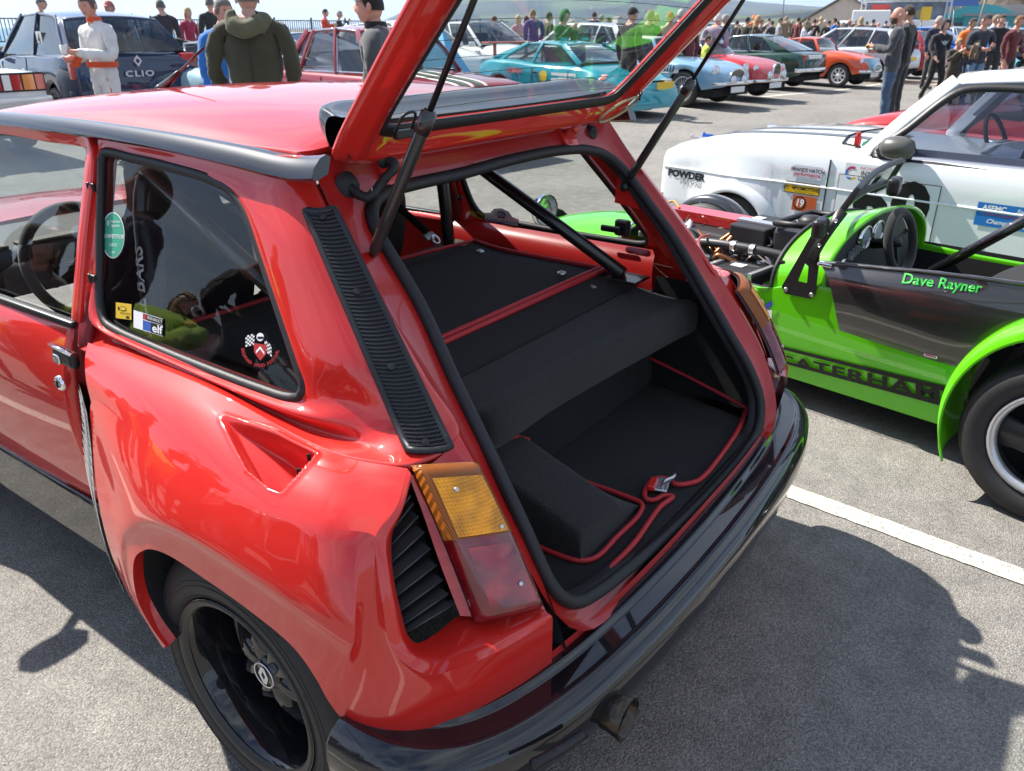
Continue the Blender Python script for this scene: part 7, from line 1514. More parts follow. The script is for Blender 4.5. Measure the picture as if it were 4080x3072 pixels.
# motorbike at the right edge
p = at_d(2206, 23); T = thing('motorbike', 'teal motorbike with black tyres parked behind the black dog', 'motorbike', p, -1.2)
for y in (-.65, .65): b = MB(); b.lathe([(-.05, .22), (-.06, .28), (0, .31), (.06, .28), (.05, .22)], 24, 'X', (0, y, .31)); b.obj('wheel', TYRE, T, True)
rw = [[(.12*math.cos(a)*w, y, .75+.12*math.sin(a)*w) for a in np.linspace(0, 2*PI, 12, endpoint=False)] for y, w in ((-.5, .6), (-.2, .8), (.15, 1.2), (.4, 1.0), (.55, .4))]; gridobj('tank', patch(rw, 20, 14, True), P_TEAL, T, closed=True)
b = MB(); b.tube([(0, .65, .31), (0, .42, .95)], .03, 8); b.tube([(-.32, .36, 1.0), (0, .42, .95), (.32, .36, 1.0)], .015, 6); b.tube([(0, -.65, .31), (0, .1, .35), (0, .3, .7)], .03, 6); b.obj('frame', BLKT, T); lamp_round(T, (0, .52, .85), .08, HLG); b = MB(); b.box((0, .1, .45), (.3, .4, .3)); bev(b.obj('engine', STEEL, T), .04)
# ================================================================== the neighbour on the left: a maroon pre-war car (outside the picture, mirrored in the paint and glass)
MRN = paint('vintage_maroon_paint', (.09, .006, .012), .22)
vin = thing('vintage_car', 'maroon pre-war open car with chrome headlamps and a slatted radiator', 'car', (-3.62, 3.3, 0), PI+.10); vin.scale = (1.18, 1.18, 1.18)
rw = [[(w*math.cos(a), y, z0+h*max(0, math.sin(a))**.6) for a in np.linspace(0, PI, 15)] for y, w, z0, h in ((-1.5, .30, .45, .35), (-1.2, .46, .42, .55), (-.5, .50, .42, .60), (.2, .50, .42, .66), (.35, .44, .45, .62), (1.0, .36, .48, .56), (1.55, .30, .50, .52))]
bo = gridobj('body', patch(rw, 30, 40), MRN, vin); face_out(bo, (0, 0, 1))
b = MB(); b.tube([(-.27, 1.58, .42), (-.29, 1.58, .95), (-.2, 1.58, 1.06), (.2, 1.58, 1.06), (.29, 1.58, .95), (.27, 1.58, .42)], .035, 8, True); rd = b.obj('radiator_shell', CHR, vin, True)
for k in range(14): b = MB(); b.box((-.23+.035*k, 1.57, .72), (.014, .02, .60)); b.obj('radiator_slat', MRN, rd)
b = MB(); b.box((0, 1.545, .72), (.5, .02, .62)); b.obj('radiator_core', DARK, rd)
for sx in (-1, 1):
    w_ = [[(sx*x, y+1.25, z) for x in (.42, .50, .62, .72, .74)] for y, z in ((-.95, .34), (-.55, .40), (-.40, .62), (-.2, .78), (.05, .84), (.30, .78), (.44, .62), (.48, .48))]; G_ = np.array(w_); G_[:, 4, 2] -= .06; G_[:, 0, 2] -= .02
    f_ = gridobj('front_wing', patch([list(q) for q in G_], 12, 40), MRN, vin); face_out(f_, (0, 0, 1)); solid(f_, .01)
    w_ = [[(sx*x, y-1.1, z) for x in (.45, .52, .64, .72)] for y, z in ((-.45, .45), (-.35, .7), (-.1, .84), (.15, .80), (.38, .60), (.5, .36))]; f_ = gridobj('rear_wing', patch(w_, 12, 30), MRN, vin); face_out(f_, (0, 0, 1)); solid(f_, .01)
    b = MB(); b.box((sx*.60, .1, .34), (.24, 1.5, .03)); b.obj('running_board', BLKT, vin)
    b = MB(); b.lathe([(.02, .02), (-.02, .06), (-.10, .105), (-.17, .115), (-.19, .11), (-.20, .0)][::1], 24, 'Y', (sx*.40, 1.45, .86)); V = [(p[0], 2*1.45-p[1], p[2]) for p in b.V]; mesh('headlamp', V, b.F, CHR, vin)
    for yw in (1.25, -1.1): car_wheel(vin, sx*.66, yw, .34, .13, WIRE, 'wire', sx)
f_ = lambda u, v, l: (.30*math.cos(.9)*0+.33-.0*v+u*.0-l*-.002, 1.15-u, .86+v)
decal('bonnet_sticker', [(*rect2(-.16, -.05, .16, .05), 0, 0), (*tx2('XPAG', 0, 0, .07, .002), 1, .002)], lambda u, v, l: (.375+l, 1.15+u, .80+v), [CREAM, BK], vin) if 'BK' in globals() else None
b = MB(); b.lathe([(0, 0), (0, .17)], 24, 'X', (.515, -.1, .72)); b.obj('number_roundel', CREAM, vin)
V = [(-.45, .32, 1.02), (.45, .32, 1.02), (.43, .22, 1.32), (-.43, .22, 1.32)]; mesh('windscreen', V, [(0, 1, 2, 3)], GLASS, vin, False); b = MB(); b.tube(V, .014, 6, True); b.obj('screen_frame', CHR, vin)
for sx in (-.24, .24): b = MB(); b.box((sx, -.55, .85), (.4, .14, .5)); bev(b.obj('seat', cloth((.05, .02, .015)), vin), .05)
person('person in a long aubergine coat with a fur trimmed hood', -1.92, 2.72, 1.2, (.035, .010, .020), BLK_, 'hood', (.12, .09, .06), 'pockets', 0, 1.74)
person('person in a tweed cap and black jacket with a camera', -2.42, 2.22, 2.2, BLK_, CHAR, 'cap', (.12, .10, .08), 'phone', 2, 1.76)
person('person in a lime hi-vis waistcoat crouching over papers', -2.30, 2.95, 2.2, (.40, .62, .02), NAV, 'long', (.25, .12, .04), 'bend', 0, 1.6)
person('child with long ginger hair in a grey knitted jumper', -1.72, 3.12, 2.4, (.20, .20, .19), DEN, 'long', (.20, .08, .03), 'stand', 0, 1.22)
person('tall person in a navy anorak left of the vintage car', -5.1, 1.2, 1.6, NAV, CHAR, 'short', GY_, 'stand', 0, 1.84)
person('person in a brown waxed jacket and flat cap beyond the vintage car', -2.9, 5.6, 2.4, BRN, TAN, 'cap', BRN, 'pockets', 2, 1.78)
make_car('neighbour_estate', 'dark green saloon parked beyond the maroon vintage car', (-6.4, 2.8, 0), R_(8), T_saloon(P_BRG, 4.3, .84, 1.46))
make_car('white_neighbour', 'white hatchback parked two bays left of the vintage car', (-9.0, 2.4, 0), R_(8), T_hatch(P_WHITE, 4.0, .84, 1.46))
# ================================================================== lime green open sports car beside the hatchback
class Fr:
    def __init__(s, x, y, hd): s.p = np.array([x, y, 0.]); s.h = hd; s.ex = np.array([math.cos(hd), -math.sin(hd), 0]); s.ey = np.array([math.sin(hd), math.cos(hd), 0])
    def loc(s, q): d = np.asarray(q)-s.p; return np.array([d@s.ex, d@s.ey, d[2]])
    def px(s, u, v, x=None, y=None, z=None):
        d = ray(u, v); o = CO-s.p
        if z is not None: t_ = (z-CO[2])/d[2]
        else: n, val = (s.ex, x) if x is not None else (s.ey, y); t_ = (val-o@n)/(d@n)
        return s.loc(CO+t_*d)
LIME = paint('lime_green_paint', (.11, .52, .004), .3, dirt=.1)
def carbonmat():
    m = mat('carbon_fibre', (.012, .011, .011), .3, coat=1.); t = m.node_tree; b = t.nodes['Principled BSDF']; co = N(t, 'ShaderNodeTexCoord'); w = N(t, 'ShaderNodeTexWave'); w.wave_type = 'BANDS'; w.bands_direction = 'Z'; w.inputs['Scale'].default_value = 55; w.inputs['Distortion'].default_value = .4
    t.links.new(co.outputs['Object'], w.inputs['Vector']); r = N(t, 'ShaderNodeValToRGB'); r.color_ramp.elements[0].color = (.006, .005, .006, 1); r.color_ramp.elements[1].color = (.028, .026, .026, 1); t.links.new(w.outputs[0], r.inputs[0]); t.links.new(r.outputs[0], b.inputs['Base Color']); return m
CARB = carbonmat()
K = Fr(2.10, -1.37, R_(10.5)); FX = -.535
kit = thing('kit_sports_car', 'lime green open two seat sports car with its bonnet off and a carbon side panel', 'car', tuple(K.p), -K.h)
def kp(u, v, **kw): return K.px(u, v, **kw)
# flank
yF, yR = 2.15, .42
def flank(y, z): return FX+.055*max(0, (y-1.1)/1.05)**1.3*1.0+.02*((z-.38)/.25)**2*(1 if z < .38 else .3)
rows = [[(flank(y, z), y, z) for y in np.linspace(.36, yF, 12)] for z in (.125, .15, .25, .38, .50)]
top = [(flank(y, .52), y, interp(y, [.36, .7, .9, 1.14, 1.18, 2.15], [.55, .55, .56, .555, .49, .50])) for y in np.linspace(.36, yF, 12)]
fk = gridobj('body_side', patch(rows+[top], 40, 18), LIME, kit); face_out(fk, (-1, 0, 0)); solid(fk, .02); mirror(fk)
# scuttle: the hoop over the dashboard
def hoop(y, w, h0, h1, n=15): return [np.array((w*math.cos(a), y, h0+(h1-h0)*math.sin(a)**.75)) for a in np.linspace(PI, 0, n)]
sct = gridobj('scuttle', patch([hoop(1.155, .518, .49, .745), hoop(1.10, .522, .50, .757), hoop(1.0, .527, .52, .785), hoop(.925, .53, .53, .805)], 40, 16), LIME, kit); face_out(sct, (0, 0, 1)); solid(sct, .015)
V, F = sweep(np.array(cr_uniform(hoop(1.158, .519, .49, .748), 40)), [(-.007, -.007), (.007, -.007), (.007, .007), (-.007, .007)], up=(0, 1, 0)); mesh('scuttle_seal', V, F, RUB, kit)
hl = hoop(.945, .515, .36, .792); mesh('dash_panel', [(0, .95, .5)]+[tuple(p+np.array([0, .006, 0])) for p in hl], [(0, i, i+1) for i in range(1, len(hl))], mat('dash_grey', (.05, .05, .055), .6), kit, False)
for (x, z, r) in ((-.40, .600, .026), (-.345, .612, .026), (-.17, .70, .048), (-.05, .705, .048)):
    b = MB(); b.lathe([(.004, r*1.15), (-.012, r*1.12), (-.014, r*.95), (-.006, r*.9)], 20, 'Y', (x, .942, z)); g_ = b.obj('gauge', CHR, kit, True); b = MB(); b.lathe([(-.007, r*.9), (-.007, 0)], 20, 'Y', (x, .942, z)); b.obj('gauge_face', mat('gauge_face', (.35, .42, .46), .3), g_)
for i in range(5): b = MB(); b.box((-.29+.026*i, .935, .645+.008*i), (.010, .02, .034)); b.obj('switch', ALW, kit)
# tunnel/floor, seats and black cockpit
b = MB(); b.box((0, 1.2, .16), (1.0, 3.2, .06)); b.obj('floor_pan', DARK, kit)
rear = gridobj('boot_cover', patch([[(-.53, .44, .57), (0, .46, .60), (.53, .44, .57)], [(-.53, .1, .60), (0, .1, .66), (.53, .1, .60)], [(-.50, -.45, .56), (0, -.5, .60), (.50, -.45, .56)], [(-.48, -.5, .3), (0, -.56, .3), (.48, -.5, .3)]], 16, 14), mat('black_tonneau', (.012, .012, .013), .8, bump=.4, bscale=100), kit); face_out(rear, (0, 0, 1))
for sx in (-1, 1):
    b = MB(); b.box((sx*.24, .30, .40), (.42, .10, .46), rot=Matrix.Rotation(.3, 3, 'X')); b.box((sx*.24, .55, .25), (.42, .5, .10)); so = b.obj('seat', SEATB, kit); bev(so, .04, 3)
ins = gridobj('cockpit_liner', np.array([[(.515, y, .57) for y in np.linspace(.4, 1.05, 5)], [(.50, y, .18) for y in np.linspace(.4, 1.05, 5)]]), SEATB, kit)
# steering wheel (right hand side of the car is far; the rim seen edge-on)
c = np.array([-.07, .825, .685]); q = Vector((0, -1, .25)).normalized().to_track_quat('Z', 'Y')
b = MB(); b.tube([tuple(Vector(c)+q @ Vector((.128*math.cos(a), .128*math.sin(a), 0))) for a in np.linspace(0, 2*PI, 32, endpoint=False)], .019, 10, True); sw = b.obj('steering_wheel', MATS['suede'], kit, True)
for a in (.3, PI-.3, -PI/2): b = MB(); b.tube([tuple(Vector(c)+q @ Vector((r*math.cos(a), r*math.sin(a), -.02))) for r in (.02, .125)], .009, 6); b.obj('wheel_spoke', BLKM, sw)
b = MB(); b.tube([c, c+np.array([0, .12, -.03])], .022, 8); b.obj('steering_boss', BLKM, sw, True)
# windscreen of the small aero type with its stanchions
bL, bR, tR, tL = np.array([-.50, .95, .80]), kp(1920, 394, x=.42), kp(1950, 346, x=.42), kp(1852, 410, x=-.47)
base = [bL*(1-t_)+bR*t_+np.array([0, .03, .02])*4*t_*(1-t_) for t_ in np.linspace(0, 1, 9)]; topr = [tL*(1-t_)+tR*t_+np.array([0, .02, .01])*4*t_*(1-t_) for t_ in np.linspace(0, 1, 9)]
wsg = gridobj('windscreen', patch([base, [.5*(a+b_) for a, b_ in zip(base, topr)], topr], 14, 6), GLASS, kit); face_out(wsg, (0, 1, .4))
loop = cr_uniform(base, 20).tolist()+cr_uniform([base[-1], topr[-1]], 8).tolist()[1:]+cr_uniform(topr[::-1], 20).tolist()[1:]+cr_uniform([topr[0], base[0]], 8).tolist()[1:-1]
V, F = sweep(np.array(loop), [(-.009, -.011), (.009, -.011), (.009, .011), (-.009, .011)], True, up=(0, 1, .5)); bev(mesh('screen_frame', V, F, BLKM, wsg), .004)
V, F = sweep(np.array([kp(1752, 560, x=-.55), kp(1775, 520, x=-.545), kp(1797, 488, x=-.53), kp(1822, 455, x=-.51)]), [(-.004, -.02), (.004, -.02), (.004, .02), (-.004, .02)], up=(0, 1, .5)); sp_ = mesh('screen_stanchion', V, F, BLKM, kit)
for (u, v) in ((1770, 530), (1786, 505), (1806, 477)): b = MB(); b.lathe([(0, .0), (-.006, .006), (0, .008)], 8, 'X', kp(u, v, x=-.552)); b.obj('screw', STEEL, sp_)
# triangular plate below the screen post
tri = [kp(1755, 505, x=FX-.004), kp(1690, 618, x=FX-.004), kp(1697, 634, x=FX-.004), kp(1752, 645, x=FX-.004), kp(1762, 636, x=FX-.004), kp(1775, 520, x=FX-.004)]
tin = [kp(1740, 568, x=FX-.004), kp(1725, 605, x=FX-.004), kp(1725, 607, x=FX-.004), kp(1743, 611, x=FX-.004), kp(1745, 609, x=FX-.004), kp(1748, 575, x=FX-.004)]
V = tri+tin; tp = mesh('triangle_plate', V, [(i, (i+1) % 6, 6+(i+1) % 6, 6+i) for i in range(6)], BLKM, kit, False); face_out(tp, (-1, 0, 0)); solid(tp, .006, 1)
for (u, v) in ((1698, 625), (1753, 637)): b = MB(); b.lathe([(0, 0), (-.008, .006), (-.004, .009), (0, .010)], 12, 'X', kp(u, v, x=FX-.010)); b.obj('bolt', STEEL, tp, True)
# mirrors
for c, d in ((kp(1772, 492, x=-.60), 1), (kp(1932, 402, x=-.05), 1)):
    b = MB(); b.box(c, (.11, .05, .075), .25); mr_ = b.obj('wing_mirror', BLKM, kit); bev(mr_, .018, 3); b = MB(); b.tube([c, c+np.array([.07, .02, -.05])], .006, 6); b.obj('mirror_arm', BLKM, mr_)
# carbon side panel with a driver's name
cpt = [kp(1770, 564, x=FX-.012), kp(1900, 576, x=FX-.016), kp(2040, 590, x=FX-.016), kp(2230, 614, x=FX-.012)]
cpm = [kp(1790, 607, x=FX-.05), kp(1905, 628, x=FX-.062), kp(2040, 652, x=FX-.06), kp(2225, 686, x=FX-.045)]
cpb = [kp(1808, 690, x=FX-.045), kp(1925, 728, x=FX-.05), kp(2040, 763, x=FX-.045), kp(2115, 772, x=FX-.035)]
cpz = [kp(1813, 714, x=FX-.008), kp(1930, 752, x=FX-.006), kp(2030, 783, x=FX-.006), kp(2090, 797, x=FX-.006)]
Gc = patch([cpt, cpm, cpb, cpz], 44, 22); cp = gridobj('carbon_side_panel', Gc, CARB, kit); face_out(cp, (-1, 0, .2))
V, F = sweep(np.array(cr_uniform(cpt, 30)), [(-.012, -.010), (.012, -.010), (.012, .004), (-.012, .004)]); bev(mesh('panel_rail', V, F, CARB, cp), .008)
NAMEG = mat('sticker_green', (.02, .42, .04), .4)
cpd = proj_px(K.p+Gc[..., 0:1]*K.ex+Gc[..., 1:2]*K.ey+Gc[..., 2:3]*np.array([0, 0, 1])).reshape(-1, 2); cpf = Gc.reshape(-1, 3)
def on_panel(u, v, l):
    d2 = ((cpd-np.array([u, v]))**2).sum(1); i = np.argsort(d2)[:4]; w = 1/(d2[i]+3); x = (cpf[i, 0]*w).sum()/w.sum(); p = kp(u, v, x=x-.004-l); return p
V, F = tx2('Dave Rayner', 0, 0, 34, .5, 1.0, shear=.25); th = math.atan2(22, 178); decal('driver_name', [(np.array([(2032+p[0]*math.cos(th)*.98+p[1]*math.sin(th)*.3, 612+p[0]*math.sin(th)-p[1]*.95, 0) for p in V]), F, 0, 0)], on_panel, [NAMEG], cp)
b = MB(); p = kp(2012, 768, x=FX-.03); b.box(p, (.02, .05, .014)); bev(b.obj('panel_latch', CHR, cp), .005)
b = MB(); p = kp(1782, 572, x=FX-.03); b.box(p, (.014, .06, .016)); bev(b.obj('panel_clip', CHR, cp), .005)
# side lettering between two stripes
BK = mat('decal_black', (.008, .008, .008), .4)
def on_fl(y, z, l=0.): return (flank(y, z)-.0025-l, y, z)
def fl_px(u, v, l=0.): return kp(u, v, x=FX-.004-l)
V, F = tx2('CATERHAM', 0, 0, 1., .035, 1.0, space=1.12); x0, x1_, y0_, y1_ = V[:, 0].min(), V[:, 0].max(), V[:, 1].min(), V[:, 1].max()
def wq(p): a = (p[0]-x0)/(x1_-x0); c = (p[1]-y0_)/(y1_-y0_); a = a*(.78+.22*a); u = 1680+350*a; vt = 764+74*((u-1683)/347.); vb = 783+85*((u-1683)/347.); return (u, vb+(vt-vb)*c, 0)
parts = [(np.array([wq(p) for p in V]), F, 0, .001)]
for (u0, v0, u1, v1, w0, w1) in ((1640, 739, 2068, 846, 6, 12), (1640, 768, 2060, 878, 6, 12), (2036, 848, 2064, 856, 20, 26)):
    Vs = []
    for i in range(13): t_ = i/12; u = u0+(u1-u0)*t_; v = v0+(v1-v0)*t_; w = w0+(w1-w0)*t_; Vs += [(u, v-w/2, 0), (u, v+w/2, 0)]
    parts.append((np.array(Vs), [(2*i, 2*i+1, 2*i+3, 2*i+2) for i in range(12)], 0, 0))
decal('side_lettering', parts, fl_px, [BK], kit)
decal('class_sticker', [(*disc2(1638, 655, 13, 11), 0, 0), (*poly2([(1648, 668), (1668, 670), (1666, 690), (1650, 672)]), 0, 0), (*poly2([(1650, 662), (1668, 648), (1669, 660), (1655, 668)]), 1, .001), (*disc2(1638, 655, 7, 6), 1, .001)], fl_px, [CREAM, BLST], kit)
# rear wings and wheels
for sx in (-1, 1):
    W_ = []
    for a in np.linspace(R_(-28), R_(170), 26):
        y = .33*math.cos(a); z = .30+.36*math.sin(a)+.02
        W_.append([np.array((sx*.53, y*.97, z-.008)), np.array((sx*.56, y, z+.01)), np.array((sx*.68, y*1.02, z+.022)), np.array((sx*.78, y, z+.008)), np.array((sx*.80, y*.95, z-.03))])
    wg = gridobj('rear_wing', patch(W_, 20, 60), LIME, kit); face_out(wg, (0, 0, 1)); solid(wg, .008)
    Wl = [w_[0]*.75+w_[1]*.25+np.array([-sx*.003, 0, .004]) for w_ in W_][:15]; V, F = sweep(np.array(Wl), [(-.022, -.004), (.022, -.004), (.022, .006), (-.022, .006)], up=(0, 0, 1)); mesh('wing_stone_guard', V, F, CARB, wg)
    w = car_wheel(kit, sx*.775, -.02, .285, .22, DKW, 'four', sx); b = MB(); b.lathe([(.002, .186), (.016, .184), (.012, .166), (-.012, .160)], 40, 'X'); rg = b.obj('polished_lip', ALW, w, True)
    w2 = car_wheel(kit, sx*.72, 2.225, .275, .17, DKW, 'eight', sx)
    cy_ = []
    for a in np.linspace(R_(5), R_(165), 18): cy_.append([np.array((sx*(.72-.13+.02), 2.225+.30*math.cos(a), .275+.30*math.sin(a)-.02)), np.array((sx*.63, 2.225+.315*math.cos(a), .275+.315*math.sin(a))), np.array((sx*.71, 2.225+.315*math.cos(a), .275+.315*math.sin(a))), np.array((sx*.745, 2.225+.30*math.cos(a), .275+.30*math.sin(a)-.02))])
    cw_ = gridobj('cycle_wing', patch(cy_, 10, 30), CARB, kit); face_out(cw_, (0, 0, 1))
    b = MB(); b.tube([(sx*.40, 2.1, .36), (sx*.62, 2.2, .30)], .012, 6); b.tube([(sx*.40, 2.35, .34), (sx*.62, 2.25, .30)], .012, 6); b.tube([(sx*.38, 2.2, .22), (sx*.62, 2.225, .22)], .012, 6); b.obj('wishbone', BLKM, kit)
# nose cone
nr = []
for y, w, z0, z1 in ((2.14, .43, .20, .565), (2.35, .40, .20, .555), (2.6, .34, .20, .53), (2.82, .26, .21, .48), (2.95, .19, .23, .43)):
    nr.append([np.array((w*math.cos(a)*(1 if abs(math.cos(a)) > .3 else 1), y, (z0+z1)/2+(z1-z0)/2*math.copysign(abs(math.sin(a))**.7, math.sin(a)))) for a in np.linspace(0, 2*PI, 20, endpoint=False)])
ns = gridobj('nose_cone', patch(nr, 48, 24, True), LIME, kit, closed=True); fixn(ns)
V, F = sweep(np.array(cr_uniform(nr[0], 40, True)), [(-.008, -.008), (.008, -.008), (.008, .008), (-.008, .008)], True, up=(0, 1, 0)); mesh('nose_seal', V, F, RUB, ns)
b = MB(); b.lathe([(0, .0), (0, .17)], 24, 'Y', (0, 2.93, .33)); b.obj('nose_intake', DARK, ns)
for sx in (-1, 1): lamp_round(kit, (sx*.42, 2.62, .60), .08, HLG)
# engine bay with the bonnet off
EB = mat('engine_black', (.018, .018, .02), .5); HOSE = mat('rubber_hose', (.035, .035, .038), .45)
b = MB(); b.box((.05, 1.85, .40), (.34, .55, .34)); bev(b.obj('engine_block', EB, kit), .03)
b = MB(); b.box((-.0, 1.28, .60), (.34, .18, .14)); ab_ = b.obj('air_box', EB, kit); bev(ab_, .02)
b = MB(); b.tube([(-.17, 1.20, .705), (-.17, 1.36, .695), (.16, 1.36, .695), (.16, 1.20, .705)], .015, 8, True); b.obj('airbox_rim', EB, ab_, True)
b = MB(); b.lathe([(0, .05), (.05, .06), (.07, .04), (.075, 0)], 16, 'Z', (.02, 1.28, .64)); b.obj('air_filter', EB, kit, True)
b = MB(); b.box((-.02, 1.50, .58), (.30, .20, .15)); bt = b.obj('battery', EB, kit); bev(bt, .01)
b = MB(); b.box((-.06, 1.50, .66), (.06, .22, .008)); b.box((-.06, 1.392, .60), (.06, .006, .13)); b.obj('battery_strap', ALW, bt)
b = MB(); b.box((.02, 1.55, .658), (.06, .05, .004)); b.obj('battery_label', PLW, bt)
b = MB(); b.box((-.35, 1.40, .49), (.22, .26, .05)); ecu = b.obj('control_unit', EB, kit); bev(ecu, .008)
for dy in (-.11, .11): b = MB(); b.box((-.35, 1.40+dy, .521), (.25, .02, .012)); b.box((-.47, 1.40+dy, .495), (.012, .02, .06)); b.obj('unit_bracket', ALW, ecu)
b = MB(); b.box((-.34, 1.42, .517), (.07, .06, .003)); b.obj('unit_label', PLW, ecu)
b = MB(); b.box((.10, 1.88, .60), (.14, .45, .05)); b.obj('cam_cover', P_RED, kit)
for i, (pts, r, m_) in enumerate((([(-.25, 1.9, .48), (-.27, 1.70, .56), (-.27, 1.45, .58), (-.24, 1.18, .57)], .022, HOSE), ([(-.10, 1.95, .5), (-.25, 1.85, .54), (-.33, 1.7, .52), (-.30, 1.3, .50)], .018, HOSE), ([(.2, 2.15, .5), (.1, 2.2, .66), (-.1, 2.12, .66), (-.2, 2.0, .58)], .010, BLKM), ([(-.2, 2.05, .62), (-.12, 1.98, .70), (-.16, 1.9, .68)], .006, mat('orange_lead', (.6, .2, .02), .5)), ([(-.42, 2.1, .5), (-.36, 2.05, .60), (-.2, 2.1, .62), (0, 2.15, .6)], .007, STEEL), ([(-.15, 2.2, .56), (-.05, 2.22, .68), (.1, 2.2, .68)], .008, mat('yellow_lead', (.6, .42, .04), .5)), ([(-.40, 1.6, .56), (-.36, 1.64, .60), (-.24, 1.66, .60)], .006, P_RED))):
    b = MB(); b.tube(cr_spline([np.array(p) for p in pts], 18), r, 8); b.obj('hose', m_, kit, True)
for i, p in enumerate(((-.27, 1.50, .577), (-.27, 1.40, .578))): b = MB(); b.lathe([(-.012, .027), (.012, .027)], 14, 'Y', p); b.obj('hose_clip', STEEL, kit, True)
rr = random.Random(3)
for i in range(26):
    y = rr.uniform(1.3, 2.05); x = rr.uniform(-.42, .2); pts = [np.array((x+rr.uniform(-.1, .1), y+rr.uniform(-.12, .12), rr.uniform(.44, .62))) for _ in range(4)]; b = MB(); b.tube(cr_spline(pts, 14), rr.choice((.004, .006, .009, .013)), 7); b.obj('pipe', rr.choice([STEEL, HOSE, HOSE, EB, ALW, mat('copper_pipe', (.35, .14, .06), .35, metal=.9)]), kit, True)
for i in range(16): b = MB(); p = (rr.uniform(-.4, .25), rr.uniform(1.55, 2.1), rr.uniform(.45, .60)); b.lathe([(-.015, .008), (-.015, .016), (.01, .016), (.012, .008)], 8, 'Z', p); b.obj('fitting', rr.choice([STEEL, EB, EB, mat('blue_fitting', (.02, .12, .5), .35, metal=.6)]), kit)
for sx in (-1, 1): b = MB(); b.tube([(sx*.50, 1.16, .48), (sx*.44, 2.14, .48)], .016, 8); b.tube([(sx*.50, 1.16, .2), (sx*.44, 2.14, .45)], .014, 8); b.obj('chassis_tube', EB, kit)
bk_ = MB(); bk_.box((0, 1.14, .42), (.98, .02, .40)); bk_.obj('bulkhead', EB, kit)
# roll bar
b = MB(); b.tube(cr_spline([(-.50, .22, .50), (-.47, .22, .95), (-.36, .22, 1.08), (0, .22, 1.10), (.36, .22, 1.08), (.47, .22, .95), (.50, .22, .50)], 40), .022, 10); b.obj('roll_bar', BLK, kit, True)
q0, q1 = kp(2010, 588, x=-.35), kp(2212, 478, x=-.30); d_ = q1-q0; b = MB(); b.tube([q0, q0+d_*1.6], .020, 10); b.obj('roll_bar_stay', BLK, kit, True)
# ================================================================== white two-door race saloon
Ef = Fr(3.6+.80*math.cos(R_(10)), 0-.80*math.sin(R_(10)), R_(10))
EW = paint('race_white_paint', (.74, .76, .78), .28, dirt=.1)
SPEC = dict(paint=EW, sq=(.992, .972, .86), n=150, r=.25, ww=.2, wheels=(-1.60, .80), arch=.275, flare=.05, inset=.03, rim=ALW, style='four', floor=.28, st=[(-2.25, .66, .34, .78, .80), (-2.2, .74, .3, .84, .86), (-1.9, .78, .26, .83, .87), (-1.2, .785, .22, .81, .86), (-.4, .785, .2, .80, .86), (0, .785, .2, .80, .865), (.25, .785, .2, .81, .875), (.7, .78, .22, .80, .865), (1.1, .77, .24, .775, .835), (1.34, .755, .26, .735, .785), (1.42, .74, .27, .70, .745), (1.455, .71, .28, .64, .68), (1.46, .70, .29, .58, .60)],
    gh=dict(c=(.02, .845, -.36, 1.275, -1.35, 1.285, -1.95, .85), hb=.73, hr=.53, split=[0, .62, .93], ftop=[0, .56, 1.0], pw=.05, cw=4.5, bow=.09, crown=.03, tail=.97, sideglass=glassmat('polycarbonate', (.42, .44, .52), 1.0)),
    parts=[('door', (.17, -1.12), -.98, .70), ('bumper', -2.28, .5, .78, .10, BLKT), ('lr', .55, 1.46, .60, .085)])
esc, st, sg = make_car('race_saloon', 'white two door race saloon with black bonnet stripes, sponsor stickers and flared arches', tuple(Ef.p), Ef.h, SPEC)
# swage line, window rubber, lip on the arch
for sx in (-1, 1):
    V = []
    pts = []
    for y in np.linspace(-2.1, 1.42, 60):
        i = int(np.argmin(abs(st[:, 0]-y))); z = .607+.012*math.sin((y+2)*.8); zz = [q[1] for q in sg[i][:6]]; xx = [q[0] for q in sg[i][:6]]; pts.append((sx*(float(np.interp(z, zz, xx))+.001), y, max(z, zz[0]+.02)))
    V, F = sweep(np.array(pts), [(-.010, -.003), (.010, -.003), (.004, .007), (-.004, .007)], up=(sx, 0, 0)); mesh('swage_line', V, F, EW, esc)
    for yw in (-1.60, .80):
        zc_ = .245; ang = np.linspace(R_(2), R_(178), 44)
        G_ = [[(sx*(.785+x_), yw+r_*math.cos(a), zc_+r_*math.sin(a)) for a in ang] for x_, r_ in ((.030, .268), (.058, .272), (.062, .285), (.052, .315), (.018, .352), (-.012, .375))]; o = gridobj('arch_flare', patch([[np.array(q) for q in g_] for g_ in G_], 60, 14), EW, esc); face_out(o, (sx, 0, .3))
# side window rubber frame
gA = np.array([(-.738, -.06, .838), (-.675, -.20, .99), (-.60, -.34, 1.15), (-.563, -.42, 1.205), (-.553, -.85, 1.222), (-.565, -1.25, 1.21), (-.70, -1.30, .80), (-.742, -.9, .800), (-.745, -.45, .812)])
for sx in (-1, 1):
    V, F = sweep(cr_spline([p*np.array([-sx, 1, 1]) for p in gA], 70, True), [(-.022, -.006), (.022, -.006), (.020, .006), (-.020, .006)], True, up=(sx, 0, .3)); mesh('window_rubber', V, F, BLKT, esc)
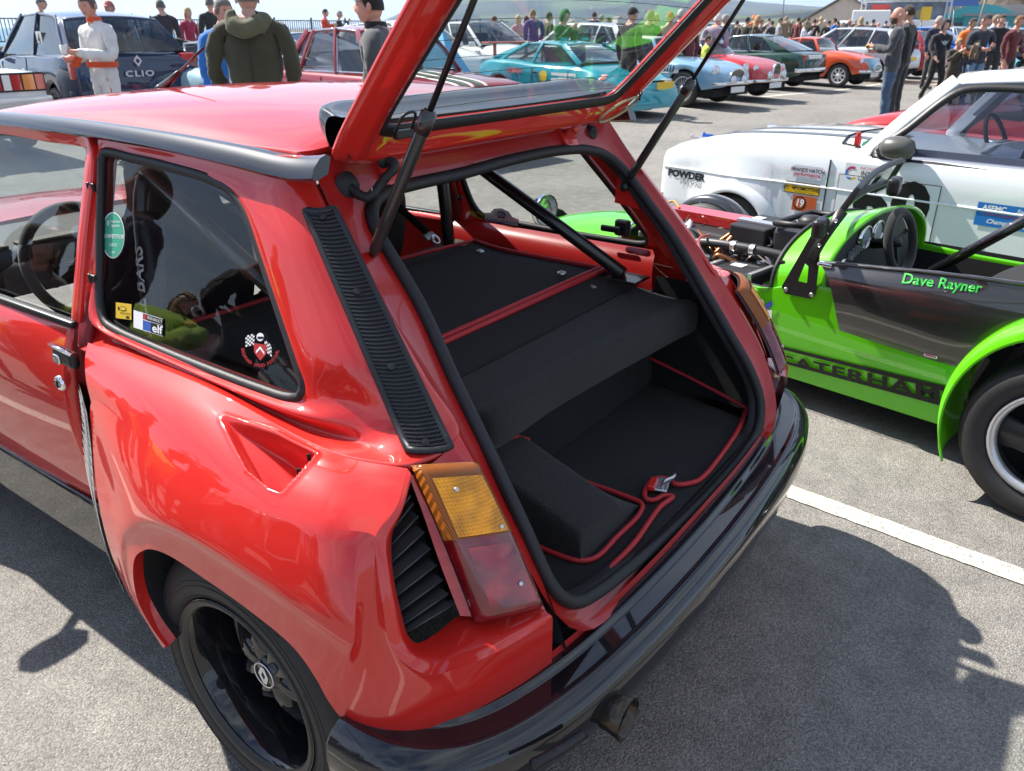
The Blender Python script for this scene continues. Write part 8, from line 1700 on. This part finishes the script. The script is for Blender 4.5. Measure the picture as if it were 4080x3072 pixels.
# grey inner door card seen through the clear side window, red car seen beyond, black seat
b = MB(); b.box((-.64, -.70, .80), (.02, 1.1, .16)); b.obj('door_top', mat('grey_inner', (.33, .34, .35), .6), esc)
rw = []
for z, wd, yy, dp in ((.40, .24, -.86, .10), (.62, .25, -.93, .11), (.80, .22, -.97, .10), (.88, .16, -.98, .09), (.93, .20, -.98, .15), (1.05, .21, -1.0, .16), (1.12, .12, -1.02, .08)): rw.append([(-.33+wd*math.cos(a), yy+dp*math.sin(a), z) for a in np.linspace(0, 2*PI, 18, endpoint=False)])
se = gridobj('race_seat', patch(rw, 36, 28, True), mat('navy_seat', (.012, .014, .024), .8, bump=.4, bscale=200), esc, closed=True)
f_ = lambda u, v, l: (-.33-.16-l-.06, -1.03-u, 1.08+v); decal('seat_lettering', [(*tx2('CORBEAU', 0, 0, .05, .0008, 1.2), 0, 0)], lambda u, v, l: (-.545, -1.02-u, .99+v), [CREAM], se)
# mirror, bonnet pins, wiper cowl, door handle
b = MB(); c = np.array([-.83, -.22, .90]); Q = []
for s_ in np.linspace(-1, 1, 9): r = max(.05, math.sqrt(max(0, 1-s_*s_)))**.7; Q.append([(c[0]+.075*r*math.cos(a), c[1]-.10*s_, c[2]+.065*r*math.sin(a)) for a in np.linspace(0, 2*PI, 14, endpoint=False)])
mo = gridobj('door_mirror', np.array(Q), mat('carbon_grey', (.09, .085, .08), .35), esc, closed=True); b.box((-.745, -.18, .87), (.05, .2, .09)); bev(b.obj('mirror_foot', BLKT, mo), .02)
for x, y in ((-.55, 1.30), (-.35, 1.33), (.5, 1.28)): b = MB(); i = int(np.argmin(abs(st[:, 0]-y))); z = float(np.interp(-abs(x), [-q[0] for q in sg[i]], [q[1] for q in sg[i]])); b.box((x, y, z+.012), (.03, .07, .02), .3); b.lathe([(0, .014), (.03, .010), (.032, 0)], 10, 'Z', (x, y+.03, z)); bev(b.obj('bonnet_pin', mat('blue_alu', (.03, .12, .5), .4, metal=.7) if x == -.35 else STEEL, esc), .004)
STR = mat('stripe_grey', (.10, .11, .13), .35)
for xc, w in ((-.28, .10), (.02, .10)):
    ys_ = [s_ for s_ in st[:, 0] if .02 < s_ < 1.36]; V = []
    for y in ys_:
        i = int(np.argmin(abs(st[:, 0]-y)))
        for dx in (-w/2, w/2): V.append((xc+dx, y, float(np.interp(-abs(xc+dx), [-q[0] for q in sg[i]], [q[1] for q in sg[i]]))+.004))
    o = mesh('bonnet_stripe', V, [(2*i, 2*i+1, 2*i+3, 2*i+2) for i in range(len(ys_)-1)], STR, esc); face_out(o, (0, 0, 1))
V, F = sweep(np.array([(-.66, .06, .862), (-.6, .20, .868), (-.3, .30, .879), (0, .33, .882), (.4, .28, .878)]), [(-.006, -.004), (.006, -.004), (.006, .004), (-.006, .004)]); mesh('bonnet_gap', V, F, DARK, esc)
b = MB(); b.box((-.62, .10, .89), (.03, .03, .06)); b.lathe([(.03, .0), (.03, .014), (.06, .014), (.065, 0)], 10, 'Z', (-.62, .10, .88)); b.obj('kill_switch', P_RED, esc)
# windscreen sun strip
V = [(x, -.36+.09*(1-(x/.53)**2)+dy, 1.245+.035*(1-(x/.53)**2)+dz) for dy, dz in ((.012, -.004), (.085, -.088)) for x in np.linspace(-.51, .51, 9)]; o = mesh('sun_strip', V, grid_faces(2, 9), CREAM, esc); face_out(o, (0, 1, 1))
# stickers
def sd(name, parts, mats_, u, v):
    c = Ef.px(u, v, x=-.785); return side_decal(esc, st, sg, name, parts, mats_, -1, c[1], c[2])
RDT = mat('decal_red', (.42, .03, .035), .4); ORB = mat('decal_orange', (.48, .10, .03), .4); YLB = mat('decal_yellow', (.70, .42, .01), .4); BLB = mat('decal_blue', (.02, .16, .50), .4); WHB = mat('decal_white', (.78, .78, .78), .4); MGB_ = mat('decal_magenta', (.45, .03, .15), .4); PKW = mat('decal_pale', (.62, .60, .68), .4)
sd('bumper_lettering', [(*tx2('POWDER', 0, .028, .062, .0035, 1.25), 0, 0), (*tx2('Works', .045, -.018, .075, -.0008, 1.0, shear=.35), 1, .001)], [BK, mat('decal_grey', (.16, .16, .17), .5)], 1478, 388)
sd('sponsor_sticker', [(*rect2(-.098, -.040, .098, .040), 0, 0), (*tx2('BRANDS HATCH', 0, .013, .032, .0006, .92), 1, .001), (*tx2('performance', 0, -.012, .034, .0006, 1.0), 2, .001), (*tx2('www.bhperformance.com', 0, -.032, .011, 0, 1.2), 1, .001)], [PKW, BK, RDT], 1744, 373)
sd('sponsor_sticker', [(*rect2(-.116, -.035, .116, .035), 1, 0), (*rect2(-.112, -.031, .112, .031), 0, .0008), (*tx2('COMPOMOTIVE', -.008, -.003, .030, .0006, 1.1, shear=.1), 1, .0016), (*tx2('888', -.055, .018, .017, .0006), 1, .0016), (*tx2('MOTORSPORT WHEELS', .02, -.023, .011, 0, 1.2), 1, .0016)], [YLB, BK], 1733, 407)
gear = [(.047*(1 if i % 2 else .82)*math.cos(2*PI*i/32)-.03, .047*(1 if i % 2 else .82)*math.sin(2*PI*i/32), 0) for i in range(32)]
sd('sponsor_sticker', [(*rect2(-.080, -.048, .080, .048), 0, 0), (np.array([(-.03, 0, 0)]+gear), [(0, 1+i, 1+(i+1) % 32) for i in range(32)], 1, .0008), (*disc2(-.03, 0, .034), 0, .0014), (*tx2('19', -.03, 0, .062, .002, .9, shear=.1), 2, .002)], [ORB, BK, WHB], 1737, 440)
a_ = [(.040*math.cos(a), .040*math.sin(a)) for a in np.linspace(R_(120), R_(330), 14)]; a2_ = [(.026*math.cos(a), .026*math.sin(a)) for a in np.linspace(R_(330), R_(120), 14)]
def arcp(t0, t1, r0, r1, cx): V = [(cx+r*math.cos(a), r*math.sin(a), 0) for r in (r0, r1) for a in np.linspace(R_(t0), R_(t1), 10)]; return np.array(V), grid_faces(2, 10)
sd('sponsor_sticker', [(*rect2(-.135, -.058, .135, .058), 0, 0), (*arcp(60, 150, .040, .026, -.09), 1, .0008), (*arcp(150, 270, .040, .026, -.09), 2, .0008), (*arcp(270, 340, .040, .026, -.09), 3, .0008), (*tx2('RACING WITH', .035, .034, .022, 0, 1.1, shear=.2), 1, .0008), (*tx2('INSITE', .015, .004, .036, .0008), 4, .0008), (*tx2('GRAPHICS', .035, -.028, .036, .0008), 4, .0008)], [WHB, MGB_, BLB, YLB, BK], 1872, 378)
sd('race_number', [(*rect2(-.33, -.20, .26, .145), 1, 0), (*rect2(-.326, -.196, .256, .141), 0, .0008), (*tx2('60', .0, 0, .34, .020, 1.15, space=1.15), 1, .0016)], [EW, BK], 1922, 444)
sd('championship_sticker', [(*rect2(-.16, -.062, .16, .062), 0, 0), (*tx2('ASEMC', -.075, .036, .036, .0012, 1.05), 1, .0008), (*tx2('Speed', .07, .036, .032, .0006, 1.0, shear=.3), 1, .0008), (*tx2('Devon Emergency Vehicles', .0, .004, .020, .0002, 1.1), 2, .0008), (*tx2('Championship', .0, -.034, .032, .0006, 1.1, shear=.25), 1, .0008)], [BLB, WHB, MGB_], 2178, 470)
V = [Ef.px(u, v, x=-.60) for u, v in ((1843, 318), (1850, 308), (1863, 302), (1866, 308), (1858, 316), (1847, 322))]; V = [(p[0]+.05, p[1]-.02, p[2]) for p in V]; mesh('screen_sticker', V, [tuple(range(6))], mat('sticker_green2', (.05, .30, .18), .4), esc, False)
# red race car standing beyond the white saloon
make_car('louvred_racer', 'low red race car with louvred bonnet seen through the white saloon window', (6.75, -.9, 0), R_(10), T_roadster(P_RED, 3.8, .80, open_=True, H=1.15))
# ================================================================== stickers and small print on the red hatchback
def qw(u, v, l=0.): return Pf(u, v, lambda p: p[0]-xU(p[1], p[2])-.0095+l, .6, 2.6, 60)
def rot2(VF, cx, cy, a=0., sx=1., sy=1., shear=0.):
    """2D parts in their own units -> picture coordinates (y turned down), tilted by a"""
    V, F = VF; V = np.asarray(V); X, Y = V[:, 0]*sx, V[:, 1]*sy; c, s_ = math.cos(a), math.sin(a)
    return np.stack([cx+X*c+shear*Y, cy+X*s_-Y, X*0], 1), F
SG = mat('sticker_mint', (.05, .33, .20), .35); SW = mat('sticker_white', (.75, .76, .76), .35); SY = mat('sticker_yellow', (.62, .42, .03), .4); SR = mat('sticker_red', (.40, .03, .03), .4); SB = mat('sticker_blue', (.03, .10, .40), .4); SK = mat('sticker_black', (.008, .008, .009), .4)
decal('competitor_sticker', [(*rot2(disc2(0, 0, 25, 50, 32), 244, 508), 1, 0), (*rot2(disc2(0, 0, 23, 47.5, 32), 244, 508), 0, .0005), (*rot2(tx2('motor', 2, 30, 9, 0, 1), 247, 508, .05), 1, .001), (*rot2(tx2('sport', 2, 21, 9, 0, 1), 247, 508, .05), 1, .001), (*rot2(tx2('COMPETITOR', 0, 0, 12.5, .15, .62), 244, 511, .05), 1, .001), (*rot2(tx2('2022', 0, -18, 9), 244, 511, .05), 1, .001), (*rot2(tx2('UK', 0, -34, 7), 244, 511, .05), 1, .001)]+[(*rot2(rect2(-9, k*3, -4, k*3+1.6, 2), 240, 487), 1, .001) for k in range(4)], qw, [SG, SW], qg)
decal('fish_sticker', [(*rot2(rect2(-17, -17, 17, 17, 4), 267, 672, .12, shear=.0), 0, 0), (*rot2(disc2(-2, 5, 8, 5, 16), 267, 672, .1), 1, .0005), (*rot2(disc2(-2, 5, 6.6, 3.8, 16), 267, 672, .1), 0, .001), (*rot2(poly2([(-8, 5), (-13, 10), (-12, 0)]), 267, 672, .1), 1, .0005), (*rot2(tx2('PIRANHA', 4, -5, 5.5), 267, 672, .12), 1, .0005), (*rot2(rect2(5, -15, 12, -10, 2), 267, 672, .12), 1, .0005)], qw, [SY, SK], qg)
a_ = .30
decal('oil_sticker', [(*rot2(rect2(-33, 5, 33, 19, 6), 320, 698, a_), 2, 0), (*rot2(rect2(-33, -18, 33, 3.5, 6), 320, 698, a_), 3, 0), (*rot2(rect2(-33, 3.5, 33, 5, 6), 320, 698, a_), 0, .0004), (*rot2(rect2(-33, 17.8, 33, 19, 6), 320, 698, a_), 0, .0004), (*rot2(rect2(-33, -19, 33, -17.8, 6), 320, 698, a_), 0, .0004), (*rot2(rect2(-33, -18, -12, 19, 3), 320, 698, a_), 0, .0003), (*rot2(rect2(6, -18, 33, 4, 3), 320, 698, a_), 1, .0006), (*rot2(rect2(-4, 5.2, 33, 17.6, 3), 320, 698, a_), 1, .0006), (*rot2(tx2('RENAULT', 15, 11.5, 9.5, 0, .82), 320, 698, a_), 0, .001), (*rot2(tx2('elf', 20, -7.5, 25, .5, .95), 320, 698, a_), 0, .001)], qw, [SW, SK, SR, SB], qg)
def arctext(s_, cx, cy, r, a0, a1, size):
    out = []
    for i, ch in enumerate(s_):
        if ch == ' ': continue
        a = a0+(a1-a0)*i/(len(s_)-1); V, F = tx2(ch, 0, 0, size, .1, .85, rot=a+PI/2)
        out.append((np.array([(cx+r*math.cos(a)+p[0], cy-(r*math.sin(a)+p[1]), 0) for p in V]), F))
    return out
chk = lambda cx, cy, a: [(*rot2(rect2(-10+4*i, -12+4*j, -6+4*i, -8+4*j, 1), cx, cy, a), (i+j) % 2, .0004) for i in range(5) for j in range(6)]
decal('club_crest', chk(540, 735, -.25)+chk(579, 752, .7)+[(*rot2(poly2([(-14, 14), (14, 14), (13, -6), (0, -22), (-13, -6)]), 562, 757, .15), 2, .001), (*rot2(poly2([(-9, -8), (0, 3), (9, -8), (9, -2), (0, 9), (-9, -2)]), 562, 757, .15), 0, .0014), (*rot2(disc2(0, 0, 8, 9, 16), 562, 728), 0, .001), (*rot2(rect2(-6, -4, 7, 1, 2), 562, 728), 1, .0014)]+[(V, F, 2, .001) for V, F in arctext('BROMYARD SPEED FESTIVAL', 562, 752, 38, PI*1.02, PI*1.95, 10)], qw, [SW, SK, SR], qg)
# number disc low in the corner
decal('race_disc', [(*rot2(disc2(0, 0, 31, 44, 26), 622, 815, shear=.1), 0, 0)]+[(*rot2(rect2(-16+12*k, -26, -10+12*k, 24, 2), 622, 815, shear=.1), 1, .0006) for k in range(3)], lambda u, v, l: qw(min(u, 650-max(0, v-835)*.1), min(v, 856), l), [mat('faded_white', (.22, .22, .21), .5), SK], qg) if 0 else None
# lettering on the padded hoop
pth = [np.array((-.548-.033, .575, .74)), np.array((-.553-.033, .582, .90)), np.array((-.517-.030, .597, 1.14))]
def onpad(u, v, l):      # u along the leg (0 bottom..1 top), v across
    p = _cr(np.array(pth), min(1, int(u*2)), u*2-min(1, int(u*2))); return p+np.array([-.003-l-.9*0, -v, 0])+np.array([.012*abs(v)/.02*.5, 0, 0])
V, F = tx2('ROLL BARS', 0, 0, .045, .001, 1.0); decal('roll_bar_lettering', [(np.array([(.62+p[0]*2.1, -p[1], 0) for p in V]), F, 0, 0), ], onpad, [SW], pad)
V, F = tx2('OMP', 0, 0, .05, .002, 1.0); decal('roll_bar_brand', [(np.array([(.12+p[0]*2.1, -p[1], 0) for p in V]), F, 0, 0), ], onpad, [SY], pad)
# stickers on the right-hand quarter window, seen from inside
def qr(u, v, l=0.): return Pf(u, v, lambda p: -p[0]-xU(p[1], p[2])-.0095, 1.4, 4.5, 60)
a_ = .19
decal('fish_sticker', [(*rot2(rect2(-17, -10, 17, 10, 3), 1028, 467, a_), 0, 0), (*rot2(disc2(6, 2, 7, 4, 14), 1028, 467, a_), 1, .0005), (*rot2(disc2(6, 2, 5.6, 2.9, 14), 1028, 467, a_), 0, .001), (*rot2(rect2(-12, -7, -3, -4, 1), 1028, 467, a_), 1, .0005)], qr, [SY, SK], qgm)
dome = [(-38, -19), (38, -19), (38, 5), (24, 8), (16, 18), (0, 22), (-16, 18), (-24, 8), (-38, 5)]
decal('club_sticker', [(*rot2(poly2(dome), 1083, 472, a_), 1, 0), (*rot2(poly2([(x*.95, y*.92) for x, y in dome]), 1083, 472, a_), 0, .0005), (*rot2(tx2('CLUB ALPINE-RENAULT', 0, 0, 9.5, .1, .62), 1083, 480, a_, sx=-1), 1, .001), (*rot2(tx2('CAR    LTD', 0, 0, 9, .1, .7), 1083, 463, a_, sx=-1), 1, .001), (*rot2(rect2(-8, -7, 8, 8, 2), 1083, 464, a_), 1, .001), (*rot2(tx2('GB', 0, 0, 12, .1, .8), 1083, 464, a_, sx=-1), 0, .0015)], lambda u, v, l: qr(u, v)+np.array([-l-.0, 0, 0]), [SW, SB], qgm)
# print on the right gas strut
